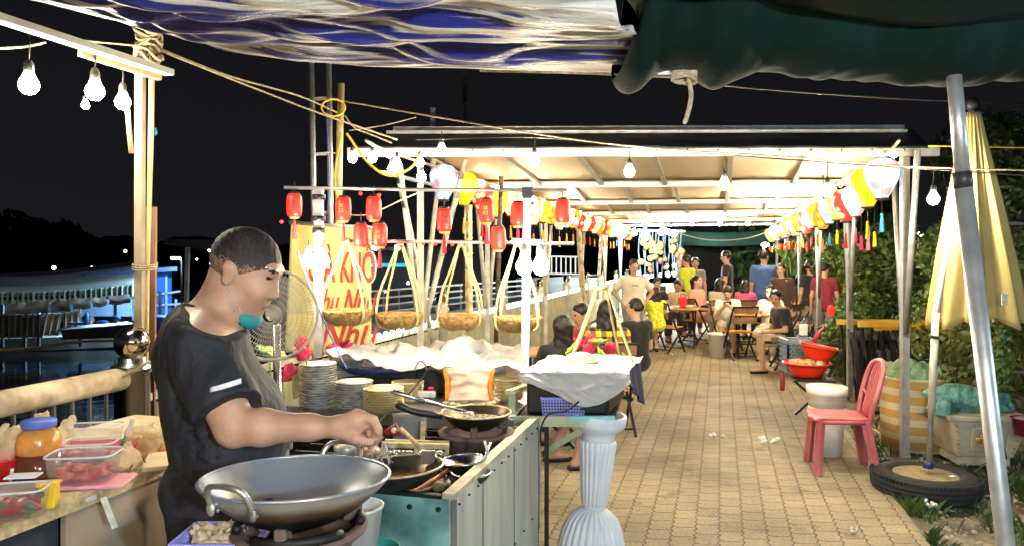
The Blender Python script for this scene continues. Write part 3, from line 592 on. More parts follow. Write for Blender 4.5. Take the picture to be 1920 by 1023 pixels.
for i, (x, y, z_) in enumerate([(22, 396, 9), (68, 412, 6), (122, 414, 6.5), (165, 445, 5), (215, 466, 4)]):
    c = W(x, y, 110); bush('bank_tree', ['tallest dark tree silhouette at the far left', 'dark tree crown between the tall silhouette and the rounded one', 'rounded dark tree silhouette left of the lamp pole', 'lower dark crown right of the rounded tree silhouette', 'low dark treetop nearest the lamp pole'][i], 'tree', (c.x, 110, -1.5), [((0, 0, (EYE-(y-HZ)/F*110)+1.5-z_*.42), (z_*.38, 2, z_*.42)), ((z_*.3, 0, (EYE-(y+18-HZ)/F*110)+1.5-z_*.4), (z_*.4, 2, z_*.4)), ((-z_*.3, 0, 2.2), (z_*.6, 2, 3.0)), ((z_*.2, 0, 2.0), (z_*.7, 2, 2.6))], 1500, .9, mat('silhouette', (.004, .005, .004), rough=1, noise=None), 20+i, 'dark trees on the far bank', trunk=.3)
# shelter in the middle distance
sh = thing('dock_shelter', 'dark flat-roofed dock shelter with grey posts behind the cook', 'shelter', W(350, 600, 15))
MB(True).hexa([W(304, 458, 15), W(405, 470, 13.5), W(520, 470, 16), W(420, 458, 18)], [W(310, 449, 15), W(405, 462, 13.5), W(520, 462, 16), W(420, 450, 18)]).build('roof', mat('grey_roof', (.10, .10, .11), rough=.6), sh)
for x in (352, 405): MB(True).beam(W(x, 462, 14.5), W(x-4, 620, 14.5), .07).build('post', m_galv, sh)
# barge
m_str = mat('awning_stripe', (.6, .62, .55), rough=.7, noise=None); n_ = m_str.node_tree; g_ = n_.nodes.new('ShaderNodeNewGeometry'); s_ = n_.nodes.new('ShaderNodeSeparateXYZ'); q_ = n_.nodes.new('ShaderNodeMath'); q_.operation = 'MODULO'; q_.inputs[1].default_value = .32; a_ = n_.nodes.new('ShaderNodeMath'); a_.operation = 'ADD'; a_.inputs[1].default_value = 50; c_ = n_.nodes.new('ShaderNodeMath'); c_.operation = 'GREATER_THAN'; c_.inputs[1].default_value = .16; r_ = n_.nodes.new('ShaderNodeMixRGB'); r_.inputs[1].default_value = (.55, .62, .60, 1); r_.inputs[2].default_value = (.16, .30, .24, 1)
lk = n_.links.new; lk(g_.outputs[0], s_.inputs[0]); lk(s_.outputs[0], a_.inputs[0]); lk(a_.outputs[0], q_.inputs[0]); lk(q_.outputs[0], c_.inputs[0]); lk(c_.outputs[0], r_.inputs[0]); lk(r_.outputs[0], n_.nodes['Principled BSDF'].inputs['Base Color'])
m_teal = mat('roof_teal', (.55, .66, .66), rough=.6, noise=(1, .15)); m_hull = mat('hull', (.16, .17, .15), rough=.8, noise=(1, .4)); m_cloth = mat('old_cloth', (.34, .31, .27), rough=.9, noise=(1.5, .4)); m_blue = mat('cabin_blue', (.03, .14, .55), rough=.5, noise=(1, .2))
bg_ = thing('floating_barge', 'floating restaurant barge with striped awning valance and rolled cloths', 'barge', W(60, 660, 24))
D0 = 23.5
MB(True).hexa([W(-140, 668, D0), W(300, 645, D0+2), W(300, 625, D0+8), W(-140, 640, D0+8)], [W(-140, 640, D0), W(300, 624, D0+2), W(300, 610, D0+8), W(-140, 620, D0+8)]).build('hull', m_hull, bg_)
MB(True).grid(lambda u, v: W(-140+405*u, 540-28*v-12*u*v-10*u*u+9*math.sin(PI*u), D0+5*v), 24, 5).build('roof', m_teal, bg_, solid=.12)
def val(u, v): x = -140+405*u; p = W(x, 541-10*u*u+9*math.sin(PI*u)+22*v, D0-.05); p.y += .06*math.sin(u*260); return p
MB(True).grid(val, 200, 3).build('valance', m_str, bg_)
MB(True).grid(lambda u, v: W(-140+400*u, 560+32*v, D0+4), 30, 3).build('back_wall', mat('barge_back', (.05, .07, .11), rough=.8), bg_)
[MB(True).beam(W(x, 545, D0+.1), W(x, 650, D0+.1), .07).build('post', m_dkpost, bg_) for x in (5, 47, 73, 150, 216, 300)]
MB(True).beam(W(-140, 563, D0), W(262, 552, D0), .10).build('edge_beam', m_dkpost, bg_)
for i, (x0, x1, y0, y1) in enumerate([(8, 45, 570, 590), (45, 92, 566, 588), (95, 133, 564, 585), (135, 170, 560, 580), (172, 200, 558, 576), (203, 245, 554, 571)]):
    MB(True).grid(lambda u, v: W(x0+1+(x1-x0-2)*u+1.5*math.sin(v*5+i), y0-3*u+(y1-y0)*v+1.2*math.sin(u*7+i), D0-.1-.14*math.sin(PI*v)), 16, 8).build('rolled_awning', mat('roll_pale', (.50, .46, .38), rough=.9, noise=(2, .3)) if i in (0, 3, 4) else m_cloth, bg_)
for x0, x1, y0, y1 in [(0, 80, 588, 632), (84, 118, 586, 628), (118, 152, 582, 620)]:
    def cu(u, v): p = W(x0+(x1-x0)*u+(-8*v if x0 == 84 else 0), y0+(y1-y0)*v, D0); p.y += .12*math.sin(u*(x1-x0)*.55); return p
    MB(True).grid(cu, 50, 5).build('curtain', mat('curtain_dark', (.12, .11, .10), rough=.9, noise=(1, .4)) if x0 == 0 else mat('curtain_pale', (.55, .50, .42), rough=.9, noise=(2, .35)), bg_)
MB(True).hexa([W(266, 632, D0+2), W(322, 628, D0+2), W(322, 620, D0+6), W(266, 622, D0+6)], [W(266, 515, D0+2), W(322, 505, D0+2), W(322, 512, D0+6), W(266, 515, D0+6)]).build('cabin', m_blue, bg_)
MB(True).hexa([W(160, 520, D0+3), W(332, 508, D0+1), W(332, 506, D0+7), W(160, 514, D0+7)], [W(160, 513, D0+3), W(332, 500, D0+1), W(332, 499, D0+7), W(160, 508, D0+7)]).build('cabin_roof', mat('roof_blue', (.15, .25, .5), rough=.5), bg_)
k = MB(True); [k.beam(W(x0, y0, D0+1.9), W(x1, y1, D0+1.9), .06) for x0, y0, x1, y1 in [(246, 558, 340, 545), (246, 575, 345, 568), (250, 545, 250, 600), (330, 560, 330, 610), (312, 515, 312, 620)]]; k.build('deck_rail', mat('rail_blue', (.35, .5, .7), rough=.4), bg_)
MB(True).lathe([(.34, 0), (.36, .5), (.30, .55)], 16, W(308, 625, D0-1.4)).build('blue_drum', m_blue, label='blue plastic drum on the barge deck beside the lamp pole', cat='drum', loc=W(308, 625, D0-1.4))
lm = thing('barge_lamp', 'cold blue-white lamp lighting the barge cabin', 'lamp', W(225, 552, D0+2.2)); MB(True).tube([W(180, 556, D0+2.2), W(262, 552, D0+2.2)], .035, 8).build('tube', mat('coldtube', (.6, .8, 1), noise=None, emit=900, ecol=(.45, .78, 1)), lm); MB(True).beam(W(180, 553, D0+2.25), W(262, 549, D0+2.25), .05).build('holder', m_dkpost, lm)
lm = thing('barge_lamp', 'added cold lamp on a thin post brightening the barge roof', 'lamp', W(340, 484, D0-.6)); MB(True).tube([W(322, 484, D0-.6), W(338, 484, D0-.6)], .04, 8).build('tube', mat('coldtube2', (.5, .75, 1), noise=None, emit=2200, ecol=(.55, .8, 1)), lm); MB(True).tube([W(322, 482, D0-.6), W(340, 482, D0-.6), W(341, 620, D0-.6)], .03, 6).build('holder', m_dkpost, lm)  # lamp and post added to throw light on the barge roof and cabin
wire('mooring_rope', 'orange mooring rope sagging along the barge hull', [W(-60, 658, 22), W(20, 655, 22), W(95, 647, 22), W(150, 640, 22), W(250, 637, 22)], .04, mat('rope_orange', (.45, .28, .1)), 'rope')
# small things under the barge roof: boat with blue covers
bt_ = thing('small_boat', 'small dark boat with bright blue covers moored under the barge', 'boat', W(185, 640, 21.5))
MB(True).hexa([W(118, 636, 21.5), W(240, 632, 21.5), W(232, 626, 24), W(130, 628, 24)], [W(114, 618, 21.5), W(250, 606, 21.5), W(240, 602, 24), W(120, 612, 24)]).build('hull', m_dkpost, bt_)
k = MB(True); k.ball(W(162, 596, 21.4), (.07, .07, .2), 8); k.ball(W(219, 596, 21.4), (.12, .1, .08), 8); k.ball(W(192, 603, 21.4), (.2, .1, .05), 8); k.box(W(145, 606, 21.4), (.5, .1, .08)); k.build('blue_cover', mat('cover_blue', (.05, .25, .9), rough=.5, emit=0), bt_)
# pier beyond the railing, middle left
pier = thing('floating_pier', 'grey floating pier with a tubular guard rail behind the hanging baskets', 'pier', W(880, 600, 17))
MB(True).hexa([W(690, 640, 17), W(1130, 560, 22), W(1150, 545, 28), W(700, 590, 24)], [W(690, 606, 17), W(1130, 540, 22), W(1150, 530, 28), W(700, 575, 24)]).build('deck', mat('pier_grey', (.22, .23, .24), rough=.7, noise=(.7, .2)), pier)
k = MB(True)
for h in (538, 552, 566, 580): k.beam(W(690, h+8, 17), W(1120, 515+(h-538)*.5, 22), .04)
for i in range(16): x = 690+i*29; d = 17+5*i/15; k.beam(W(x, 545-i*2, d), W(x, 606-i*4.2, d), .04)
k.build('guard_rail', m_galv, pier)
k = MB(True)
for x in range(1016, 1086, 9): k.beam(W(x, 480, 20), W(x, 512, 20), .035)
k.beam(W(1012, 480, 20), W(1088, 482, 20), .04); k.beam(W(1012, 512, 20), W(1088, 514, 20), .04); k.build('fence_panel', m_galv, pier)
MB(True).grid(lambda u, v: W(968+150*u, 520+45*v, 20.5), 8, 4).build('side_board', mat('pier_side', (.32, .33, .32), rough=.6, noise=(.8, .15)), pier, solid=.05)
hb = thing('house_boat', 'dark houseboat with a teal stripe behind the red lanterns', 'boat', W(730, 590, 26))
MB(True).hexa([W(660, 600, 26), W(905, 590, 26), W(905, 585, 30), W(660, 590, 30)], [W(660, 470, 26), W(905, 470, 26), W(905, 474, 30), W(660, 474, 30)]).build('cabin', mat('boat_dark', (.03, .032, .04), rough=.7, noise=(.6, .5)), hb)
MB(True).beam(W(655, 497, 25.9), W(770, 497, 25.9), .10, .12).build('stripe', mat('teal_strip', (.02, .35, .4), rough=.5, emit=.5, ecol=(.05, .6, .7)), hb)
MB(True).hexa([W(650, 470, 25.5), W(915, 470, 25.5), W(915, 474, 31), W(650, 474, 31)], [W(650, 464, 25.5), W(915, 462, 25.5), W(915, 470, 31), W(650, 472, 31)]).build('roof', m_dkpost, hb)
for i, (x, y, c) in enumerate([(704, 464, (.7, .9, 1)), (745, 464, (.8, .95, 1)), (770, 468, (.7, .9, 1)), (800, 560, (.9, .9, 1)), (765, 530, (.6, .8, 1)), (722, 545, (1, .9, .7))]):
    lamp_dot('boat_light', ['cold light at the left end of the houseboat roof', 'brightest cold light on the houseboat roof', 'cold light right of the brightest houseboat light', 'small low light on the houseboat side near the bamboo pole', 'small bluish light in the houseboat window', 'small warm light in the houseboat left part'][i], W(x, y, 25.3), .10 if i < 3 else .05, 14, c, 'lights on the houseboat')
# ---------------------------------------------------------------- balloon lanterns
def silk(name, c1, c2, s, sc=9, c3=None):
    m = mat('silk_'+name, c1, rough=.5, noise=None); n = m.node_tree; lk = n.links.new; P = n.nodes['Principled BSDF']; N = n.nodes.new
    tc = N('ShaderNodeTexCoord'); t = N('ShaderNodeTexVoronoi'); t.inputs['Scale'].default_value = sc; oi = N('ShaderNodeObjectInfo'); a = N('ShaderNodeVectorMath'); a.operation = 'ADD'
    lk(tc.outputs['Object'], a.inputs[0]); lk(oi.outputs['Random'], a.inputs[1]); lk(a.outputs[0], t.inputs['Vector'])
    r = N('ShaderNodeValToRGB'); lk(t.outputs['Distance'], r.inputs[0]); e = r.color_ramp.elements; e[0].position = .34; e[0].color = tuple(c2)+(1,); e[1].position = .46; e[1].color = tuple(c1)+(1,)
    if c3: x = e.new(.25); x.color = tuple(c3)+(1,)
    lk(r.outputs[0], P.inputs['Base Color']); lk(r.outputs[0], P.inputs['Emission Color']); P.inputs['Emission Strength'].default_value = s
    return m
SILK = {'yellow': silk('yellow', (.95, .48, .01), (1, .65, .08), .8, 5), 'orange': silk('orange', (.95, .25, .02), (1, .6, .05), .85, 9), 'red': silk('red', (.85, .03, .02), (1, .45, .25), .85, 11),
        'white and blue': silk('whiteblue', (.45, .62, .85), (.06, .28, .75), .8, 8, (.85, .18, .2)), 'pink': silk('pink', (.95, .35, .4), (1, .8, .75), .8, 8), 'cream': silk('cream', (1, .75, .35), (1, .35, .12), 1.0, 12)}
TAS = {'yellow': (.85, .65, .02), 'orange': (.9, .3, .02), 'red': (.7, .02, .03), 'white and blue': (.05, .35, .7), 'pink': (.85, .05, .15), 'cream': (.9, .35, .05)}
def make_balloon(c, loc, label, group, sc):
    t = thing('balloon_lantern', label, 'lantern', loc, group=group)
    prof = [(.045, .155), (.085, .145), (.118, .115), (.135, .065), (.130, .01), (.108, -.05), (.078, -.105), (.052, -.15), (.046, -.165)][::-1]
    gore = lambda th, z: 1-.045*(1-abs(math.cos(th*4)))**2 if abs(z) < .15 else 1
    MB().lathe(prof, 32, rad=lambda th, z: 1-.05*abs(math.cos(th*4))**6, cap=False).build('shade', SILK[c], t)
    MB().lathe([(.048, -.17), (.052, -.165), (.052, -.178), (.03, -.185), (.004, -.186)], 12).build('base_ring', mat('ring_dark', (.03, .02, .02)), t)
    k = MB()
    for i in range(8):
        th = 2*PI*(i+.5)/8; k.tube([(p[0]*1.01*math.cos(th), p[0]*1.01*math.sin(th), p[1]) for p in prof], .0016, 4)
    k.build('rib', mat('rib_wire', (.05, .03, .03), rough=.4, noise=None), t)
    MB().tube([(0, 0, -.18), (0, 0, -.29)], .003, 4).build('tassel_cord', mat('rib_wire', (.05, .03, .03)), t)
    MB().lathe([(.004, -.285), (.011, -.295), (.010, -.315), (.013, -.33), (.019, -.44), (.004, -.442)], 9).build('tassel', mat('tassel_'+c, TAS[c], rough=.8, noise=(70, .3), stretch=(1, 1, .1)), t)
    MB().tube([(0, 0, .15), (0, 0, .22)], .003, 4).build('hanging_cord', m_wire, t)
    t.scale = (sc,)*3
    return t
PRO = {}
def lantern_row(side, a, b0, step, n, cols, z0, z1, sc):
    g = 'balloon lanterns strung along the %s side of the tent' % side
    for i in range(n):
        bb = b0+i*step; c = cols[i] if i < len(cols) else ['orange', 'cream', 'yellow', 'red', 'cream', 'pink', 'orange', 'white and blue'][(i*3) % 8]
        p = TP(a, bb, z1+(z0-z1)*math.exp(-i*.9)+.03*math.sin(i*1.9)); lab = '%s silk balloon lantern, %s from the front in the %s-hand string' % (c, ORD[i], side)
        s_ = sc*(1+.06*math.sin(i*2.3))
        if c in PRO: t = dup(PRO[c], p, i*.7, lab, g, scale=s_)
        else: PRO[c] = make_balloon(c, p, lab, g, s_)
TP0 = TP
lantern_row('left', -2.5, 7.55, .53, 27, ['white and blue', 'yellow', 'red', 'orange', 'cream', 'pink', 'cream', 'yellow', 'orange', 'cream', 'cream', 'orange', 'red', 'cream', 'red', 'cream'], 2.31, 2.25, 1.0)
lantern_row('right', 1.26, 6.7, .6, 25, ['white and blue', 'yellow', 'pink', 'red', 'yellow', 'white and blue', 'orange', 'yellow', 'pink', 'red', 'yellow', 'orange', 'cream', 'red', 'orange'], 2.25, 2.16, 1.0)
for sd, a, lb in ((0, -2.5, 'cable carrying the left lantern string'), (1, 1.26, 'cable carrying the right lantern string')):
    wire('lantern_cable', lb, [TP(a, 6.1, 2.46)]+[TP(a, 6.5+i*1.5, 2.43) for i in range(10)], .012, m_rope, 'cable')
    t = thing('string_lights', 'small warm string bulbs along the %s lantern cable' % ('right' if sd else 'left'), 'string lights', TP(a, 6.4, 2.4))
    for i in range(28): MB(True).ball(TP(a+.03, 6.4+i*.53, 2.40), .022 if i % 2 else .03, 7).build('bulb', bulbmat(110, (1, .8, .45)), t)
# second short tassels hanging under the right string
gp = 'extra tassels under the right lantern string'
for i, (x, y, c, nm) in enumerate([(1640, 445, (.85, .65, .02), 'yellow'), (1628, 452, (.85, .25, .3), 'salmon'), (1615, 452, (.8, .03, .12), 'crimson')]):
    p = W(x, y, 6.5); t = thing('tassel', '%s tassel hanging under the biggest right-hand lanterns' % nm, 'tassel', p, group=gp)
    MB().tube([(0, 0, .04), (0, 0, .24)], .003, 4).build('cord', m_wire, t); MB().lathe([(.004, .05), (.012, .035), (.012, .0), (.018, -.08), (.004, -.082)], 9).build('fringe', mat('fr'+nm, c, rough=.8), t)
# ---------------------------------------------------------------- red drum lanterns on the stall frame
m_redl = mat('red_lantern', (.75, .015, .01), rough=.4, noise=(6, .15), emit=.55, ecol=(1, .05, .02)); m_gold = mat('gold_paper', (.8, .45, .1), rough=.3, metal=.4, noise=(30, .2)); m_blk = mat('black_plastic', (.012, .012, .013), rough=.4, noise=(12, .2))
def red_lantern(p, label, glyph, tassel=True):
    t = thing('red_lantern', label, 'lantern', p, group='small red drum lanterns on the stall frame')
    MB().lathe([(.030, -.066), (.036, -.062), (.042, -.045), (.0435, -.02), (.0435, .02), (.042, .045), (.036, .062), (.030, .066)], 22, rad=lambda th, z: 1+.012*math.cos(th*11)).build('shade', m_redl, t)
    MB().lathe([(.026, .066), (.029, .068), (.029, .076), (.02, .078)], 14).build('top_cap', m_blk, t)
    MB().lathe([(.02, -.078), (.028, -.075), (.028, -.066), (.026, -.064)], 14).build('bottom_cap', m_gold, t)
    if tassel: MB().lathe([(.003, -.078), (.006, -.09), (.008, -.105), (.013, -.19), (.003, -.191)], 8).build('tassel', mat('tassel_red', (.55, .02, .02), rough=.8, noise=(60, .3)), t)
    MB().tube([(0, 0, .078), (0, 0, .135)], .003, 5).build('hook', m_wire, t)
    if glyph:
        k = MB(); y = -.0458; x0 = .012 if glyph == 1 else -.004
        S = [(-.012, .02, .012, .02), (-.004, .028, -.004, .010), (.006, .028, .006, .010), (-.012, .010, .012, .010), (-.010, -.002, .010, -.002), (-.010, -.002, -.010, -.02), (.010, -.002, .010, -.02), (-.010, -.02, .010, -.02), (-.006, -.011, .006, -.011)]
        for a_, b_, c_, d_ in S: k.beam((x0+a_, y, b_), (x0+c_, y, d_), .0032, .0032)
        k.build('lettering', m_gold if glyph == 2 else m_blk, t)
    return t
DL = 4.3
for x, y, lb, g, ts in [(552, 385, 'red drum lantern farthest left on the stall frame, beside the cook', 1, 1), (644, 392, 'red drum lantern with gold mark just left of the stake', 2, 1), (701, 391, 'red drum lantern hung high right of the stake with long tassel', 0, 1), (677, 442, 'low red drum lantern without tassel over the banner edge', 1, 0), (712, 441, 'low red drum lantern with gold mark right of the banner', 2, 1), (833, 413, 'red drum lantern under the blue-white balloon lantern', 1, 1), (912, 396, 'red drum lantern before the orange balloon lanterns', 2, 1), (971, 402, 'red drum lantern just left of the square steel post', 0, 1), (934, 447, 'lowest red drum lantern, over the third hanging basket', 0, 0), (1055, 396, 'red drum lantern at the far right end of the stall bar', 0, 0)]:
    red_lantern(W(x, y, DL), lb, g, ts)
for i, (x, y) in enumerate([(528, 416), (676, 363), (711, 366), (722, 457), (752, 462), (793, 457), (817, 457), (848, 458), (877, 470)]):
    MB(True).ball(W(x, y, 4.4), .011, 8).build('red_bead_light', mat('red_bead', (1, .03, .03), noise=None, emit=2.5, ecol=(1, .04, .03)), label='tiny glowing red bead light, %s from the left on the stall frame' % ORD[i], cat='light', group='red bead lights', loc=W(x, y, 4.4))
# ---------------------------------------------------------------- stall frame posts, bars and lamps
fm = thing('lantern_stand', 'grey post and crossbars carrying the red lanterns', 'frame', W(598, 680, 4.25))
MB(True).beam(W(598, 355, 4.25), W(598, 668, 4.25), .045).build('post', m_galv, fm)
MB(True).tube([W(533, 352, DL), W(800, 356, DL), W(1063, 357, DL)], .010, 8).build('crossbar', m_galv, fm)
MB(True).tube([W(655, 452, DL+.1), W(860, 454, DL+.1), W(1076, 457, DL+.1)], .010, 8).build('crossbar', m_galv, fm)
k = MB(True); [k.tube([W(598, y-5, 4.25), W(598, y+5, 4.25)], .036, 10) for y in (370, 410, 432)]; k.build('clamp', m_blk, fm)
fp = thing('stall_post', 'square steel post with a pair of bright bulbs at the counter corner', 'post', W(985, 690, 4.0))
MB(True).beam(W(989, 345, 4.05), W(984, 705, 4.0), .042).build('shaft', m_galv, fp); MB(True).beam(W(988, 352, 4.05), W(988, 372, 4.05), .055).build('bracket', m_blk, fp); MB(True).beam(W(960, 452, 4.05), W(1018, 455, 4.05), .03).build('bracket', m_galv, fp)
GA = 'bright bulbs fixed to the stall posts'
for x, y, d, lb, s_ in [(578, 492, 4.1, 'left bulb of the dazzling pair on the grey post beside the banner', 300), (606, 491, 4.1, 'right bulb of the dazzling pair on the grey post beside the banner', 300), (983, 500, 3.93, 'left bulb of the dazzling pair on the square steel post', 320), (1014, 500, 3.97, 'right bulb of the dazzling pair on the square steel post', 320)]:
    bulb(W(x, y, d), lb, s_, .036 if y < 495 else .045, .03, group=GA, cm=m_post)
# ---------------------------------------------------------------- banner
m_ban = mat('banner_yellow', (.76, .66, .24), rough=.45, noise=(3, .12), bump=(4, .4, .02)); m_bred = mat('banner_red', (.52, .06, .04), rough=.5, noise=None); m_bwh = mat('banner_white', (.85, .8, .65), rough=.5, noise=None)
bn = thing('shop_banner', 'yellow vinyl banner with red lettering behind the baskets', 'banner', W(620, 650, 5.0))
BD = 5.0
def bnf(u, v): p = W(546+150*u-12*v*(1-u)+0*v, 418+12*u+240*v, BD-.1*u); p.y += .004*math.sin(u*9+v*4); return p
MB(True).grid(bnf, 30, 30).build('sheet', m_ban, bn, solid=.004)
MB(True).tube([W(543, 417, BD), W(698, 428, BD-.1)], .012, 8).build('hem_pipe', m_galv, bn)
def text(s, name, m, parent, org, size, ex=.002, shear=0, sx=1, rx=PI/2, rz=0):
    c = bpy.data.curves.new(name, 'FONT'); c.body = s; c.size = size; c.extrude = ex; c.shear = shear; c.align_x = 'CENTER'; c.offset = size*.012
    o = bpy.data.objects.new('tmp', c); COL.objects.link(o); dg = bpy.context.evaluated_depsgraph_get(); me = bpy.data.meshes.new_from_object(o.evaluated_get(dg)); bpy.data.objects.remove(o)
    me.transform(Matrix.Translation(mworld(parent).inverted() @ Vector(org)) @ Matrix.Rotation(rz, 4, 'Z') @ Matrix.Rotation(rx, 4, 'X') @ Matrix.Diagonal((sx, 1, 1, 1)))
    me.materials.clear(); me.materials.append(m); o = bpy.data.objects.new(name, me); _fin(o, parent, (0, 0, 0), 0); return o
text('GIÀ KHÔ', 'lettering', m_bwh, bn, W(640, 529, BD-.076), .30, shear=0, sx=.40, ex=.001, rz=R(-10.5)); text('GIÀ KHÔ', 'lettering', m_bred, bn, W(640, 528, BD-.081), .28, sx=.41, rz=R(-10.5))
text('Thu Như', 'lettering', m_bred, bn, W(640, 588, BD-.076), .24, shear=.5, sx=.5, rz=R(-10.5)); text('Như', 'lettering', m_bred, bn, W(650, 650, BD-.083), .26, shear=.4, sx=.8, rz=R(-10.5))
# ---------------------------------------------------------------- hanging baskets on bamboo yokes
m_wick = mat('wicker', (.38, .22, .07), rough=.75, noise=(25, .3), bump=(45, 1., .03)); m_strap = mat('cane_strap', (.50, .40, .19), rough=.6, noise=(20, .2), bump=(60, .4))
def basket(x, y, wpx, top, d, label, col=None):
    r = wpx/2/F*d; c = W(x, y, d); zt = W(x, top, d).z-c.z; t = thing('hanging_basket', label, 'basket', c, group='wicker baskets slung from the stall crossbar')
    MB().lathe([(.01, -r*.54), (r*.58, -r*.52), (r*.85, -r*.36), (r*.97, -r*.12), (r*1.02, 0), (r*1.05, .012), (r*.98, .012), (r*.9, -r*.12), (r*.72, -r*.33), (.01, -r*.44)], 30, rad=lambda th, z: 1+.012*math.sin(th*30+z*300)).build('bowl', m_wick, t)
    for i, th in enumerate((.55, 2.3, 3.7, 5.6)):
        q = Vector((r*1.05*math.cos(th), r*1.05*math.sin(th), .0)); k = MB()
        k.tube(catmull([(0+.012*math.cos(th), .012*math.sin(th), zt), (q.x*.45, q.y*.45, zt*.66), (q.x*.85, q.y*.85, zt*.33), (q.x, q.y, 0), (q.x*.86, q.y*.86, -r*.4), (q.x*.3, q.y*.3, -r*.58)], 5), .0075, 6); k.build('strap', m_strap, t)
    MB().tube([(0, 0, zt-.02), (0, 0, zt+.02)], .018, 8).build('knot', m_rope, t)
    return t
basket(650, 583, 92, 452, 4.35, 'wicker basket hanging in front of the yellow banner')
basket(750, 590, 90, 456, 4.45, 'wicker basket second from the left, right of the banner')
basket(864, 592, 90, 458, 4.45, 'wicker basket third from the left, right of the tent post')
basket(970, 597, 92, 456, 4.25, 'wicker basket behind the square steel post')
# ---------------------------------------------------------------- fan
m_cream = mat('fan_cream', (.60, .55, .45), rough=.4, noise=None, alpha=.6)
fn_ = thing('pedestal_fan', 'large pedestal fan with cream wire guard beside the cook', 'fan', W(520, 760, 3.3)); FC = W(508, 590, 3.3)
FM = Matrix.Rotation(R(12), 3, 'Z') @ Matrix.Rotation(R(90), 3, 'X'); RF = .20
k = MB(True)
for rr in np.linspace(.03, RF, 9): k.tube([FC+FM @ Vector((rr*math.cos(t), rr*math.sin(t), .05*(1-(rr/RF)**2))) for t in np.linspace(0, 2*PI, 37)[:-1]], .0015 if rr < RF-.001 else .006, 4, loop=True)
for i in range(72):
    t = 2*PI*i/72; k.tube([FC+FM @ Vector((r_*math.cos(t), r_*math.sin(t), .05*(1-(r_/RF)**2))) for r_ in (.03, .09, .15, RF)]+[FC+FM @ Vector((RF*math.cos(t), RF*math.sin(t), -.05))], .0010, 4)
k.tube([FC+FM @ Vector((RF*math.cos(t), RF*math.sin(t), -.05)) for t in np.linspace(0, 2*PI, 37)[:-1]], .004, 5, loop=True)
k.build('guard', m_cream, fn_)
k = MB(True)
for j in range(3):
    def bl_(u, v): a = 2*PI*j/3+u*1.5*(.6+.4*v); r_ = .03+.145*v; return FC+FM @ Vector((r_*math.cos(a), r_*math.sin(a), -.01+.03*(u-.5)))
    k.grid(bl_, 8, 6)
k.build('blade', mat('fan_blade', (.60, .52, .42), rough=.35, noise=None, alpha=.3), fn_)
MB(True).lathe([(.02, 0), (.02, .02), (.004, .03)], 16, FC, FM).build('hub', mat('fan_blade', (.60, .52, .42)), fn_); MB(True).lathe([(.03, -.15), (.035, -.1), (.03, -.05)], 16, FC, FM).build('motor', mat('fan_blade', (.60, .52, .42)), fn_); MB(True).tube([FC+Vector((0, .08, -.05)), FC+Vector((0, .1, -.6)), FC+Vector((0, .1, -1.2))], .018, 10).build('stand', m_steel, fn_)
MB(True).lathe([(.2, 0), (.2, .02), (.03, .05)], 20, Vector((FC.x, FC.y+.1, .0))).build('base', m_cream, fn_)
# lotus flowers
m_lot = mat('lotus_pink', (.75, .02, .10), rough=.5, noise=(12, .3), col2=(.9, .15, .25), transl=.2); m_lgr = mat('lotus_green', (.25, .50, .03), rough=.5, noise=(12, .2), col2=(.4, .65, .08), transl=.15)
def lotus(p, s, label, green=False, tilt=0, seed=0, leafm_=None):
    t = thing('lotus_flower' if not green else 'lotus_leaf', label, 'flower' if not green else 'leaf', p, group='artificial lotus flowers and leaves'); rs = random.Random(seed); k = MB()
    T = Matrix.Rotation(tilt, 3, 'Y')
    if green:
        k.grid(lambda u, v: T @ Vector((s*v*math.cos(u*6.283)*(1+.08*math.sin(u*50)), s*v*math.sin(u*6.283), s*.45*v*v+.06*s*math.sin(u*44)*v)), 50, 6, wrap=True); k.build('leaf', m_lgr, t, solid=.002)
    else:
        for ring in range(3):
            n = 5+ring*2
            for i in range(n):
                a = 2*PI*(i+ring*.5)/n; op = .35+.4*ring; l = s*(1-.1*ring)
                def pt(u, v):
                    w_ = math.sin(PI*min(.97, v*.9+.05))*s*.26*(u*2-1); r_ = s*.08+l*v*math.sin(op)*(1-.25*v); z = l*v*math.cos(op)+.1*s*v*v
                    return T @ Vector((r_*math.cos(a)-w_*math.sin(a), r_*math.sin(a)+w_*math.cos(a), z))
                k.grid(pt, 3, 6)
        k.build('petals', m_lot, t); kk = MB().lathe([(.01, 0), (s*.15, s*.1), (s*.2, s*.3), (s*.05, s*.32)], 10, M=T); kk.build('seed_head', mat('lotus_yellow', (.85, .6, .05)), t)
    MB().tube([(0, 0, 0), (.01, 0, -.12)], .005, 5).build('stem', m_lgr, t)
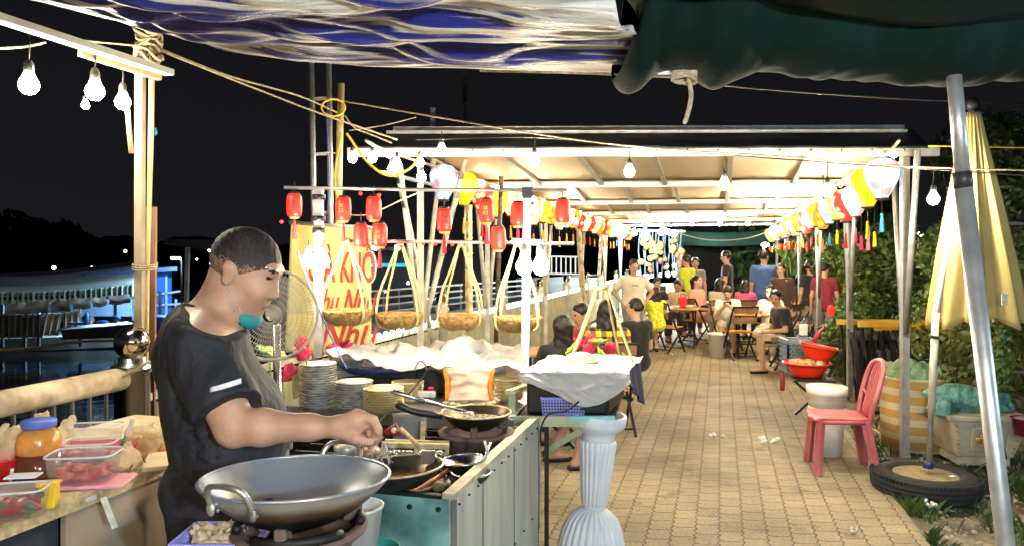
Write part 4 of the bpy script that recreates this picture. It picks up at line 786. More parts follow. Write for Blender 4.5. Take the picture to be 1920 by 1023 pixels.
for i, (x, y, d, s_, g, tl_, lb) in enumerate([(562, 640, 4.05, .075, 0, .3, 'red lotus flower behind the fan rim, left of the grey post'), (575, 660, 3.95, .08, 0, -.5, 'deep pink lotus flower low beside the tallest plate stack'), (530, 700, 3.9, .07, 0, .4, 'red lotus flower under the fan guard near the cook\'s arm'), (548, 690, 3.95, .07, 0, -.3, 'pink lotus flower left of the tallest plate stack'), (618, 652, 4.3, .08, 0, .6, 'pink lotus flower just right of the grey post base'), (640, 640, 4.4, .07, 0, 1.0, 'pink lotus petals below the basket before the banner'), (505, 655, 3.9, .08, 1, .4, 'green lotus leaf seen through the fan guard'),
    (1088, 640, 4.5, .075, 0, -.2, 'tall pink lotus bud at the left of the bunch on the white cloth'), (1106, 636, 4.55, .08, 0, .2, 'red lotus flower at the top of the bunch on the white cloth'), (1102, 655, 4.45, .085, 0, .0, 'pale pink lotus flower in the middle of the bunch'), (1138, 650, 4.5, .08, 0, .5, 'magenta lotus flower at the right of the bunch'), (1140, 668, 4.4, .07, 0, .8, 'low magenta lotus flower beside the plates on the cloth'), (1121, 630, 4.4, .055, 1, 0, 'flat-topped green lotus pod in the bunch'), (1131, 655, 4.35, .055, 1, .7, 'round green lotus leaf in the bunch'), (1076, 641, 4.4, .05, 1, -.8, 'upright green lotus leaf at the left of the bunch'), (1172, 664, 4.35, .055, 1, .9, 'pale green lotus leaf at the right corner of the cloth')]):
    lotus(W(x, y+14, d), s_, lb, g, tl_, i)
# ---------------------------------------------------------------- steel counter with plates
m_stain = mat('counter_steel', (.55, .56, .58), rough=.3, metal=.9, noise=(5, .15), bump=(40, .1), stretch=(1, 6, 1)); m_wood = mat('pale_wood', (.50, .38, .20), rough=.7, noise=(6, .25), bump=(40, .4), stretch=(1, 8, 8)); m_dkmet = mat('black_iron', (.015, .014, .013), rough=.55, metal=.3, noise=(15, .35), bump=(60, .4))
CZ = .80
ct = thing('steel_counter', 'long stainless counter full of plate stacks behind the cooking cart', 'counter', W(760, 800, 4.1))
P0, P1 = onz(522, 760, CZ), onz(965, 787, CZ); BK = Vector((.14, .75, 0))
MB(True).hexa([P0-Vector((0, 0, .02)), P1-Vector((0, 0, .02)), P1+BK-Vector((0, 0, .02)), P0+BK-Vector((0, 0, .02))], [P0, P1, P1+BK, P0+BK]).build('top', m_stain, ct)
MB(True).hexa([P0+Vector((0, -.004, -.07)), P1+Vector((0, -.004, -.07)), P1+Vector((0, .02, -.07)), P0+Vector((0, .02, -.07))], [P0+Vector((0, -.004, .004)), P1+Vector((0, -.004, .004)), P1+Vector((0, .02, .004)), P0+Vector((0, .02, .004))]).build('front_rim', m_stain, ct, bevel=.004)
MB(True).hexa([P0+Vector((.03, .1, -.74)), P1+Vector((-.03, .1, -.74)), P1+BK+Vector((-.05, -.05, -.74)), P0+BK+Vector((.05, -.05, -.74))], [P0+Vector((.03, .1, -.03)), P1+Vector((-.03, .1, -.03)), P1+BK+Vector((-.05, -.05, -.03)), P0+BK+Vector((.05, -.05, -.03))]).build('cabinet', mat('dark_metal', (.03, .03, .032), rough=.4, metal=.5, noise=(3, .4)), ct)
for p in (P0, P1, P0+BK, P1+BK): MB(True).beam(p+Vector((0, 0, -.03)), Vector((p.x, p.y, 0)), .035).build('leg', m_stain, ct)
# plates
m_china = mat('china', (.72, .68, .58), rough=.25, noise=(9, .08), coat=.3); m_chinad = mat('china_pattern', (.46, .46, .45), rough=.25, noise=(22, .35), col2=(.80, .75, .64), coat=.3); m_chy = mat('china_yellow', (.78, .66, .36), rough=.3, noise=(9, .12))
PL = {}
def plate_stack(x, ybot, r, n, d, where, m, top_m=None, step=.0135, zb=None):
    z0 = CZ+.001 if zb is None else zb; base = W(x, ybot, d); rs = random.Random(int(x))
    for i in range(n):
        wob = Vector((rs.uniform(-.003, .003), rs.uniform(-.003, .003), 0)); p = Vector((base.x, base.y, z0+i*step))+wob
        lab = ('%s plate from the bottom of the %s' % (ORD[i], where)) if i < n-1 else 'topmost plate of the %s' % where
        lab = ' '.join(lab.split()[:16])
        key = (round(r, 3), m.name)
        if key not in PL: 
            k = MB(); k.lathe([(.001, .003), (r*.5, .003), (r*.55, 0), (r*.6, .0), (r*.62, .005), (r*.8, .011), (r*.97, .0205), (r, .023), (r*1.0, .0245), (r*.95, .0225), (r*.78, .0135), (r*.6, .008), (.001, .007)], 36, rad=lambda th, z: 1+.008*math.sin(th*12))
            PL[key] = k.build('plate', m, label=lab, cat='plate', group='plates stacked on the steel counter', loc=p)
        else: dup(PL[key], p, rs.random()*6, lab, 'plates stacked on the steel counter')
plate_stack(596, 745, .100, 18, 4.02, 'tall leftmost plate stack', m_chinad, step=.0128)
plate_stack(664, 748, .100, 11, 3.99, 'medium stack second from the left', m_chinad, step=.0128)
plate_stack(719, 752, .108, 9, 3.93, 'yellowish stack third from the left', m_chy, step=.0128)
plate_stack(764, 740, .092, 8, 4.2, 'stack beside the black handset, fourth along', m_chy, step=.0128)
plate_stack(654, 715, .10, 15, 4.5, 'stack half hidden behind the medium stack', m_chinad, step=.0128)
plate_stack(954, 742, .085, 9, 4.22, 'low stack right of the orange bag', m_chy, step=.0128)
# tray and cloth heap
m_clr = mat('white_cloth', (.58, .56, .52), rough=.6, noise=(6, .08), bump=(14, .7, .012), transl=.1); m_bag = mat('orange_bag', (.74, .52, .36), rough=.4, noise=(3, .06), col2=(.80, .66, .50), bump=(6, .25, .01)); m_org = mat('orange_trim', (.90, .28, .02), rough=.4, noise=(8, .15)); m_bask = mat('violet_basket', (.30, .32, .80), rough=.4, noise=(10, .08)); m_navy = mat('navy_plastic', (.02, .03, .15), rough=.4)
tr = thing('serving_tray', 'dark blue oval tray of food under the white cloth', 'tray', W(715, 700, 4.45))
MB(True).lathe([(.01, 0), (.22, 0), (.27, .03), (.28, .03), (.23, -.01), (.01, -.01)], 30, W(720, 688, 4.5)).build('rim', m_navy, tr)
MB(True).box(W(720, 725, 4.5), (.44, .3, .16)).build('support_box', m_blk, tr, bevel=.01)
def cloth(u, v):
    x = 612+375*u; yt = np.interp(u, [0, .1, .3, .5, .62, .68, .78, .9, 1], [655, 648, 646, 650, 640, 632, 645, 652, 645]); yb = np.interp(u, [0, .1, .3, .42, .5, .6, .75, .85, 1], [662, 668, 692, 694, 690, 696, 700, 690, 695])
    p = W(x, yt+(yb-yt)*v+8*nz(u*9, v*3)*math.sin(PI*v)+3*math.sin(u*60)*v, 4.62-.42*v-.08*math.sin(PI*v)); p.z += .03*nz(u*12, v*6, 4)+.014*(1-3*abs(nz(u*9+v*3, v*4, 9)))+.004*(1-3*abs(nz(u*22, v*8, 2))); return p
MB(True).grid(cloth, 200, 50).build('white_cloth', m_clr, label='crumpled white cloth over the tray and heap on the counter', cat='cloth', loc=W(780, 680, 4.4), solid=.002)
d = SDF(W(815, 700, 4.6)-Vector((.1, .3, .15)), W(945, 625, 4.6)+Vector((.15, .2, .15)), .011)
for x, y, r_ in [(868, 648, .085), (852, 662, .10), (895, 660, .10), (880, 690, .13), (925, 680, .09), (838, 684, .09)]: d.ell(W(x, y, 4.45), (r_, r_*.8, r_*.75), k=.03)
d.wave(.010, 32, 3); d.mb().build('covered_heap', m_clr, label='tall rounded heap of white plastic sheeting behind the orange bag', cat='heap', loc=W(870, 690, 4.45))
def bagf(u, v):
    x = 838+82*u+8*(1-v)*(u-.5)-10*math.sin(v*PI)*(u-.5); p = W(x+(2*nz(v*9, u)), 690+60*v, 4.15-.05*math.sin(PI*u)-.03*v); p.y += .012*nz(u*3, v*4)+.006*math.sin(u*9+v*3); return p
bgx = thing('orange_white_bag', 'white plastic bag with orange edges standing on the counter', 'bag', W(880, 750, 4.1)); MB(True).grid(bagf, 34, 30).build('panel', m_bag, bgx, solid=.003)
for u0 in (0, 1): MB(True).tube([bagf(u0, v)+Vector((.006 if u0 else -.006, -.004, 0)) for v in np.linspace(0, 1, 14)], [.006+.010*math.sin(PI*v) for v in np.linspace(0, 1, 14)], 7).build('edge_strip', m_org, bgx)
k = MB(True); rs = random.Random(3)
for i in range(9):
    q = onz(838+i*11, 752+rs.random()*8, CZ+.009); lb = '%s pale yellow slice from the left in front of the orange bag' % ORD[i]
    if i == 0: sl0 = MB().ball((0, 0, 0), (.026, .017, .009), 10).build('bread_slice', mat('slices', (.78, .62, .33), rough=.7, noise=(20, .25)), label=lb, cat='food', group='pale slices by the orange bag', loc=q)
    else: dup(sl0, q, rs.random()*3, lb, 'pale slices by the orange bag')
wire('cable', 'black curled cable rising from the plates by the handset', [W(760, 745, 3.95), W(790, 710, 4.0), W(800, 690, 4.0), W(788, 676, 4.05), W(778, 690, 4.0)], .004)
ph = thing('handset', 'black and red device lying behind the fourth plate stack', 'device', W(800, 740, 4.15)); MB(True).box(W(800, 738, 4.15), (.10, .05, .035)).build('body', m_clr, ph, bevel=.008); MB(True).box(W(808, 727, 4.15), (.03, .03, .012)).build('button', mat('red_pl', (.7, .02, .03)), ph, bevel=.004)
bb_ = thing('battery_case', 'black case behind the orange bag on the counter', 'case', W(820, 710, 4.45)); MB(True).box(W(815, 720, 4.5), (.20, .2, .2)).build('body', m_blk, bb_, bevel=.01); MB(True).tube([W(800, 688, 4.4), W(815, 680, 4.4), W(830, 688, 4.4)], .008, 6).build('handle', m_blk, bb_)
# ---------------------------------------------------------------- speaker box with white cover, right wing table
wt = thing('wing_table', 'small side table with pale green edge carrying the black box', 'table', W(1080, 800, 3.9)); WZ = .80
q0, q1 = onz(962, 783, WZ), onz(1152, 784, WZ)
MB(True).hexa([q0-Vector((0, 0, .03)), q1-Vector((0, 0, .03)), q1+Vector((.12, .6, -.03)), q0+Vector((.12, .6, -.03))], [q0, q1, q1+Vector((.12, .6, 0)), q0+Vector((.12, .6, 0))]).build('tabletop', m_dkmet, wt)
m_pgr = mat('pale_green_paint', (.42, .46, .28), rough=.6, noise=(9, .2), bump=(30, .3)); m_teal2 = mat('cart_teal', (.055, .12, .11), rough=.5, noise=(3.2, .18), bump=(12, .2), col2=(.20, .44, .40), nlo=.36, nhi=.52); m_ctgrey = mat('cart_sheet', (.44, .48, .42), rough=.42, noise=(2.5, .15), col2=(.58, .60, .52), bump=(5, .3, .01), metal=.15, stretch=(4, 4, .7))
MB(True).beam(q0+Vector((-.02, -.012, -.012)), q1+Vector((0, -.012, -.012)), .022, .05).build('edge_strip', m_pgr, wt); MB(True).beam(q1+Vector((-.22, -.018, .003)), q1+Vector((0, -.018, .003)), .02, .028).build('edge_tape', mat('tape_teal', (.25, .55, .55), rough=.4), wt)
MB(True).beam(W(1112, 792, 3.8), W(1018, 850, 3.95), .03).build('brace', m_pgr, wt); MB(True).beam(W(960, 735, 3.9), W(960, 790, 3.9), .035).build('corner_post', m_pgr, wt); MB(True).beam(W(953, 735, 3.88), W(990, 722, 4.2), .04, .02).build('corner_rail', m_pgr, wt)
for x in (1008,): MB(True).beam(onz(x, 784, WZ)+Vector((.05, .1, -.03)), Vector((onz(x, 784, WZ).x+.05, onz(x, 784, WZ).y+.1, 0)), .022).build('leg', m_dkmet, wt)
for q in (q0+Vector((.1, .55, 0)),): MB(True).beam(q+Vector((0, 0, -.03)), Vector((q.x, q.y, 0)), .03).build('leg', m_dkmet, wt)
sb = thing('speaker_box', 'large black speaker box under the white cloth on the side table', 'speaker', W(1070, 775, 4.0)); z0 = WZ+.002; zt = 1.02
f0, f1 = onz(986, 783, WZ)+Vector((0, .06, 0)), onz(1142, 783, WZ)+Vector((0, .03, 0)); bk = Vector((.16, .50, 0))
def hx(a, b_, c_, d_, zl, zh): return [[Vector((p.x, p.y, z)) for p in (a, b_, c_, d_)] for z in (zl, zh)]
MB(True).hexa(*hx(f0, f1, f1+bk, f0+bk, z0, zt)).build('cabinet', m_blk, sb, bevel=.02); MB(True).hexa(*hx(f0+Vector((.03, -.008, 0)), f1+Vector((-.03, -.008, 0)), f1+Vector((-.03, .01, 0)), f0+Vector((.03, .01, 0)), z0+.03, zt-.03)).build('grille', mat('grille', (.02, .02, .02), rough=.7, bump=(220, 1., .003)), sb)
MB(True).box(f1+bk*.5+Vector((.03, -.02, .16)), (.02, .12, .03), -.3).build('handle', m_dkmet, sb)
def draped(u, v):
    s0, s1 = f0+Vector((-.03, -.03, 0)), f1+Vector((.10, -.03, 0)); p = s0.lerp(s1, u); bd = bk*1.05
    if v < .5: q = p+bd*(1-v/.5); z = zt+.008+.012*nz(u*7, v*9)+.015*math.sin(PI*u)
    else: q = p+Vector((0, -.025-.02*math.sin(u*14)*(v-.5)*2, 0)); z = zt+.012-(v-.5)*2*(.045+.125*math.sin(PI*min(1, u**1.5)))
    cr = (1-3*abs(nz(u*3+v*2, v*2.5, 8)))*.010+(1-3*abs(nz(u*7-v*4, v*4, 1)))*.005; q = Vector((q.x+.010*nz(u*5, v*8, 7), q.y+.015*nz(u*8, v*4)-(cr if v > .5 else 0), z+(cr if v < .5 else 0))); return q
MB(True).grid(draped, 130, 90).build('cover_cloth', m_clr, label='white cloth draped over the black speaker box', cat='cloth', loc=W(1090, 700, 4.0), solid=.002)
def drape2(u, v): p = f1+bk*u+Vector((.07, -.02, 0)); return Vector((p.x+.03*v+.012*math.sin(u*14), p.y, zt+.005-v*(.06+.20*u))) 
MB(True).grid(drape2, 20, 16).build('navy_cloth', mat('navy_cloth', (.015, .02, .07), rough=.7, noise=(8, .3)), label='dark navy cloth flap hanging at the right end of the speaker box', cat='cloth', loc=f1, solid=.004)
gpl = 'yellowish plates upside down on the white cloth'
for i in range(3):
    MB(True).lathe([(.10-.012*i, 0), (.098-.012*i, .008), (.07-.01*i, .018), (.04, .022), (.002, .022)], 28, Vector((f0.x+.30, f0.y+.22, zt+.028+.0125*i))).build('upturned_plate', m_chy, label=['bottom plate of the upturned pile on the white cloth', 'middle plate of the upturned pile on the white cloth', 'top plate of the upturned pile on the white cloth'][i], cat='plate', group=gpl, loc=f0)
pb = thing('plastic_basket', 'violet perforated plastic basket in front of the speaker box', 'basket', W(1056, 775, 3.75)); c0 = onz(1056, 779, WZ)+Vector((0, .045, 0)); 
def bk_walls(c, sx, sy, h, n, m_, par, tp=1.1, mm=.005):
    k = MB(True); 
    for sgn in (-1, 1):
        for i in range(n+1):
            x = -sx/2+sx*i/n; k.beam(c+Vector((x, sgn*sy/2, 0)), c+Vector((x*tp, sgn*sy/2*tp, h)), mm, mm*.6)
        for i in range(int(n*sy/sx)+1):
            y = -sy/2+sy*i/int(n*sy/sx); k.beam(c+Vector((sgn*sx/2, y, 0)), c+Vector((sgn*sx/2*tp, y*tp, h)), mm, mm*.6)
    for j in range(7):
        f = 1+(tp-1)*j/6; z = h*j/6; t_ = mm if j not in (0, 6) else mm*2.6; A = [c+Vector((a*sx/2*f, b*sy/2*f, z)) for a, b in ((-1, -1), (1, -1), (1, 1), (-1, 1))]
        for i in range(4): k.beam(A[i], A[(i+1) % 4], t_*.6 if j in (0, 6) else mm*.6, t_)
    k.build('side_mesh', m_, par); MB(True).box(c+Vector((0, 0, .003)), (sx, sy, .004)).build('bottom', m_, par)
bk_walls(c0, .205, .12, .092, 15, m_bask, pb)
wire('cable', 'black cable drooping across the violet basket to the table edge', [W(1085, 752, 3.7), W(1060, 770, 3.62), W(1030, 775, 3.6), W(1015, 800, 3.65), W(1014, 830, 3.7)], .005)
# bamboo yoke over the speaker box
yk = thing('bamboo_yoke', 'empty bamboo carrying yoke standing on the white cloth', 'yoke', W(1130, 670, 4.2)); k = MB(True)
for x0, y0, x1, y1, dd in [(1118, 540, 1066, 682, 4.05), (1122, 540, 1078, 660, 4.35), (1136, 537, 1163, 672, 4.35), (1140, 537, 1188, 682, 4.05)]: MB(True).tube(catmull([W(x0, y0, 4.2), W(x0*.55+x1*.45, y0*.52+y1*.48, (4.2+dd)/2), W(x1, y1, dd)], 5), .0075, 6).build('strap', m_strap, yk)
MB(True).tube([W(1114, 541, 4.2), W(1142, 538, 4.2)], .013, 7).build('top_bar', m_bamboo, yk)
# pedestal
m_cer = mat('glazed_pedestal', (.74, .78, .82), rough=.35, noise=(5, .08), coat=.4, bump=(9, .1))
pe = thing('fluted_pedestal', 'white fluted ceramic pedestal column supporting the side table', 'pedestal', (W(1106, 800, 3.86).x, 3.86, 0.005)); pe.rotation_euler.y = R(3.6); fl = lambda n, a: (lambda th, z: 1+a*(abs(math.sin(th*n/2))*2-1))
MB().lathe([(.086, .660), (.087, .685), (.094, .705), (.112, .722), (.132, .738), (.140, .758), (.143, .79), (.139, .80), (.125, .80), (.11, .785), (.001, .78)], 48).build('capital', m_cer, pe)
MB().lathe([(.062, .335), (.066, .34), (.080, .50), (.088, .60), (.094, .655), (.087, .667)], 160, rad=fl(20, .05)).build('shaft', m_cer, pe)
MB().lathe([(.055, .31), (.06, .325), (.055, .338)], 40).build('collar', m_cer, pe)
MB().lathe([(.185, 0), (.185, .03), (.172, .045), (.166, .12), (.153, .19), (.126, .26), (.09, .295), (.058, .315)], 180, rad=fl(26, .05)).build('base', m_cer, pe)
# ---------------------------------------------------------------- cooking cart
KZ = .80
cart = thing('cooking_cart', 'sheet metal cooking cart with teal front and grey side panels', 'cart', W(850, 1023, 2.6))
c1 = onz(850, 934, KZ); c2 = onz(1010, 785, KZ); un = (c2-c1).normalized(); vn = Vector((un.y, -un.x, 0)); WD = 1.05; c4 = c1-vn*WD; c3 = c2-vn*WD
def dn(p, z): return Vector((p.x, p.y, z))
def rivets(p, q, n, off, par, r_=.007):
    k = MB(True); [k.ball(p.lerp(q, (i+.5)/n)+off, r_, 6) for i in range(n)]; k.build('rivet_row', m_dkmet, par)
MB(True).hexa([dn(c1, .04), dn(c2, .04), dn(c2, .04)-vn*.015, dn(c1, .04)-vn*.015], [dn(c1, KZ-.003), dn(c2, KZ-.003), dn(c2, KZ-.003)-vn*.015, dn(c1, KZ-.003)-vn*.015]).build('side_panel', m_ctgrey, cart)
MB(True).hexa([dn(c4, .04), dn(c1, .04)-vn*.016, dn(c1, .04)-vn*.016+un*.015, dn(c4, .04)+un*.015], [dn(c4, KZ-.003), dn(c1, KZ-.003)-vn*.016, dn(c1, KZ-.003)-vn*.016+un*.015, dn(c4, KZ-.003)+un*.015]).build('front_panel', m_teal2, cart)
MB(True).hexa([dn(c2, .04)-un*.015, dn(c2, .04), dn(c3, .04), dn(c3, .04)-un*.015], [dn(c2, KZ)-un*.015, dn(c2, KZ), dn(c3, KZ), dn(c3, KZ)-un*.015]).build('rear_panel', mat('dark_metal', (.03, .03, .03)), cart)
MB(True).hexa([dn(c4, .5), dn(c1, .5)-vn*.02, dn(c2, .5)-vn*.02, dn(c3, .5)], [dn(c4, .52), dn(c1, .52)-vn*.02, dn(c2, .52)-vn*.02, dn(c3, .52)]).build('deck', m_dkmet, cart)
m_edge = mat('worn_edge', (.52, .48, .33), rough=.6, noise=(14, .3), col2=(.65, .60, .42), bump=(40, .5))
MB(True).beam(c1+Vector((0, 0, .006))-vn*.018, c2+Vector((0, 0, .006))-vn*.018, .044, .018).build('side_rim', m_edge, cart)
MB(True).beam(c4+Vector((0, 0, .002))+un*.006, c1-vn*.042+Vector((0, 0, .002))+un*.006, .026, .012).build('front_rim', m_dkmet, cart)
MB(True).beam(dn(c1, .04)+vn*.003, dn(c1, KZ-.005)+vn*.003, .018).build('corner_strip', mat('seam', (.12, .14, .12), rough=.6), cart)
for t_ in (.26, .62): MB(True).beam(dn(c1.lerp(c2, t_), .05)+vn*.002, dn(c1.lerp(c2, t_), KZ-.02)+vn*.002, .004, .004).build('seam', mat('seam', (.12, .14, .12)), cart)
MB(True).beam(dn(c1, .05)-vn*.33-un*.003, dn(c1, KZ-.02)-vn*.33-un*.003, .004, .004).build('seam', mat('seam', (.12, .14, .12)), cart)
rivets(c1+Vector((0, 0, -.035)), c2+Vector((0, 0, -.035)), 12, vn*.004, cart, .005); rivets(dn(c1, .35)+un*.4, dn(c1, .35)+un*1.2, 5, vn*.004, cart, .005); rivets(c1-vn*.42+Vector((0, 0, -.04)), c1+Vector((0, 0, -.04)), 4, -un*.004, cart, .010); rivets(dn(c1, .66)-vn*.03, dn(c1, .3)-vn*.03, 4, -un*.004, cart, .010)
MB(True).beam(onz(905, 873, KZ+.02), onz(990, 861, KZ+.02), .012).build('hinge_pin', m_edge, cart) if False else None
# shallow coal pit clutter: bars, dishes, iron bits
k = MB(True)
for i in range(6): q = c4.lerp(c3, .35+.1*i)+Vector((0, 0, -.05)); k.beam(q+vn*.1, q+vn*(WD-.1), .012)
k.build('grate', m_dkmet, cart)
m_clay = mat('clay_stove', (.13, .085, .07), rough=.9, noise=(7, .3), bump=(30, .5, .006)); m_fire = mat('ember', (.9, .2, .02), noise=(30, .6), emit=4, ecol=(1, .18, .02))
def stove(c, r, h, label, prongs=3, notch=True):
    t = thing('charcoal_stove', label, 'stove', c); 
    MB().lathe([(r*.62, -h), (r*.66, -h*.9), (r*.78, -h*.5), (r*.9, -h*.12), (r*1.06, -h*.08), (r*1.1, 0), (r*.92, .004), (r*.85, -h*.1), (r*.6, -h*.4), (.005, -h*.45)], 36).build('bowl', m_clay, t)
    for i in range(prongs):
        a = .5+2*PI*i/prongs; MB().box((r*.86*math.cos(a), r*.86*math.sin(a), .022), (.05, .03, .05), a).build('prong', m_clay, t, bevel=.006)
    MB().ball((r*.66, -r*.45, -h*.55), (.05, .03, .035), 12).build('air_hole', m_dkmet, t)
    return t
def pan(c, r, h, label, m_in, m_out, name='frying_pan', cat='pan', tilt=(0, 0), rim=None, group=None, deep=.5):
    t = thing(name, label, cat, c, group=group); T = Matrix.Rotation(tilt[0], 3, 'X') @ Matrix.Rotation(tilt[1], 3, 'Y')
    prof = lambda o: [(r*s_+o, -h*(1-s_**2.6)*1-(.004 if o else 0)) for s_ in np.linspace(.0, 1, 14)]
    pi = [(max(.001, r*s_), -h*(1-s_**2.2)) for s_ in np.linspace(0, 1, 15)]; po = [(max(.001, (r+.003)*s_), -h*(1-s_**2.2)-.004) for s_ in np.linspace(0, 1, 15)]
    MB().lathe(pi, 56, M=T, cap=False).build('inner_surface', m_in, t); MB().lathe(po, 56, M=T, cap=False).build('outer_shell', m_out, t)
    MB().tube([T @ Vector((r*math.cos(a)*1.004, r*math.sin(a)*1.004, 0)) for a in np.linspace(0, 2*PI, 61)[:-1]], .0042, 6, loop=True).build('rim', rim or m_in, t)
    return t, T
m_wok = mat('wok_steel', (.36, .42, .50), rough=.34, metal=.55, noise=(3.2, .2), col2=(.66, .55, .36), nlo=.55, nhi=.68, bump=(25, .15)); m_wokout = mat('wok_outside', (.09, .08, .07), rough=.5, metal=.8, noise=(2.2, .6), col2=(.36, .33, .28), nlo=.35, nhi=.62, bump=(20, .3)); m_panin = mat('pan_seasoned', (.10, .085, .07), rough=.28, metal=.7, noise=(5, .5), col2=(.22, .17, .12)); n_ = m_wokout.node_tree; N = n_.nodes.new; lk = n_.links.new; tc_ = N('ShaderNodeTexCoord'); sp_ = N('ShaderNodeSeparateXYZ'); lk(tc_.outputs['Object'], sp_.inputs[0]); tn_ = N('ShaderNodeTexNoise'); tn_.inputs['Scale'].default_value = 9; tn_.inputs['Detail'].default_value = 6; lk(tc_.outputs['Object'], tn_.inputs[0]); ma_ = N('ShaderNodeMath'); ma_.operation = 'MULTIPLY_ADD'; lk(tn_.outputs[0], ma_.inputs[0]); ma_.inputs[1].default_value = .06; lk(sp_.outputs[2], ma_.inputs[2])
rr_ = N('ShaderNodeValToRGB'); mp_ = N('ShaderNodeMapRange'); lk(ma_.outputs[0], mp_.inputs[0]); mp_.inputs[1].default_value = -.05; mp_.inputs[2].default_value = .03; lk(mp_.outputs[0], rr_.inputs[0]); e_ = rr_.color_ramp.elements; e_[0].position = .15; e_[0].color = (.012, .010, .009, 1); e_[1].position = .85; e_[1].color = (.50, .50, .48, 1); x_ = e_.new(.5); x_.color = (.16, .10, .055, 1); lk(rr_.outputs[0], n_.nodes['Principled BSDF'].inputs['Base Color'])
m_oil = mat('oil', (.25, .15, .05), rough=.06, noise=(10, .4), trans=.2)
# big wok front
wc = W(556, 892, 1.85)
wk, T = pan(wc, .227, .118, 'big silvery steel wok with two handles in the foreground', m_wok, m_wokout, 'wok', 'wok', (R(-2.5), R(0)), rim=m_wok)
def wok_handle(a0, lift):
    k = MB(); pts = []; n = Vector((math.cos(a0), math.sin(a0), 0)); t_ = Vector((-n.y, n.x, 0)); r_ = .227
    for u, v, z in [(-.058, -.012, -.03), (-.058, .0, -.008), (-.055, .010, .012), (-.040, .020, .030), (0, .024, .036), (.040, .020, .030), (.055, .010, .012), (.058, .0, -.008), (.058, -.012, -.03)]: pts.append(T @ (n*(r_+v*lift)+t_*u+Vector((0, 0, z))))
    k.tube(catmull(pts, 4), .0072, 10); k.build('handle', mat('alu_handle', (.55, .54, .50), rough=.35, metal=.9, noise=(20, .2)), wk)
    for s_ in (-1, 1):
        k = MB(); k.ball(T @ (n*(r_-.004)+t_*s_*.058+Vector((0, 0, -.026))), (.007, .012, .017), 12, Matrix.Rotation(a0, 3, 'Z')); [k.ball(T @ (n*(r_-.016-.006*j)+t_*s_*.055+Vector((0, 0, -.018-.016*j))), .005, 8) for j in (0, 1)]
        k.build('handle_bracket', mat('bracket_dark', (.12, .10, .08), rough=.5, metal=.7, noise=(20, .5), col2=(.5, .48, .44)), wk)
wok_handle(R(75), 1); wok_handle(R(-112), 1)
sv = stove(W(563, 985, 1.87), .153, .16, 'dark clay charcoal stove under the big wok', 3)
for i in range(3):
    MB().tube([(.15*math.cos(a), .15*math.sin(a), .012) for a in np.linspace(i*2.09, i*2.09+1.5, 9)], .012, 6).build('ring_segment', m_dkmet, sv)
# small table under the wok
tb = thing('low_table', 'wooden edged low table under the wok stove at the bottom', 'table', W(450, 1020, 2.0)); zt2 = W(563, 985, 1.87).z-.162
MB(True).hexa(*hx(Vector((-.92, 1.80, 0)), Vector((-.36, 1.66, 0)), Vector((-.28, 2.08, 0)), Vector((-.86, 2.0, 0)), zt2-.03, zt2-.001)).build('tabletop', m_wood, tb, bevel=.004)
for p in ((-.88, 1.83), (-.40, 1.71), (-.34, 2.03), (-.83, 1.96)): MB(True).beam((p[0], p[1], 0), (p[0], p[1], zt2-.03), .04).build('leg', m_wood, tb)
vb = thing('plastic_basket', 'violet plastic basket with rice noodles beside the wok stove', 'basket', W(405, 1010, 1.98)); bk_walls(W(418, 1010, 1.84)-Vector((0, 0, .035)), .17, .13, .045, 14, m_bask, vb, 1.15)
d = SDF(W(408, 987, 1.84)-Vector((.1, .1, .06)), W(408, 987, 1.84)+Vector((.1, .1, .07)), .006); [d.cap(W(408, 1000, 1.84)+Vector((random.uniform(-.05, .05), random.uniform(-.04, .04), -.015)), W(408, 1000, 1.84)+Vector((random.uniform(-.06, .06), random.uniform(-.04, .04), random.uniform(-.01, .02))), .007, .007, k=.003) for i in range(70)]; d.wave(.003, 120, 2)
d.mb().build('noodle_pile', mat('noodles', (.50, .40, .26), rough=.6, noise=(40, .2), bump=(120, 1., .004)), label='pale noodle heap in the violet basket under the wok rim', cat='food', loc=W(408, 987, 1.84))
tub = thing('white_tub', 'translucent white plastic tub right of the wok stove', 'tub', W(672, 1040, 2.1)); MB(True).lathe([(.001, -.17), (.055, -.17), (.075, 0), (.079, 0), (.079, .006), (.072, .006), (.053, -.16), (.001, -.16)], 30, W(668, 950, 2.15)).build('wall', mat('tub_white', (.72, .76, .76), rough=.35, noise=(3, .08), transl=.3), tub)
MB(True).lathe([(.001, -.02), (.07, -.02), (.09, .02), (.095, .02), (.001, .0)], 30, W(690, 1040, 2.2)).build('teal_bowl', mat('teal_plastic', (.03, .30, .26), rough=.35), label='teal plastic bowl under the white tub', cat='bowl', loc=W(690, 1040, 2.2))
# second pan with steam-darkened oil
p2, T2 = pan(W(748, 873, 2.62), .155, .075, 'black frying wok in the middle being seasoned by the cook', m_panin, m_dkmet, 'wok', 'wok', (R(-1), R(-3)), rim=mat('rim_warm', (.50, .40, .24), rough=.4, metal=.6, noise=(20, .3)))
MB().lathe([(.001, -.045), (.10, -.045)], 40, M=T2, cap=False).build('oil', m_oil, p2)
ring = thing('gas_ring', 'black iron ring burner under the middle wok', 'burner', W(745, 925, 2.62)); MB(True).lathe([(.11, -.05), (.13, -.05), (.13, 0), (.11, 0), (.11, -.05)], 30, W(752, 905, 2.80), cap=False).build('ring', m_dkmet, ring)
for i in range(3): MB(True).tube([W(752, 905, 2.80)+Vector((.1*math.cos(i*2.1), .1*math.sin(i*2.1), -.2)), W(752, 905, 2.80)+Vector((.1*math.cos(i*2.1), .1*math.sin(i*2.1), 0))], .012, 6).build('leg', m_dkmet, ring)
MB(True).ball(W(823, 912, 2.75), (.028, .02, .02), 10).build('valve_knob', mat('knob_rust', (.20, .15, .10), rough=.6, noise=(40, .5)), ring)
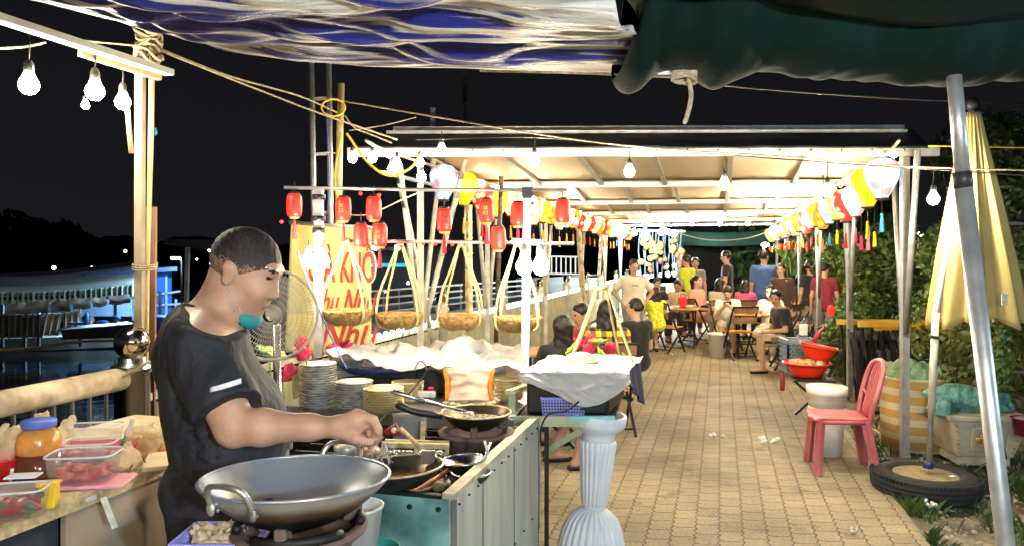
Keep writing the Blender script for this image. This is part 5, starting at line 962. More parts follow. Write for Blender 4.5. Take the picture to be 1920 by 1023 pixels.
p3, T3 = pan(W(868, 861, 2.95), .085, .035, 'small shiny pan with yellow egg beside the cart rim', m_steel, m_dkmet, rim=m_steel, tilt=(0, R(-4)))
MB().ball((-.02, -.01, -.022), (.035, .025, .008), 12).build('egg', mat('egg', (.75, .45, .03), rough=.3, noise=(30, .3)), p3)
MB().tube([(.05, -.06, -.01), (.10, -.02, .03), (.085, .0, .075)], [.006, .006, .005], 6).build('handle', m_galv, p3)
p4, T4 = pan(W(884, 884, 2.85), .075, .05, 'round shiny dark bowl below the small egg pan', m_steel, mat('gloss_black', (.01, .01, .012), rough=.08, noise=None), 'bowl', 'bowl')
kn = thing('steel_clip', 'steel prong lying across the grey cart rim', 'utensil', W(918, 853, 3.1)); MB(True).tube([W(905, 868, 3.05), W(950, 861, 3.12)], .006, 6).build('prong', m_edge, kn); MB(True).tube([W(907, 862, 3.05), W(920, 830, 3.12)], .006, 6).build('tip', m_steel, kn)
# far pan and clay stove
stove(W(893, 807, 3.42), .16, .19, 'reddish clay charcoal stove under the far black pan', 3)
p5, T5 = pan(W(893, 771, 3.42), .158, .085, 'deep black pan with a long handle on the far clay stove', m_panin, m_dkmet, rim=mat('rim_warm', (.5, .4, .24)))
MB().tube(catmull([(-.155, -.02, -.02), (-.20, -.03, -.005), (-.28, -.04, .01), (-.36, -.045, .045)], 4), [.012]*3+[.016]*7+[.019]*2+[.014], 10).build('handle', m_blk, p5)
MB().lathe([(.001, -.035), (.125, -.035)], 36, cap=False).build('oil', mat('oil_light', (.30, .25, .16), rough=.08, noise=(60, .7), col2=(.5, .45, .35)), p5)
ld = thing('ladle', 'long steel ladle resting in the far black pan', 'ladle', W(800, 752, 3.3)); MB(True).tube([W(735, 733, 3.2), W(800, 752, 3.28), W(873, 771, 3.38)], [.0105, .009, .006], 10).build('shaft', m_steel, ld); MB(True).ball(W(876, 773, 3.4), (.035, .03, .006), 14).build('scoop', m_steel, ld)
tg = thing('wooden_spatula', 'wooden handled spatula standing up out of the middle wok', 'spatula', W(790, 850, 2.75)); MB(True).tube([W(800, 850, 2.72), W(752, 803, 2.9)], .0085, 8).build('handle', m_wood, tg); MB(True).tube([W(752, 803, 2.9), W(741, 808, 2.92)], .006, 6).build('hook', m_wood, tg); MB(True).ball(W(739, 806, 2.92), .012, 10).build('knob', mat('knob_cream', (.7, .6, .35)), tg); MB(True).box(W(803, 856, 2.71), (.05, .012, .05)).build('blade', m_steel, tg)
# wooden rack with dishes and clear box on the cart behind the middle wok
rk = thing('wire_rack', 'low wooden rack behind the middle wok', 'rack', W(790, 845, 3.05)); MB(True).beam(W(716, 832, 3.1), W(842, 836, 3.1), .025, .02).build('front_slat', m_wood, rk); MB(True).beam(W(722, 826, 3.25), W(842, 829, 3.25), .02, .015).build('rear_slat', m_wood, rk)
for x in (718, 780, 838): MB(True).beam(W(x, 838, 3.1), W(x, 865, 3.1), .015).build('leg', m_wood, rk)
k = MB(True); rs = random.Random(8); [k.ball(W(728+i*8, 848+rs.random()*6, 3.15), (.02, .02, .014), 8) for i in range(14)]; k.build('steel_cups', m_steel, label='row of small shiny cups under the low wooden rack', cat='cups', loc=W(780, 850, 3.1))
gb = thing('metal_tin', 'scratched grey metal tin behind the cook\'s hand', 'tin', W(780, 830, 3.5)); MB(True).hexa([W(737, 826, 3.5), W(795, 826, 3.5), W(800, 826, 3.75), W(742, 826, 3.75)], [W(737, 779, 3.5), W(795, 779, 3.5), W(800, 784, 3.75), W(742, 784, 3.75)]).build('body', mat('tin_grey', (.30, .31, .34), rough=.35, metal=.7, noise=(4, .35), bump=(20, .3)), gb); MB(True).beam(W(736, 777, 3.49), W(797, 777, 3.49), .012).build('lip', m_stain, gb)
MB(True).beam(W(793, 790, 3.45), W(792, 830, 3.4), .02).build('wooden_stay', m_wood, label='short wooden upright at the tin corner', cat='stick', loc=W(793, 830, 3.45))
MB(True).tube([W(725, 812, 3.35), W(742, 800, 3.35), W(745, 815, 3.35)], .02, 8).build('red_ladle_bowl', mat('dark_red_pl', (.25, .03, .025), rough=.5), label='dark red plastic cup behind the cook\'s fingers', cat='cup', loc=W(735, 810, 3.35))
# falling noodles/vegetables from the hand
k = MB(True); rs = random.Random(11)
for i in range(46):
    x = 700+rs.random()*45; y = 815+rs.random()*45; x -= (y-815)*.35; q = W(x, y, 2.5+rs.random()*.12); k.tube([q, q+Vector((rs.uniform(-.01, .01), rs.uniform(-.01, .01), -.012)), q+Vector((rs.uniform(-.02, .02), 0, -.026))], .0012, 4)
k.build('sprinkled_shreds', mat('shreds', (.55, .58, .60), rough=.3, noise=None, alpha=.7), label='thin white shreds falling from the cook\'s fingers into the wok', cat='food', kind='stuff', loc=W(715, 840, 2.5))
# ---------------------------------------------------------------- left prep table
TZ = .85; m_ply = mat('plywood', (.30, .235, .165), rough=.75, noise=(3, .18), bump=(30, .25)); m_char = mat('charcoal_panel', (.030, .034, .045), rough=.6, noise=(3, .2))
pt_ = thing('prep_table', 'wooden prep table at the lower left crowded with containers', 'table', L(-2.3, 2.2))
FA, BA = -1.985, -2.74
MB(True).hexa([L(BA, .9, TZ-.035), L(FA, .9, TZ-.035), L(FA, 3.0, TZ-.035), L(BA, 3.0, TZ-.035)], [L(BA, .9, TZ), L(FA, .9, TZ), L(FA, 3.0, TZ), L(BA, 3.0, TZ)]).build('tabletop', mat('table_top', (.62, .50, .33), rough=.5, noise=(8, .2), bump=(25, .3)), pt_)
MB(True).beam(L(FA+.004, .9, TZ-.018), L(FA+.004, 3.0, TZ-.018), .016, .044).build('edge_trim', m_wood, pt_)
bm = ab(onz(140, 935, TZ))[1]
MB(True).hexa([L(FA-.04, bm, .1), L(FA-.02, bm, .1), L(FA-.02, 2.95, .1), L(FA-.04, 2.95, .1)], [L(FA-.04, bm, TZ-.04), L(FA-.02, bm, TZ-.04), L(FA-.02, 2.95, TZ-.04), L(FA-.04, 2.95, TZ-.04)]).build('board_panel', m_ply, pt_)
MB(True).hexa([L(FA-.07, .9, .1), L(FA-.05, .9, .1), L(FA-.05, bm, .1), L(FA-.07, bm, .1)], [L(FA-.07, .9, TZ-.04), L(FA-.05, .9, TZ-.04), L(FA-.05, bm, TZ-.04), L(FA-.07, bm, TZ-.04)]).build('dark_panel', m_char, pt_)
m_tape = mat('tape', (.55, .55, .50), rough=.2, noise=(30, .2)); MB(True).beam(W(188, 928, 2.38)+Vector((.02, -.02, 0)), W(210, 985, 2.36)+Vector((.02, -.02, 0)), .022, .002).build('tape_strip', m_tape, pt_)
MB(True).beam(W(160, 938, 2.4), W(180, 930, 2.43), .01, .014).build('tape_strip', m_tape, pt_)
for p in ((FA-.1, 1.0), (FA-.1, 2.9), (BA+.05, 1.0), (BA+.05, 2.9)): MB(True).beam(L(p[0], p[1], 0), L(p[0], p[1], TZ-.036), .045).build('leg', m_wood, pt_)
m_clear = mat('clear_plastic', (.88, .87, .88), rough=.12, noise=None, trans=.35, alpha=.13); m_rimc = mat('clear_rim', (.85, .85, .88), rough=.2, noise=None, alpha=.65); m_clear2 = mat('cloudy_film', (.85, .76, .56), rough=.25, noise=(9, .1), alpha=.38, bump=(25, 1., .01), transl=.3); m_chil = mat('chilli', (.75, .07, .05), rough=.4, noise=(30, .5), col2=(.62, .16, .10), bump=(60, .8, .006)); m_rp = mat('red_plastic', (.65, .02, .02), rough=.35, noise=(5, .1)); m_yp = mat('yellow_plastic', (.85, .58, .02), rough=.4, noise=(5, .1))
def rbox(c, sx, sy, h, rz, wall, parent, m_, tp=1.12, name='box_wall', rimm=None):
    k = MB(True); M_ = Matrix.Rotation(rz, 3, 'Z'); n = 28
    def ring(f, z, o=0):
        out = []
        for i in range(n):
            a = 2*PI*i/n; ca, sa = math.cos(a), math.sin(a); e = .38; out.append(Vector(c)+M_ @ Vector((math.copysign(abs(ca)**e, ca)*(sx/2*f-o), math.copysign(abs(sa)**e, sa)*(sy/2*f-o), z)))
        return out
    rings = [ring(1, 0), ring(tp, h), ring(tp*1.03, h), ring(tp*1.03, h+.004), ring(tp, h+.004, wall), ring(1, .004, wall)]
    vs = [p for r_ in rings for p in r_]; fs = [(i*n+j, i*n+(j+1) % n, (i+1)*n+(j+1) % n, (i+1)*n+j) for i in range(5) for j in range(n)]+[tuple(range(n))[::-1], tuple(range(5*n, 6*n))]
    k.add(vs, fs, True); o = k.build(name, m_, parent)
    if rimm: MB(True).tube(ring(tp*1.02, h+.003), .0035, 6, loop=True).build('rim', rimm, parent)
    return o
def pile(c, sx, sy, h, rz, m_, name, parent=None, label=None, cat='food', seed=1, k_=.02, blobs=26, res=.007, group=None):
    rs = random.Random(seed); M_ = Matrix.Rotation(rz, 3, 'Z'); c = Vector(c); mx = max(sx, sy)/2+.04; d = SDF(c-Vector((mx, mx, .01)), c+Vector((mx, mx, h*1.6+.02)), res)
    for i in range(blobs): q = c+M_ @ Vector((rs.uniform(-.5, .5)*sx*.85, rs.uniform(-.5, .5)*sy*.85, rs.random()*h*.8)); d.ell(q, (k_*rs.uniform(.8, 1.5), k_*rs.uniform(.7, 1.2), k_*rs.uniform(.5, .9)), k=.008)
    return d.mb().build(name, m_, parent, label=None if parent else label, cat=None if parent else cat, group=group, loc=c)
jr = thing('sauce_jar', 'big jar of dark red sauce with a blue lid on the prep table', 'jar', onz(73, 905, TZ)); jc = onz(73, 895, TZ)
MB(True).lathe([(.001, 0), (.068, 0), (.072, .01), (.072, .13), (.066, .155), (.05, .172), (.05, .185)], 30, jc+Vector((0, 0, .002))).build('glass', mat('jar_plastic', (.9, .62, .35), rough=.08, noise=None, alpha=.06), jr)
MB(True).lathe([(.001, .004), (.0665, .004), (.0695, .012), (.0695, .088), (.001, .088)], 30, jc+Vector((0, 0, .002))).build('sauce', mat('sauce', (.11, .012, .006), rough=.15, noise=(4, .2)), jr)
MB(True).lathe([(.001, .089), (.069, .089), (.0695, .12), (.064, .15), (.048, .168), (.001, .168)], 30, jc+Vector((0, 0, .002))).build('oil_layer', mat('amber_oil', (.80, .33, .06), rough=.2, noise=(12, .3), bump=(20, .5)), jr)
MB(True).lathe([(.001, .2), (.05, .2), (.054, .197), (.054, .176), (.050, .174)], 30, jc+Vector((0, 0, .003))).build('lid', mat('lid_blue', (.10, .18, .62), rough=.35, noise=None), jr)
GB2 = 'clear plastic food boxes on the prep table'
bx = thing('food_box', 'clear rounded box of red chillies in front of the blue-lidded jar', 'box', onz(152, 912, TZ), group=GB2); c = onz(158, 898, TZ+.012); rbox(c, .19, .13, .088, R(8), .002, bx, m_clear, rimm=m_rimc)
pile(c+Vector((0, 0, .01)), .17, .11, .05, R(8), m_chil, 'chillies', bx, seed=4, k_=.016, blobs=40)
MB(True).box(onz(165, 908, TZ)+Vector((.01, .01, .008)), (.24, .15, .012), R(8)).build('pink_tray', mat('pink_pl', (.85, .35, .42), rough=.4, noise=None), label='flat pink tray under the clear chilli box', cat='tray', loc=onz(165, 908, TZ), bevel=.004)
bx = thing('food_box', 'clear box of red chillies and green herbs at the bottom left corner', 'box', onz(35, 985, TZ), group=GB2); c = onz(28, 968, TZ+.002); rbox(c, .15, .10, .082, R(12), .002, bx, m_clear, rimm=m_rimc)
pile(c+Vector((0, 0, .008)), .14, .095, .055, R(12), mat('chilli_herb', (.50, .05, .02), rough=.4, noise=(28, .3), col2=(.05, .14, .03), nlo=.55, nhi=.6), 'chilli_mix', bx, seed=7, k_=.015, blobs=36)
bx = thing('food_box', 'tall empty clear tray standing behind the red basin', 'box', onz(178, 850, TZ), group=GB2); rbox(onz(172, 838, TZ+.002), .20, .10, .085, R(10), .002, bx, m_clear, rimm=m_rimc)
bx = thing('food_box', 'clear box with purple onions behind the chilli box', 'box', onz(150, 860, TZ), group=GB2); c = onz(170, 858, TZ+.03); rbox(c, .16, .11, .06, R(10), .002, bx, m_clear, rimm=m_rimc); pile(c, .14, .1, .045, R(10), mat('onion', (.35, .05, .09), rough=.35, noise=(14, .3), col2=(.6, .3, .3)), 'onions', bx, seed=9, k_=.022, blobs=14)
rb = thing('red_basin', 'red plastic basin behind the clear chilli box', 'basin', onz(160, 870, TZ)); rbox(onz(165, 866, TZ+.001), .28, .17, .055, R(10), .003, rb, m_rp, rimm=m_rp)
rb = thing('red_cup', 'red ridged plastic tub at the left frame edge beside the jar', 'tub', onz(5, 915, TZ)); MB(True).lathe([(.001, 0), (.055, 0), (.07, .075), (.074, .078), (.066, .078), (.052, .006), (.001, .005)], 30, onz(0, 900, TZ+.001)).build('wall', m_rp, rb)
yb = thing('yellow_carton', 'bright yellow carton next to the bottom left chilli box', 'carton', onz(92, 958, TZ)); MB(True).box(onz(92, 950, TZ)+Vector((0, 0, .036)), (.045, .05, .072), R(12)).build('body', m_yp, yb, bevel=.004); MB(True).box(onz(92, 950, TZ)+Vector((0, 0, .074)), (.055, .055, .006), R(12)).build('lid', m_yp, yb)
MB(True).box(onz(125, 940, TZ)+Vector((0, 0, .012)), (.05, .06, .022), R(15)).build('wood_block', m_wood, label='small wooden block at the prep table edge', cat='block', loc=onz(125, 940, TZ), bevel=.002)
MB(True).box(onz(44, 944, TZ)+Vector((0, 0, .088)), (.09, .055, .004), R(10)).build('white_card', mat('card_white', (.75, .8, .88), rough=.2, noise=None), label='small white card lying on the box beside the jar', cat='card', loc=onz(44, 944, TZ))
MB(True).tube([onz(20, 905, TZ), onz(20, 905, TZ)+Vector((.005, 0, .05))], .006, 6).build('white_stick', mat('pl_white', (.8, .8, .78), rough=.4, noise=None), label='short white stick leaning on the red ridged tub', cat='stick', loc=onz(20, 905, TZ))
GPB = 'translucent plastic bags on the prep table'
def bag(label, c, sx, sy, h, rz, seed, inner=None):
    rs = random.Random(seed); d = SDF(c-Vector((sx, sx, .01)), c+Vector((sx, sx, h*1.8)), .0075); M_ = Matrix.Rotation(rz, 3, 'Z'); pk = []
    for i in range(9): d.ell(c+M_ @ Vector((rs.uniform(-.3, .3)*sx, rs.uniform(-.3, .3)*sy, h*(.25+.4*rs.random()))), (sx*.24, sy*.3, h*.36), k=.02)
    d.cap(c+Vector((0, 0, h*.8)), c+M_ @ Vector((sx*.2, 0, h*1.25)), sx*.12, sx*.05, k=.02); d.wave(.013, 52, seed).wave(.004, 160, seed+2); d.cut(c+Vector((0, 0, .002)), (0, 0, -1))
    t = thing('plastic_bag', label, 'bag', c, group=GPB); d.mb().build('film', m_clear2, t)
    if inner: pile(c+Vector((0, 0, .005)), sx*.6, sy*.6, h*.45, rz, inner, 'contents', t, seed=seed, k_=.024, blobs=16)
m_nood = mat('yellow_noodles', (.72, .46, .12), rough=.5, noise=(30, .3), bump=(90, .8, .006))
bag('large knotted clear bag bulging behind the blue-lidded jar', onz(60, 870, TZ), .26, .2, .15, R(10), 3, m_nood); bag('clear bag of yellow noodles at the left frame edge', onz(-8, 885, TZ), .16, .14, .13, R(10), 8, m_nood)
bag('clear bag around the yellow rimmed box next to the cook', onz(275, 850, TZ), .15, .13, .10, R(10), 5, m_nood); bag('small clear bag of pale food under the green spoon handle', onz(232, 880, TZ), .11, .10, .08, R(10), 6, m_nood); bag('low crumpled clear bag left of the empty tray', onz(120, 850, TZ), .14, .12, .11, R(10), 12, None)
bx = thing('food_box', 'clear box with a yellow rim inside the bag next to the cook', 'box', onz(270, 848, TZ), group=GB2); rbox(onz(277, 845, TZ+.005), .11, .085, .06, R(10), .002, bx, m_clear, rimm=m_yp)
sp = thing('serving_spoon', 'white and green spoon handle sticking up among the bags', 'spoon', onz(228, 855, TZ)); MB(True).tube([W(222, 848, 2.8), W(237, 815, 2.8)], .007, 8).build('grip', mat('green_grip', (.05, .25, .12), rough=.4, noise=None), sp); MB(True).tube([W(237, 815, 2.8), W(250, 783, 2.8)], .010, 8).build('handle', mat('pl_white', (.8, .8, .78)), sp)
MB(True).box(onz(305, 868, TZ)+Vector((0, 0, .010)), (.22, .12, .018), R(-70)).build('chopping_board', mat('board_pale', (.68, .56, .38), rough=.6, noise=(9, .12)), label='pale flat board on the prep table beside the cook\'s hip', cat='board', loc=onz(305, 868, TZ), bevel=.005)
wire('cable', 'thin dark cord curled on the prep table near the cook', [onz(240, 890, TZ+.01), onz(250, 868, TZ+.03), onz(268, 860, TZ+.03), onz(275, 876, TZ+.006)], .0025)
wire('rope', 'rope tied round the shiny railing post next to the cook', [W(195, 725, 3.7), W(250, 695, 3.72), W(280, 678, 3.75), W(305, 690, 3.8)], .008, m_rope, 'rope')
# ---------------------------------------------------------------- more clutter on and around the cart
wire('gas_hose', 'orange gas hose looping inside the cart pit', [W(700, 905, 2.75), W(760, 925, 2.72), W(810, 900, 2.8), W(840, 880, 2.95)], .008, mat('hose_orange', (.45, .12, .02), rough=.5), 'hose')
rs = random.Random(31)
for i, (x, y, dd, c, nm) in enumerate([(690, 842, 2.95, (.45, .30, .10), 'brown lidded sauce pot left of the middle wok'), (835, 905, 2.80, (.10, .08, .07), 'sooty iron lump beside the valve knob'), (650, 835, 2.9, (.5, .45, .35), 'pale enamel pot lid behind the big wok handle')]):
    t = thing('small_pot', nm, 'pot', W(x, y, dd), group='small pots on the cart'); MB().lathe([(.001, -.04), (.04, -.04), (.05, -.01), (.05, .0), (.046, .004), (.02, .014), (.001, .016)], 20).build('body', mat('pot%d' % i, c, rough=.4, noise=(20, .4), metal=.3), t); MB().ball((0, 0, .022), .009, 10).build('knob', m_blk, t)
k = pile(wc+Vector((.01, .0, -.115)), .12, .10, .012, 0, mat('wok_residue', (.16, .10, .04), rough=.35, noise=(30, .5), col2=(.40, .28, .12)), 'food_residue', wk, seed=5, k_=.012, blobs=16, res=.004)
tn_ = thing('bent_wire', 'thin dark wires hanging over the front edge of the steel counter', 'wire', W(745, 770, 3.8)); MB(True).tube(catmull([W(702, 800, 3.6), W(720, 780, 3.75), W(745, 757, 3.85), W(740, 775, 3.82)], 5), .003, 5).build('wire', m_wire, tn_)
# ---------------------------------------------------------------- chairs, tables
m_chairw = mat('chair_wood', (.17, .095, .045), rough=.6, noise=(5, .25), stretch=(1, 6, 1)); m_tabw = mat('table_wood', (.55, .30, .09), rough=.5, noise=(4, .2), stretch=(8, 1, 1)); m_orw = mat('orange_wood', (.62, .30, .06), rough=.5, noise=(4, .2), stretch=(1, 8, 1))
CH = []
def chair(p, rz, label, sh=.43):
    g = 'folding chairs with black metal frames'
    if CH: return dup(CH[0], p, rz, label, g)
    t = thing('folding_chair', label, 'chair', p, rz, g); CH.append(t)
    k = MB(); [k.box((0, -.14+.07*i, sh), (.38, .06, .018)) for i in range(5)]; k.build('seat', m_orw, t)
    for z in (.62, .78): MB().box((0, -.21-(z-.43)*.12, z), (.38, .016, .09)).build('back_slat', m_chairw, t, bevel=.003)
    for s in (-1, 1):
        MB().beam((s*.20, -.26, .84), (s*.20, .20, 0), .022).build('leg', m_blk, t); MB().beam((s*.185, .17, sh-.01), (s*.185, -.24, 0), .022).build('leg', m_blk, t)
    for a_, b_, c_ in ((-.26, .835, .02), (.12, .07, .016), (-.18, .06, .016)): MB().beam((-.2, a_, b_), (.2, a_, b_), c_).build('crossbar', m_blk, t)
    return t
TB = []
def table(p, rz, label, sx=.9, sy=.6, h=.70):
    g = 'dining tables in the tent'
    if TB: return dup(TB[0], p, rz, label, g)
    t = thing('dining_table', label, 'table', p, rz, g); TB.append(t)
    MB().box((0, 0, h-.012), (sx, sy, .024)).build('tabletop', m_tabw, t, bevel=.004)
    for s in (-1, 1): MB().beam((s*sx*.42, -sy*.42, 0), (s*sx*.42, sy*.42, h-.03), .03).build('leg', m_blk, t); MB().beam((s*sx*.40, sy*.42, 0), (s*sx*.40, -sy*.42, h-.03), .03).build('leg', m_blk, t)
    for a_ in (h*.45, h-.04): MB().beam((-sx*.42, 0, a_), (sx*.42, 0, a_), .027).build('crossbar', m_blk, t)
    return t
def gp(px, py): return onz(px, py, 0)
def dp(px, d): return Vector(((px-960)/F*d, d, 0))
table(dp(1428, 12.0), -.2, 'dining table crowded with glasses between the phone user and the seated woman'); table(dp(1262, 13.3), -.3, 'dining table with the red bag behind the girl in yellow')
table(dp(1330, 15.0), -.2, 'far dining table behind the woman in pink'); table(dp(1070, 7.2), -.2, 'dining table nearest the speaker box, hidden behind the cloth')
chair(dp(1385, 11.75), R(8), 'empty folding chair beside the white bin'); chair(dp(1143, 6.9), R(5), 'folding chair of the person in the checked shirt'); chair(dp(1252, 12.6), R(-50), 'folding chair under the long-haired girl in yellow')
chair(dp(1308, 13.8), R(-60), 'folding chair of the woman in pink'); chair(dp(1030, 6.5), R(80), 'folding chair left of the long black hair'); chair(dp(1475, 10.7), R(80), 'folding chair of the woman in the black polo'); chair(dp(1362, 12.9), R(190), 'folding chair of the phone user'); chair(dp(1510, 12.9), R(100), 'brown-backed folding chair by the lantern post'); chair(dp(1470, 12.2), R(40), 'folding chair behind the woman in the black polo'); chair(dp(1398, 13.4), R(5), 'folding chair of the child in pink')
# things on tables
m_glass = mat('glassware', (.9, .85, .7), rough=.08, noise=None, alpha=.5); m_bowl = mat('white_bowl', (.75, .72, .6), rough=.3, noise=None)
rs = random.Random(21)
for i in range(9):
    p = dp(1428, 12.0)+Vector((-.36+.09*i, rs.uniform(-.15, .15), .701)); lb = '%s glass from the left on the table by the seated woman' % ORD[i]
    if i == 0: g0 = MB().lathe([(.001, 0), (.028, 0), (.034, .11), (.031, .11), (.026, .006), (.001, .005)], 14).build('drinking_glass', m_glass, label=lb, cat='glass', group='glasses on the table', loc=p)
    else: dup(g0, p, 0, lb, 'glasses on the table')
for i in range(6):
    p = (dp(1428, 12.0) if i < 3 else dp(1262, 13.3))+Vector((-.25+.25*(i % 3), -.2+.05*i % .1, .702)); lb = '%s pale bowl on the %s' % (['left', 'middle', 'right'][i % 3], 'table by the seated woman' if i < 3 else 'table with the red bag')
    if i == 0: b0_ = MB().lathe([(.001, 0), (.04, 0), (.08, .05), (.077, .05), (.038, .006), (.001, .005)], 18).build('bowl', m_bowl, label=lb, cat='bowl', group='bowls on the tables', loc=p)
    else: dup(b0_, p, 0, lb, 'bowls on the tables')
rbg = thing('red_bag', 'bright red fabric bag standing on the far table', 'bag', dp(1280, 13.2)+Vector((0, 0, .702))); MB().box((0, 0, .1), (.15, .10, .2)).build('body', m_rp, rbg, bevel=.025); MB().tube([(-.04, 0, .2), (-.02, 0, .25), (.02, 0, .25), (.04, 0, .2)], .008, 6).build('handle', m_rp, rbg)
wb = thing('waste_bin', 'white plastic bin beside the empty folding chair', 'bin', gp(1345, 669)); 
MB().lathe([(.001, 0), (.125, 0), (.148, .36), (.154, .36), (.154, .385), (.140, .385), (.12, .01), (.001, .008)], 30).build('bucket', mat('bin_white', (.82, .77, .66), rough=.45, noise=(4, .08)), wb)
# stand with basins
m_redb = mat('basin_red', (.70, .03, .01), rough=.35, noise=(8, .12)); m_pot = mat('potato', (.60, .42, .18), rough=.7, noise=(20, .25), bump=(60, .3)); SDp = 7.0
sk = thing('folding_stand', 'black folding stool carrying the red basins by the aisle', 'stand', dp(1525, SDp)); zt3 = W(1520, 706, SDp).z
MB(True).box(dp(1522, SDp)+Vector((0, 0, zt3-.012)), (.36, .34, .024), -.2).build('top', m_blk, sk); 
for s in (-.16, .16):
    MB(True).beam(W(1560, 712, SDp+s), W(1490, 776, SDp+s), .035, .02).build('leg', m_blk, sk); MB(True).beam(W(1488, 712, SDp+s), W(1560, 776, SDp+s), .035, .02).build('leg', m_blk, sk); MB(True).beam(W(1580, 655, SDp+s), W(1553, 706, SDp+s), .035, .02).build('arm', m_blk, sk)
def basin(c, r, h, label, tilt, holes=True):
    t = thing('red_basin', label, 'basin', c, group='red plastic basins on the black stool'); T = Matrix.Rotation(tilt, 3, 'Y')
    MB().lathe([(.001, 0), (r*.62, 0), (r*.72, h*.3), (r*.9, h*.75), (r*1.0, h), (r*1.06, h*.98), (r*1.06, h*1.04), (r*.97, h*1.02), (r*.68, h*.25), (.001, .012)], 40, M=T, rad=lambda th, z: 1+.01*math.cos(th*20)).build('bowl', m_redb, t)
    MB().tube([T @ Vector((r*1.06*math.cos(a), r*1.06*math.sin(a), h)) for a in np.linspace(0, 2*PI, 41)[:-1]], .005, 6, loop=True).build('rim', mat('basin_rim', (.85, .12, .06), rough=.3, noise=None), t); return t
zb_ = zt3+.002; basin(dp(1513, SDp)+Vector((0, 0, zb_)), .205, .135, 'lower red basin full of yellow fruit on the black stool', 0); rs = random.Random(3)
for i in range(9):
    a = i*2.4; r_ = .05+.017*i; lb = '%s round yellowish fruit counted clockwise in the lower red basin' % ORD[i]; p = dp(1508, SDp)+Vector((r_*math.cos(a), r_*math.sin(a)*.7-.02, zb_+.125+.02*rs.random()))
    if i == 0: fr0 = MB().ball((0, 0, 0), (.042, .042, .036), 16).build('fruit', m_pot, label=lb, cat='fruit', group='fruit in the red basin', loc=p)
    else: dup(fr0, p, i, lb, 'fruit in the red basin')
basin(dp(1530, SDp)+Vector((.02, .03, zb_+.16)), .165, .12, 'upper red basin tilted on top of the fruit-filled one', .16); basin(dp(1530, SDp)+Vector((.018, .03, zb_+.195)), .160, .10, 'second red basin nested inside the tilted upper one', .18)
gc = thing('grey_crate', 'grey-blue plastic crate behind the lower red basin', 'crate', W(1482, 690, 7.5)); bk_walls(W(1497, 690, 7.5), .30, .25, .28, 7, mat('crate_grey', (.20, .26, .31), rough=.5, noise=(5, .1)), gc, 1.0, .016)
rbt = thing('red_bottle', 'dark red bottle hanging below the grey crate', 'bottle', W(1467, 730, 7.1)); MB(True).lathe([(.001, -.10), (.022, -.095), (.024, 0), (.02, .05), (.01, .08), (.001, .085)], 14, W(1467, 712, 7.1)).build('body', mat('dark_red_pl', (.3, .03, .04)), rbt)
MB(True).tube([W(1525, 640, 7.3), W(1535, 625, 7.3), W(1545, 612, 7.35)], [.02, .022, .006], 10).build('red_ladle', mat('ladle_red', (.4, .02, .05), rough=.4, noise=None), label='dark red plastic scoop sticking up behind the basins', cat='scoop', loc=W(1530, 635, 7.3))
MB(True).box(W(1506, 617, 8.2), (.09, .02, .12)).build('white_card', mat('pl_white', (.8, .8, .78)), label='small white board behind the red scoop', cat='board', loc=W(1506, 617, 8.2))
MB(True).lathe([(.001, -.08), (.03, -.07), (.05, 0), (.03, .06), (.001, .07)], 14, W(1558, 581, 9.6)).build('red_paper_lantern', m_redl, label='small orange-red lantern by the legs of the maroon shirt person', cat='lantern', loc=W(1558, 581, 9.6))
# plastic chair
m_rc = mat('chair_pink_red', (.46, .07, .09), rough=.5, noise=(3, .15), col2=(.62, .24, .24), nlo=.3, nhi=.8, bump=(40, .2))
pc = thing('plastic_chair', 'worn pinkish-red plastic chair at the right edge of the paving', 'chair', dp(1572, 5.65), R(78)); SHc = .42
def seatf(u, v): x = -.19+.38*u; y = -.18+.38*v; return Vector((x*(1-.1*(1-v)), y, SHc-.012*math.sin(PI*u)*math.sin(PI*v)-.02*max(0, v-.88)*8))
MB().grid(seatf, 14, 14).build('seat', m_rc, pc, solid=.012)
MB().tube([(-.16, -.18, SHc-.02), (-.18, .17, SHc-.025), (0, .205, SHc-.03), (.18, .17, SHc-.025), (.16, -.18, SHc-.02), (0, -.19, SHc-.02)], .018, 8, loop=True).build('apron', m_rc, pc)
for sx_, sy_ in ((-1, 1), (1, 1), (-1, -1), (1, -1)):
    q = Vector((sx_*.165, sy_*.155, SHc-.01)); e = Vector((sx_*.20, sy_*.185+(-.04 if sy_ < 0 else .0), 0)); k = MB()
    k.beam(q, e, .012, .065, up=(1, 0, 0)); k.beam(q, e, .065, .012, up=(1, 0, 0)); k.beam(q+Vector((sx_*.012, sy_*.012, 0)), e+Vector((sx_*.004, sy_*.004, 0)), .03, .03, up=(1, 0, 0)); k.build('leg', m_rc, pc, bevel=.003)
bkp = [(-.165, -.18, SHc-.02), (-.185, -.20, SHc+.10), (-.20, -.235, SHc+.24), (-.17, -.27, SHc+.36), (-.09, -.295, SHc+.405), (0, -.30, SHc+.415), (.09, -.295, SHc+.405), (.17, -.27, SHc+.36), (.20, -.235, SHc+.24), (.185, -.20, SHc+.10), (.165, -.18, SHc-.02)]
MB().tube(catmull(bkp, 5), .019, 9).build('back_frame', m_rc, pc)
k = MB()
for i in range(5): x = -.10+.05*i; k.tube(catmull([(x*.75, -.185, SHc), (x*1.1, -.225, SHc+.14), (x*1.2, -.265, SHc+.30), (x*.9, -.297, SHc+.40)], 4), .011, 6)
k.tube(catmull([(-.19, -.22, SHc+.17), (0, -.235, SHc+.13), (.19, -.22, SHc+.17)], 4), .012, 6); k.build('back_slats', m_rc, pc)
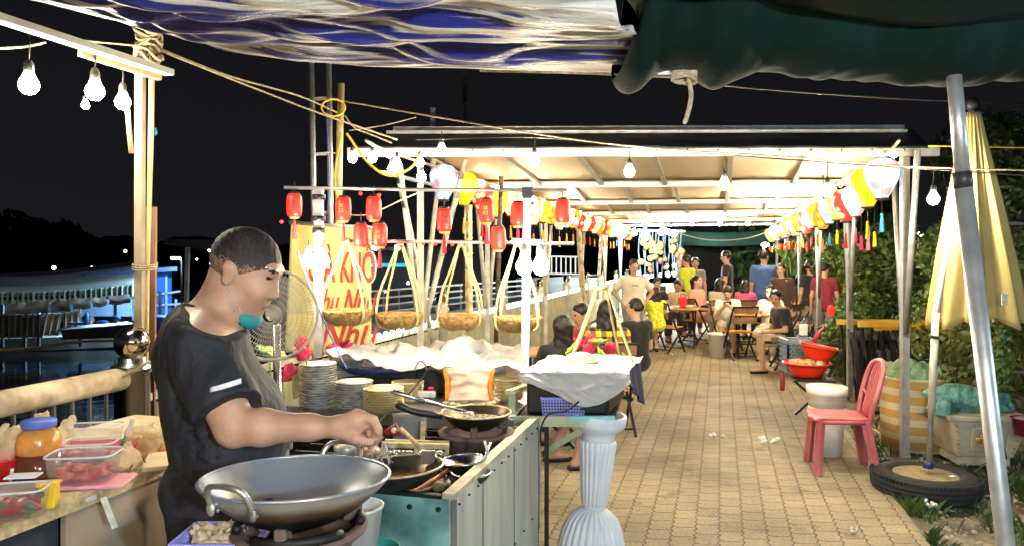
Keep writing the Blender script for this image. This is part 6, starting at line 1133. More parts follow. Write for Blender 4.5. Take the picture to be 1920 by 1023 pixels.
# buckets
m_bwt = mat('bucket_white', (.82, .79, .70), rough=.4, noise=(4, .08))
bu = thing('white_bucket', 'white plastic bucket standing behind the pink-red chair', 'bucket', gp(1562, 857)+Vector((0, .12, 0))); MB().lathe([(.001, 0), (.115, 0), (.135, .30), (.138, .34), (.145, .345), (.145, .38), (.138, .385), (.001, .385)], 32).build('body', m_bwt, bu)
bu2 = thing('white_bucket', 'second white bucket stacked on the one behind the pink-red chair', 'bucket', gp(1562, 857)+Vector((0, .12, .388))); MB().lathe([(.001, 0), (.14, 0), (.148, .05), (.152, .052), (.152, .10), (.158, .102), (.160, .165), (.152, .168), (.001, .165)], 32).build('body', m_bwt, bu2); bu2['group'] = bu['group'] = 'white buckets behind the plastic chair'
# tyre base and parasol
m_tyre = mat('tyre_rubber', (.022, .022, .022), rough=.8, noise=(6, .3), bump=(30, .4)); m_conc = mat('sandy_fill', (.25, .19, .10), rough=.9, noise=(12, .25), bump=(50, .5)); tp_ = dp(1735, 5.18); tp_.z = -.03
ty = thing('tyre_base', 'old tyre filled with sand holding the parasol pole', 'tyre', tp_)
tr_ = lambda th, z: 1+(.010*(1 if (int((th+z*6)*40/6.283) % 2) else -1) if .03 < z < .13 else 0)
MB().lathe([(.20, .0), (.30, .005), (.335, .03), (.345, .05), (.336, .055), (.346, .06), (.348, .085), (.338, .09), (.348, .095), (.345, .115), (.335, .12), (.33, .135), (.30, .155), (.25, .162), (.225, .155), (.215, .14)], 90).build('tyre_wall', m_tyre, ty)
k = MB()
for i in range(80): a = 2*PI*i/80; k.box((.342*math.cos(a), .342*math.sin(a), .138), (.018, .012, .02), a)
k.build('tread_blocks', m_tyre, ty); MB().lathe([(.001, .148), (.15, .146), (.224, .138)], 40, cap=False).build('sand_fill', m_conc, ty)
MB().box((.13, -.10, .152), (.04, .025, .004), .3).build('white_scrap', mat('pl_white', (.8, .8, .78)), ty)
m_par = mat('parasol_cloth', (.46, .34, .12), rough=.8, noise=(3, .12), bump=(70, .25)); pr = thing('folded_parasol', 'folded beige market parasol leaning beside the steel pole', 'parasol', W(1742, 868, 5.15))
MB(True).tube([W(1742, 872, 5.15), W(1749, 680, 5.12), W(1754, 590, 5.1), W(1822, 205, 5.0)], [.019, .018, .021, .02], 12).build('pole', m_galv, pr); MB(True).tube([W(1746, 772, 5.135), W(1755, 585, 5.1)], .024, 12).build('outer_sleeve', mat('sleeve', (.62, .58, .46), rough=.5), pr); MB(True).tube([W(1751, 634, 5.11), W(1752, 628, 5.11)], .03, 12).build('clamp', m_blk, pr); MB(True).lathe([(.035, 0), (.03, .03), (.024, .04)], 14, W(1741, 876, 5.15)).build('foot', mat('navy_plastic', (.02, .03, .15)), pr)
MB(True).ball(W(1824, 196, 5.0), (.045, .04, .05), 12).build('finial', m_blk, pr)
top = W(1822, 212, 5.0); NP = 8
def parf(u, v):
    th = 2*PI*u; axis = top.lerp(W(1836, 600, 5.15), v); rr = .05+.285*v**1.1; pl = .5+.5*math.cos(th*NP); fold = 1-.30*(pl**.6)*min(1, v*3)+.07*math.sin(th*NP*2.3+v*3); p = axis+Vector((rr*fold*math.cos(th)*1.05, rr*fold*math.sin(th)*.7, 0)); hem = .07*(1-pl)*(v**4)+.03*nz(math.cos(th)*2, math.sin(th)*2, 1)*v
    return p+Vector((0, 0, -hem+.02*v+.012*math.sin(th*3)*v))
MB(True).grid(parf, 160, 34, wrap=True).build('cloth', m_par, pr, solid=.004)
MB(True).box(W(1880, 560, 4.85)+Vector((0, -.02, 0)), (.05, .002, .075), .25).build('care_label', mat('label_pale', (.80, .74, .55), rough=.6, noise=(60, .3)), pr)
# bin, planter, sacks
m_strp = mat('bin_stripes', (.7, .5, .2), rough=.7, noise=None); n_ = m_strp.node_tree; lk = n_.links.new; N = n_.nodes.new; g_ = N('ShaderNodeTexCoord'); s_ = N('ShaderNodeSeparateXYZ'); q_ = N('ShaderNodeMath'); q_.operation = 'PINGPONG'; q_.inputs[1].default_value = .062; c_ = N('ShaderNodeMath'); c_.operation = 'GREATER_THAN'; c_.inputs[1].default_value = .028; mx = N('ShaderNodeMixRGB'); mx.inputs[1].default_value = (.60, .50, .33, 1); mx.inputs[2].default_value = (.50, .30, .09, 1); tn = N('ShaderNodeTexNoise'); tn.inputs['Scale'].default_value = 4; mm = N('ShaderNodeMath'); mm.operation = 'MULTIPLY_ADD'; mm.inputs[1].default_value = .01
lk(g_.outputs['Object'], s_.inputs[0]); lk(g_.outputs['Object'], tn.inputs[0]); lk(tn.outputs[0], mm.inputs[0]); lk(s_.outputs[2], mm.inputs[2]); lk(mm.outputs[0], q_.inputs[0]); lk(q_.outputs[0], c_.inputs[0]); lk(c_.outputs[0], mx.inputs[0]); lk(mx.outputs[0], n_.nodes['Principled BSDF'].inputs['Base Color'])
bd = 6.35; bl_ = thing('striped_bin', 'tall round bin with orange and cream bands and a green sack inside', 'bin', dp(1715, bd)); br_ = .275; bh = .60
MB().lathe([(br_*.93, 0), (br_*.97, bh*.5), (br_, bh), (br_*1.015, bh+.005), (br_*.97, bh+.005), (br_*.9, .03), (.001, .02)], 40).build('wall', m_strp, bl_)
k = MB(); k.tube([(-.03+.026*math.cos(a), -br_*.975, .33+.026*math.sin(a)) for a in np.linspace(0, 6.283, 17)[:-1]], .005, 5, loop=True); k.ball((-.03, -br_*.97, .33), (.012, .004, .012), 8); [k.box((-.115+.016*i, -br_*.975, .335), (.010, .004, .014)) for i in range(4)]; k.build('printed_emblem', mat('emblem_blue', (.12, .16, .30), rough=.6, noise=None), bl_)
m_sack = mat('green_sack', (.17, .30, .16), rough=.6, noise=(5, .25), bump=(16, 1., .05)); m_sackt = mat('teal_sack', (.14, .33, .27), rough=.45, noise=(6, .25), bump=(13, 1., .06))
def sack(label, pts, m_, seed, res=.016, name='sack', cat='sack', grp='net sacks by the planter'):
    ps = [p for p, _ in pts]; lo = [min(p[i] for p in ps)-.25 for i in range(3)]; hi = [max(p[i] for p in ps)+.25 for i in range(3)]; d = SDF(lo, hi, res)
    for p, r_ in pts: d.ell(p, (r_, r_*.9, r_*.62), k=.05)
    d.wave(.022, 24, seed).wave(.009, 70, seed+1); d.mb().build(name, m_, label=label, cat=cat, group=grp, loc=ps[0])
sack('olive green net sack heaped in the striped bin', [(W(1712, 706, bd), .21), (W(1690, 700, bd), .15), (W(1740, 704, bd-.05), .14), (W(1700, 690, bd), .12)], m_sack, 3)
sack('teal crumpled sack spread over the ornate planter', [(W(1775, 742, 5.9), .15), (W(1815, 750, 5.9), .17), (W(1850, 752, 5.9), .14), (W(1765, 765, 5.8), .09), (W(1870, 760, 5.9), .12)], m_sackt, 5)
m_plant = mat('planter_stone', (.50, .44, .32), rough=.8, noise=(6, .2), bump=(40, .4)); po = dp(1822, 5.95)
pl_ = thing('ornate_planter', 'square ornate stone planter with gilded relief on its front', 'planter', po, R(-6)); hw = .27
def frus(k, w0, w1, z0, z1): k.hexa([Vector((a*w0, b_*w0, z0)) for a, b_ in ((-1, -1), (1, -1), (1, 1), (-1, 1))], [Vector((a*w1, b_*w1, z1)) for a, b_ in ((-1, -1), (1, -1), (1, 1), (-1, 1))])
k = MB(); frus(k, .19, .19, 0, .07); frus(k, .205, .28, .071, .36); k.build('body', m_plant, pl_, bevel=.008); k = MB(); frus(k, .30, .305, .361, .40); k.build('rim', m_plant, pl_, bevel=.008)
k = MB(); k.tube([(a*.13, -.232-.06*((z-.1)/.3)-.012, z) for a, z in ((-1, .12), (1, .12), (1, .31), (-1, .31))], .006, 6, loop=True); k.build('relief_frame', m_plant, pl_)
k = MB(); rs = random.Random(6)
for i in range(16): a = rs.random()*6.28; x = .065*math.cos(a)*(1+.3*rs.random()); z = .21+.05*math.sin(a); k.ball((x, -.228-.075*((z-.07)/.29), z), (.028, .014, .016), 8, Matrix.Rotation(rs.random(), 3, 'Y'))
for i in range(7): z = .11+.035*i; [k.ball((s*(.185+.062*((z-.07)/.29)), -.206-.075*((z-.07)/.29), z), .012, 8) for s in (-1, 1)]
k.build('gilded_relief', mat('gilt', (.55, .33, .10), rough=.6, noise=(20, .3), bump=(60, .5)), pl_)
MB(True).tube([W(1880, 860, 5.4), W(1850, 730, 5.6), W(1830, 715, 5.7)], .03, 8).build('tree_stump', m_bark, label='thick dark stem in front of the ornate planter', cat='stump', loc=W(1860, 870, 5.4))
# folded tables stack
gt_ = 'folded tables and chairs piled at the right'
def fold_table(p, rz, label, z, L_=.95):
    t = thing('folded_table', label, 'table', (p.x, p.y, 0), rz, gt_); MB().box((0, 0, z), (L_, .05, .06)).build('tabletop', mat('top_yellow', (.72, .42, .05), rough=.45, noise=(4, .15)), t, bevel=.004)
    for s in (-1, 1): MB().beam((s*L_*.42, -.08, 0), (s*L_*.42, .08, z-.03), .03).build('leg', m_blk, t); MB().beam((s*L_*.38, .10, 0), (s*L_*.38, -.06, z-.03), .03).build('leg', m_blk, t)
    MB().beam((-L_*.42, 0, z*.5), (L_*.42, 0, z*.5), .025).build('crossbar', m_blk, t)
fold_table(dp(1690, 8.1), .05, 'folded table with a yellow edge leaning at the front of the pile', .88); fold_table(dp(1702, 8.45), .1, 'second folded table just behind the front one of the pile', .80, .8); fold_table(dp(1650, 8.8), -.05, 'rear folded table of the pile with its top hidden', .84, 1.0)
for i in range(9):
    p = dp(1612+15*i, 8.2+.05*i); t = thing('folded_chair', '%s folded black chair from the left in the leaning pile' % ORD[i], 'chair', p, R(70+3*i), gt_) if i == 0 else None
    if i == 0:
        fc0 = t
        for s in (-.18, .18): MB().beam((s, -.05, 0), (s, .10, .80), .024).build('leg', m_blk, t); MB().beam((s*.9, .02, 0), (s*.9, .06, .70), .024).build('leg', m_blk, t)
        k = MB(); k.box((0, .03, .42), (.34, .03, .30)); k.build('seat', m_dkmet, t); MB().box((0, .10, .74), (.36, .02, .10)).build('back_slat', m_dkmet, t)
    else: dup(fc0, p, R(70+3*i), '%s folded black chair from the left in the leaning pile' % ORD[i], gt_)
# right metal grid fence with climbing vine
gf = thing('grid_fence', 'thin grey metal grid fence at the far right', 'fence', dp(1880, 6.0)); k = MB(True)
for x in (1872,): k.tube([W(x, 470, 6.0), W(x+4, 800, 6.0)], .016, 8)
k.build('post', m_galv, gf); k = MB(True); [k.beam(W(1862, y, 6.0), W(1990, y+4, 6.2), .022) for y in (418, 500, 600, 695, 790)]; k.build('rail', m_galv, gf)
vt = thing('climbing_vine', 'narrow column of small green leaves climbing the right fence', 'vine', W(1882, 830, 5.9)); leaves([(W(1882, y, 5.9), (.05, .05, .09)) for y in range(610, 830, 18)], 800, .035, 31).build('leaves', lf_pale, vt); MB(True).tube([W(1880, 830, 5.92), W(1884, 700, 5.92), W(1880, 600, 5.92)], .008, 6).build('stem', m_bark, vt)
MB(True).lathe([(.001, 0), (.07, 0), (.10, .13), (.11, .13), (.001, .1)], 20, W(1925, 815, 5.6)).build('red_pot', mat('pot_magenta', (.35, .02, .06), rough=.5), label='dark red plastic pot at the right frame edge', cat='pot', loc=W(1925, 815, 5.6))
wire('cable', 'yellow strap lying on the ground behind the plastic chair', [onz(1600, 790, -.03), onz(1640, 805, -.01), onz(1668, 830, -.03)], .008, m_ywire)
for i, (x, y, s_) in enumerate([(1640, 690, .5), (1600, 700, .35), (1660, 765, .3)]):
    p = onz(x, y, -.03); MB(True).box(p+Vector((0, 0, .03)), (s_*1.6, .22, .06), .1*i).build('concrete_kerb', mat('kerb_pale', (.50, .40, .26), rough=.9, noise=(5, .3), bump=(30, .6)), label=['pale concrete slab under the piled tables', 'pale board on the ground left of the piled tables', 'broken slab on the dirt beside the striped bin'][i], cat='slab', loc=p, bevel=.01)
# far end clutter: street beyond the tent, dark shutter frame
fs = thing('far_gateway', 'dark shuttered doorway framed in grey beyond the tent end', 'doorway', W(1350, 560, 24)); MB(True).hexa([W(1276, 545, 24), W(1440, 545, 24), W(1440, 545, 24.4), W(1276, 545, 24.4)], [W(1276, 455, 24), W(1440, 455, 24), W(1440, 455, 24.4), W(1276, 455, 24.4)]).build('opening', mat('dark_open', (.006, .007, .010), rough=.8, noise=None), fs)
k = MB(True); k.beam(W(1273, 459, 23.9), W(1400, 461, 23.9), .05); k.beam(W(1274, 459, 23.9), W(1274, 560, 23.9), .14); k.build('frame', m_galv, fs)
MB(True).grid(lambda u, v: W(1262+180*u, 432+26*v+4*math.sin(PI*u), 22), 20, 5).build('green_awning', mat('awning_green', (.02, .07, .05), rough=.8, noise=(1, .4)), label='dark green sheet hanging across the far end of the tent', cat='sheet', loc=W(1350, 440, 22), solid=.02)
ts = thing('toy_rack', 'hanging toy and trinket strings of a stall beyond the tent', 'rack', W(1235, 540, 21)); rs = random.Random(14)
k = MB(True); [k.tube([W(x, 430, 21), W(x+rs.uniform(-4, 4), 470, 21), W(x+rs.uniform(-6, 6), 520, 21)], .02, 5) for x in range(1200, 1280, 6)]; k.build('strings', mat('string_pale', (.25, .30, .36), rough=.5), ts); MB(True).beam(W(1195, 432, 21), W(1285, 434, 21), .06).build('bar', m_galv, ts)
k = MB(True)
for i in range(26): k.ball(W(1200+rs.random()*80, 445+rs.random()*65, 20.8), (.06+.05*rs.random(), .05, .06+.09*rs.random()), 8)
k.build('toys', mat('toys', (.35, .05, .08), rough=.5, noise=(2, .3), col2=(.6, .5, .1)), ts)
for i in range(4):
    p = W(1205+i*24, 548, 20); t = thing('far_stool_table', '%s dark low table from the left beyond the tent end' % ORD[i], 'table', (p.x, p.y, 0), 0, 'dark tables beyond the tent end'); MB().box((0, 0, .62), (.3, .3, .05)).build('tabletop', m_blk, t); [MB().beam((a*.13, b_*.13, 0), (a*.13, b_*.13, .6), .03).build('leg', m_blk, t) for a in (-1, 1) for b_ in (-1, 1)]
sd = thing('far_counter', 'pale counter box with a small black grille beyond the seated diners', 'counter', dp(1235, 18.5)); MB(True).box(dp(1240, 18.5)+Vector((0, 0, .55)), (1.0, .5, .75)).build('body', m_bwt, sd, bevel=.02); MB(True).box(dp(1243, 18.22)+Vector((0, 0, .82)), (.14, .02, .12)).build('grille', m_blk, sd)
# far street post and pale lamps right side
for i, (x, y, d_, s_, lb) in enumerate([(1435, 459, 16, 25, 'small lamp on a pole above the person in the blue shirt'), (1725, 438, 14, 25, 'greenish-white light among the trees right of the tent posts'), (1548, 458, 15, 10, 'small warm light behind the right lantern tassels')]):
    p = W(x, y, d_); t = thing('street_lamp', lb, 'lamp', p, group='lights behind the greenery'); MB().ball((0, 0, 0), (.09, .07, .05), 10).build('lamp_head', mat('lh%d' % i, (1, .95, .8), noise=None, emit=s_, ecol=(.75, 1, .9) if i == 1 else (1, .9, .65)), t); MB().beam((0, .1, .02), (0, .1, -p.z), .04).build('post', m_galv, t)
# ---------------------------------------------------------------- people
def skin(name, c): return mat('skin_'+name, c, rough=.5, noise=(5, .08), sss=.12)
SKA, SKB, SKC = skin('a', (.48, .27, .17)), skin('b', (.60, .37, .24)), skin('c', (.38, .21, .13))
m_hair = mat('hair_black', (.012, .009, .008), rough=.4, noise=(60, .5), bump=(110, 1., .003), stretch=(1, 1, .12)); m_hairb = mat('hair_brown', (.045, .022, .012), rough=.4, noise=(60, .5), bump=(110, .9, .003), stretch=(1, 1, .12))
m_eye = mat('eye_dark', (.015, .010, .008), rough=.2, noise=None); m_lip = mat('lip', (.38, .10, .08), rough=.4, noise=None)
def fab(name, c, sc=5, a=.12, **k): return mat('cloth_'+name, c, rough=.85, noise=(sc, a), bump=(9, .7, .02), sheen=.2, **k)
def rotz(a): return Matrix.Rotation(a, 3, 'Z')
class Fig: pass
def person(px, d, H, pose, head, label, shirt, legs, hair='short', sk=None, turn=0, lean=0., side=0., arms=('down', 'down'), z0=0., sh=.44, group=None, shm=None, lgm=None, hm=None, h=.016, extra=None, slim=1., kneeout=0., nod=0, footw=None, sleeve=.62, long_=0, dress=False, width=1.):
    """head = facing angle in degrees (0 = away from the camera, 90 = to the left, 180 = to the camera)."""
    sk = sk or SKB; base = dp(px, d)+Vector((0, 0, z0)); Q = rotz(R(head)); f = Fig(); s = H/1.7
    def G(x, y, z): return base+Q @ Vector((x, y, z))
    if pose == 'sit': zp = sh+.08*s; hipz = zp
    else: zp = .92*s; hipz = .90*s
    ln = R(lean); sd_ = R(side)
    def T(x, y, z): # torso coordinates above the pelvis, leaning
        yy = y*math.cos(ln)+z*math.sin(ln); zz = z*math.cos(ln)-y*math.sin(ln); return G(x+zz*math.sin(sd_), yy, zp+zz)
    sw = .165*s*width; hipw = .085*s
    pel = T(0, 0, 0); chest = T(0, 0, .33*s); nb = T(0, .0, .47*s); hd = T(0, .035*s, .635*s); shl = [T(-sw, -.0, .425*s), T(sw, 0, .425*s)]
    Qh = rotz(R(head+turn)) @ Matrix.Rotation(R(-nod), 3, 'X')
    hips = [G(-hipw, 0, zp-.02), G(hipw, 0, zp-.02)]
    if pose == 'sit':
        kn = [G(-.11*s-kneeout, .40*s, sh+.05), G(.11*s+kneeout, .40*s, sh+.05)]; an = [G(-.11*s, .38*s+.02, .08), G(.12*s, .34*s, .08)]
    elif pose == 'stride':
        kn = [G(-.09*s, .10, .48*s), G(.09*s, .02, .48*s)]; an = [G(-.10*s, .14, .08), G(.10*s, -.16, .09)]
    else: kn = [G(-.10*s, .015, .49*s), G(.10*s, .02, .49*s)]; an = [G(-.11*s, -.02, .08), G(.11*s, .0, .08)]
    if footw: kn, an = footw(G, s, kn, an)
    ar = []
    for i in (0, 1):
        sg = -1 if i == 0 else 1; S = shl[i]; m = arms[i]; l1, l2 = .28*s, .25*s
        def O(x, y, z): return S+Q @ Vector((sg*x, y, z))
        if m == 'down': e, wr = O(.05, -.01, -l1), O(.06, .05, -l1-l2)
        elif m == 'hip': e, wr = O(.15, -.05, -l1*.85), O(.0, .03, -l1-l2*.62)
        elif m == 'lap': e, wr = O(.04, .02, -l1), O(-.04, .24, -l1-.02)
        elif m == 'table': e, wr = O(.06, .12, -l1*.85), O(-.03, .34, -l1*.75)
        elif m == 'up': e, wr = O(.05, .12, -l1*.9), O(-.10, .24, -l1*.25)
        else: e, wr = O(*m[0]), O(*m[1])
        ar.append((S, e, wr))
    xs = [pel, hd]+kn+an+[q for a_ in ar for q in a_]; lo = [min(p[i] for p in xs)-.22 for i in range(3)]; hi = [max(p[i] for p in xs)+.24 for i in range(3)]
    B = SDF(lo, hi, h); w_ = slim
    def torso(D, o, k=.04, bot=0):
        D.cap(T(-.055*s*w_, 0, bot), T(-.075*s*w_, 0, .37*s), .088*s*w_+o, .085*s*w_+o, k); D.cap(T(.055*s*w_, 0, bot), T(.075*s*w_, 0, .37*s), .088*s*w_+o, .085*s*w_+o, k); D.cap(T(-sw*.8, 0, .41*s), T(sw*.8, 0, .41*s), .058*s+o, None, k); D.cap(T(0, .02, .1*s), T(0, .02, .3*s), .09*s*w_+o, None, k)
    torso(B, 0); B.cap(T(0, -.005, .42*s), T(0, .02, .56*s), .054*s, .050*s, .03)
    B.ell(hd+Vector((0, 0, .015*s)), (.076*s, .094*s, .098*s), Qh, .02); B.ell(hd+Qh @ Vector((0, .025*s, -.045*s)), (.056*s, .066*s, .075*s), Qh, .03); B.cap(hd+Qh @ Vector((0, .085*s, .01)), hd+Qh @ Vector((0, .105*s, -.022*s)), .010*s, .015*s, .015)
    for q in (-1, 1): B.ell(hd+Qh @ Vector((q*.078*s, -.002, -.008)), (.012*s, .02*s, .032*s), Qh, .008)
    for i in (0, 1):
        S, e, wr = ar[i]; B.cap(S, e, .048*s, .038*s, .03); B.cap(e, wr, .038*s, .026*s, .02); dr = (wr-e).normalized(); pm = wr+dr*.07*s; B.cap(wr, pm, .026*s, .032*s, .02)
        up = Vector((0, 0, 1)); sx_ = dr.cross(up); sx_ = sx_.normalized() if sx_.length > .1 else Vector((1, 0, 0))
        for j in range(4): o = sx_*(-.024+.016*j)*s; B.cap(pm+o, pm+o*1.1+dr*(.07-.008*abs(j-1.5))*s+Vector((0, 0, -.012)), .0095*s, .008*s, .003)
        B.cap(wr+dr*.02, wr+dr*.05+Vector((0, 0, .03)), .011*s, .009*s, .005)
        K, A = kn[i], an[i]; B.cap(hips[i], K, .082*s*w_, .055*s, .03); B.cap(K, K.lerp(A, .35), .052*s, .055*s, .02); B.cap(K.lerp(A, .35), A, .055*s, .036*s, .02)
        fd = Q @ Vector((0, 1, 0)); B.cap(A+Vector((0, 0, -.03)), A+fd*.14*s+Vector((0, 0, -.048)), .034*s, .026*s, .02); B.ell(A-fd*.03+Vector((0, 0, -.035)), (.035*s,)*3, None, .02)
    m = B.mb(); P_ = m.np; mi = np.zeros(len(P_), int)
    for q in (-1, 1):
        c = np.array(hd+Qh @ Vector((q*.032*s, .088*s, .008*s))); dd = P_-c; mi[np.where((np.abs(dd[:, 2]) < .012*s) & ((dd**2).sum(1) < (.024*s)**2))] = 1
    c = np.array(hd+Qh @ Vector((0, .09*s, -.062*s))); dd = P_-c; mi[np.where((np.abs(dd[:, 2]) < .011*s) & ((dd**2).sum(1) < (.034*s)**2))] = 2
    m.m = [int(mi[list(q)].max()) if (mi[list(q)] > 0).sum() >= 3 else 0 for q in m.f]
    body = m.build('person', [sk, m_eye, m_lip], label=label, cat='person', group=group, loc=base)
    # shirt
    if shirt:
        D = SDF(lo, hi, h); o = .014
        torso(D, o, .05, -.04*s if not dress else -.02)
        for i in (0, 1):
            S, e, wr = ar[i]; q = S.lerp(e, sleeve) if sleeve <= 1 else e; D.cap(S, q, .062*s, .058*s, .03, end=True)
            if sleeve > 1: D.cap(e, e.lerp(wr, sleeve-1), .052*s, .042*s, .02, end=True)
        if dress:
            for i in (0, 1): D.cap(hips[i], kn[i], .11*s, .09*s, .08)
        else: D.cap(hips[0], hips[1], .105*s*w_, None, .05)
        D.wave(.004, 28, int(px)); D.cut(T(0, .03, .475*s), (Q @ Vector((0, .35, 1)))[:]); 
        if not dress and pose != 'sit': D.cut(T(0, 0, -.13*s), (0, 0, -1))
        D.mb().build('shirt' if not dress else 'dress', shirt, body)
    if legs:
        D = SDF(lo, hi, h); lm, fr = legs; D.cap(hips[0]+Vector((0, 0, .04)), hips[1]+Vector((0, 0, .04)), .098*s*w_, None, .04)
        for i in (0, 1):
            K, A = kn[i], an[i]
            if fr <= 1: D.cap(hips[i], hips[i].lerp(K, fr), .098*s*w_, .085*s, .03, end=True)
            else: D.cap(hips[i], K, .096*s*w_, .072*s, .03); D.cap(K, K.lerp(A, fr-1), .072*s, .058*s, .02, end=True)
        D.wave(.004, 25, int(px)+1); D.mb().build('shorts' if fr <= 1 else 'trousers', lm, body)
    # hair
    D = SDF(hd-Vector((.3, .3, .85)), hd+Vector((.3, .3, .2)), h*.8)
    D.ell(hd+Qh @ Vector((0, -.012*s, .028*s)), (.086*s, .102*s, .100*s), Qh, .01)
    if hair == 'short':
        D.cut(hd+Qh @ Vector((0, .062*s, .045*s)), (Qh @ Vector((0, 1, -.75)))[:]); D.cut(hd+Vector((0, 0, -.035*s)), (0, 0, -1))
    else:
        D.cut(hd+Qh @ Vector((0, .070*s, .045*s)), (Qh @ Vector((0, 1, -.42)))[:]); Lh = {'long': .34, 'mid': .16, 'verylong': .50, 'bun': .02, 'pony': .0}[hair]*s
        if Lh > .03:
            for q in (-1, 0, 1): D.cap(hd+Qh @ Vector((q*.045*s, -.05*s, .0)), hd+Qh @ Vector((q*.07*s, -.085*s, 0))+Vector((0, 0, -Lh)), .05*s, .036*s, .03)
        else: D.ell(hd+Qh @ Vector((0, -.115*s, .03*s)), (.045*s,)*3, None, .02)
        if hair == 'pony': D.cap(hd+Qh @ Vector((0, -.12*s, .02)), hd+Qh @ Vector((0, -.15*s, -.22*s)), .035*s, .02*s, .02)
    D.wave(.007, 55, int(px)).mb().build('hair', hm or m_hair, body)
    # shoes
    for i in (0, 1):
        fd = Q @ Vector((0, 1, 0)); A = an[i]; k = SDF(A-Vector((.25, .25, .12)), A+Vector((.25, .25, .05)), h*.7); k.cap(A-fd*.045+Vector((0, 0, -.055)), A+fd*.17*s+Vector((0, 0, -.06)), .036*s, .034*s, .01); k.cut(A+Vector((0, 0, -.045)), (0, 0, 1)); k.cut(A+Vector((0, 0, -.08)), (0, 0, -1)); k.mb().build('sandal', m_blk, body)
    f.body = body; f.hd = hd; f.Qh = Qh; f.ar = ar; f.T = T; f.G = G; f.kn = kn; f.an = an; return f
GG = 'diners and passers-by in the tent'
def plaid():
    m = fab('plaid', (.75, .5, .03)); n = m.node_tree; lk = n.links.new; N = n.nodes.new; g = N('ShaderNodeNewGeometry'); s_ = N('ShaderNodeSeparateXYZ'); lk(g.outputs[0], s_.inputs[0]); o = []
    for ax in (0, 2):
        q = N('ShaderNodeMath'); q.operation = 'PINGPONG'; q.inputs[1].default_value = .05; c = N('ShaderNodeMath'); c.operation = 'GREATER_THAN'; c.inputs[1].default_value = .025; lk(s_.outputs[ax], q.inputs[0]); lk(q.outputs[0], c.inputs[0]); o.append(c.outputs[0])
    a = N('ShaderNodeMath'); a.operation = 'ADD'; lk(o[0], a.inputs[0]); lk(o[1], a.inputs[1]); h_ = N('ShaderNodeMath'); h_.operation = 'MULTIPLY'; h_.inputs[1].default_value = .5; lk(a.outputs[0], h_.inputs[0])
    r = N('ShaderNodeValToRGB'); r.color_ramp.interpolation = 'CONSTANT'; e = r.color_ramp.elements; e[0].color = (.78, .52, .03, 1); e[1].position = .9; e[1].color = (.015, .012, .01, 1); x = e.new(.3); x.color = (.22, .16, .03, 1); lk(h_.outputs[0], r.inputs[0]); lk(r.outputs[0], n.nodes['Principled BSDF'].inputs['Base Color']); return m
c_blk = fab('black', (.014, .014, .016)); c_crm = fab('cream', (.62, .55, .42)); c_gry = fab('grey', (.20, .19, .18)); c_dk = fab('dark', (.03, .03, .035)); c_wht = fab('white', (.78, .72, .58)); c_khk = fab('khaki', (.50, .42, .28)); c_blu = fab('blue', (.05, .11, .30)); c_yg = fab('lime', (.50, .58, .03)); c_pnk = fab('salmon', (.75, .36, .27)); c_mar = fab('maroon', (.20, .015, .03)); c_red = fab('red', (.42, .02, .02)); c_yel = fab('yellow', (.80, .78, .05), 25, .4); c_brn = fab('brown', (.13, .07, .045)); c_hot = fab('hotpink', (.80, .12, .25)); c_oat = fab('oatmeal', (.60, .45, .28))
A1 = person(1187, 12.1, 1.58, 'stand', 184, 'man in a baggy cream T-shirt and grey trousers standing with hands at hips', c_crm, (c_gry, 1.85), arms=('hip', 'hip'), lean=4, nod=12, sk=SKA, group=GG, slim=1.18, sleeve=.8, h=.014, width=1.1)
MB(True).box(A1.T(0, .14, .30), (.11, .004, .012)).build('chest_print', m_blk, A1.body)
person(1055, 6.1, 1.50, 'sit', 12, 'seated woman with very long straight black hair seen from behind', c_blk, (c_dk, 1.9), 'verylong', sh=.40, arms=('table', 'table'), group=GG, h=.013)
def footU(G, s, kn, an): return [G(-.1, .30, .46), G(.16, .32, .47)], [G(-.10, .1, .08), G(.16, .22, .085)]
person(1018, 5.75, 1.42, 'sit', -78, 'seated person bent low behind the counter, one bare leg and black flip-flop showing below', c_dk, (c_dk, .6), 'short', sk=SKA, sh=.40, lean=38, arms=('table', 'table'), nod=30, turn=150, group=GG, h=.013, footw=footU)
person(1092, 7.5, 1.50, 'sit', 120, 'seated person in a red top half hidden behind the long-haired woman', c_red, (c_dk, 1.9), 'short', sk=SKA, sh=.41, arms=('table', 'table'), group=GG, nod=14)
D1 = person(1140, 7.0, 1.60, 'sit', 8, 'person in a yellow and black checked shirt seated with back to the camera', plaid(), (c_dk, 1.9), 'mid', sh=.42, arms=('table', 'table'), group=GG, turn=-20, h=.013, sleeve=1.4, slim=1.1)
person(1193, 8.1, 1.50, 'sit', 25, 'person in a black shirt seated right of the checked shirt', c_blk, (c_dk, 1.9), 'short', sh=.42, arms=('table', 'lap'), group=GG, turn=40)
person(1230, 12.4, 1.36, 'sit', 8, 'girl with long black hair in a bright yellow patterned dress seen from behind', c_yel, None, 'long', sh=.43, arms=('table', 'table'), group=GG, dress=True, h=.014)
person(1231, 14.4, 1.52, 'sit', 185, 'woman in black seated facing the camera behind the girl in yellow', c_blk, (c_dk, 1.9), 'bun', sk=SKA, arms=('table', 'table'), group=GG)
person(1270, 14.5, 1.45, 'sit', 160, 'child in a beige top seated left of the red bag', c_oat, (c_dk, 1.9), 'short', sk=SKC, arms=('table', 'table'), group=GG, nod=20)
person(1289, 15.0, 1.66, 'stand', 40, 'standing person in a lime green shirt turned away', c_yg, (c_dk, 1.9), 'short', group=GG, sk=SKA)
person(1303, 15.7, 1.60, 'stand', 175, 'woman in a grey top standing behind the woman in pink', c_gry, (c_dk, 1.9), 'bun', sk=SKA, group=GG)
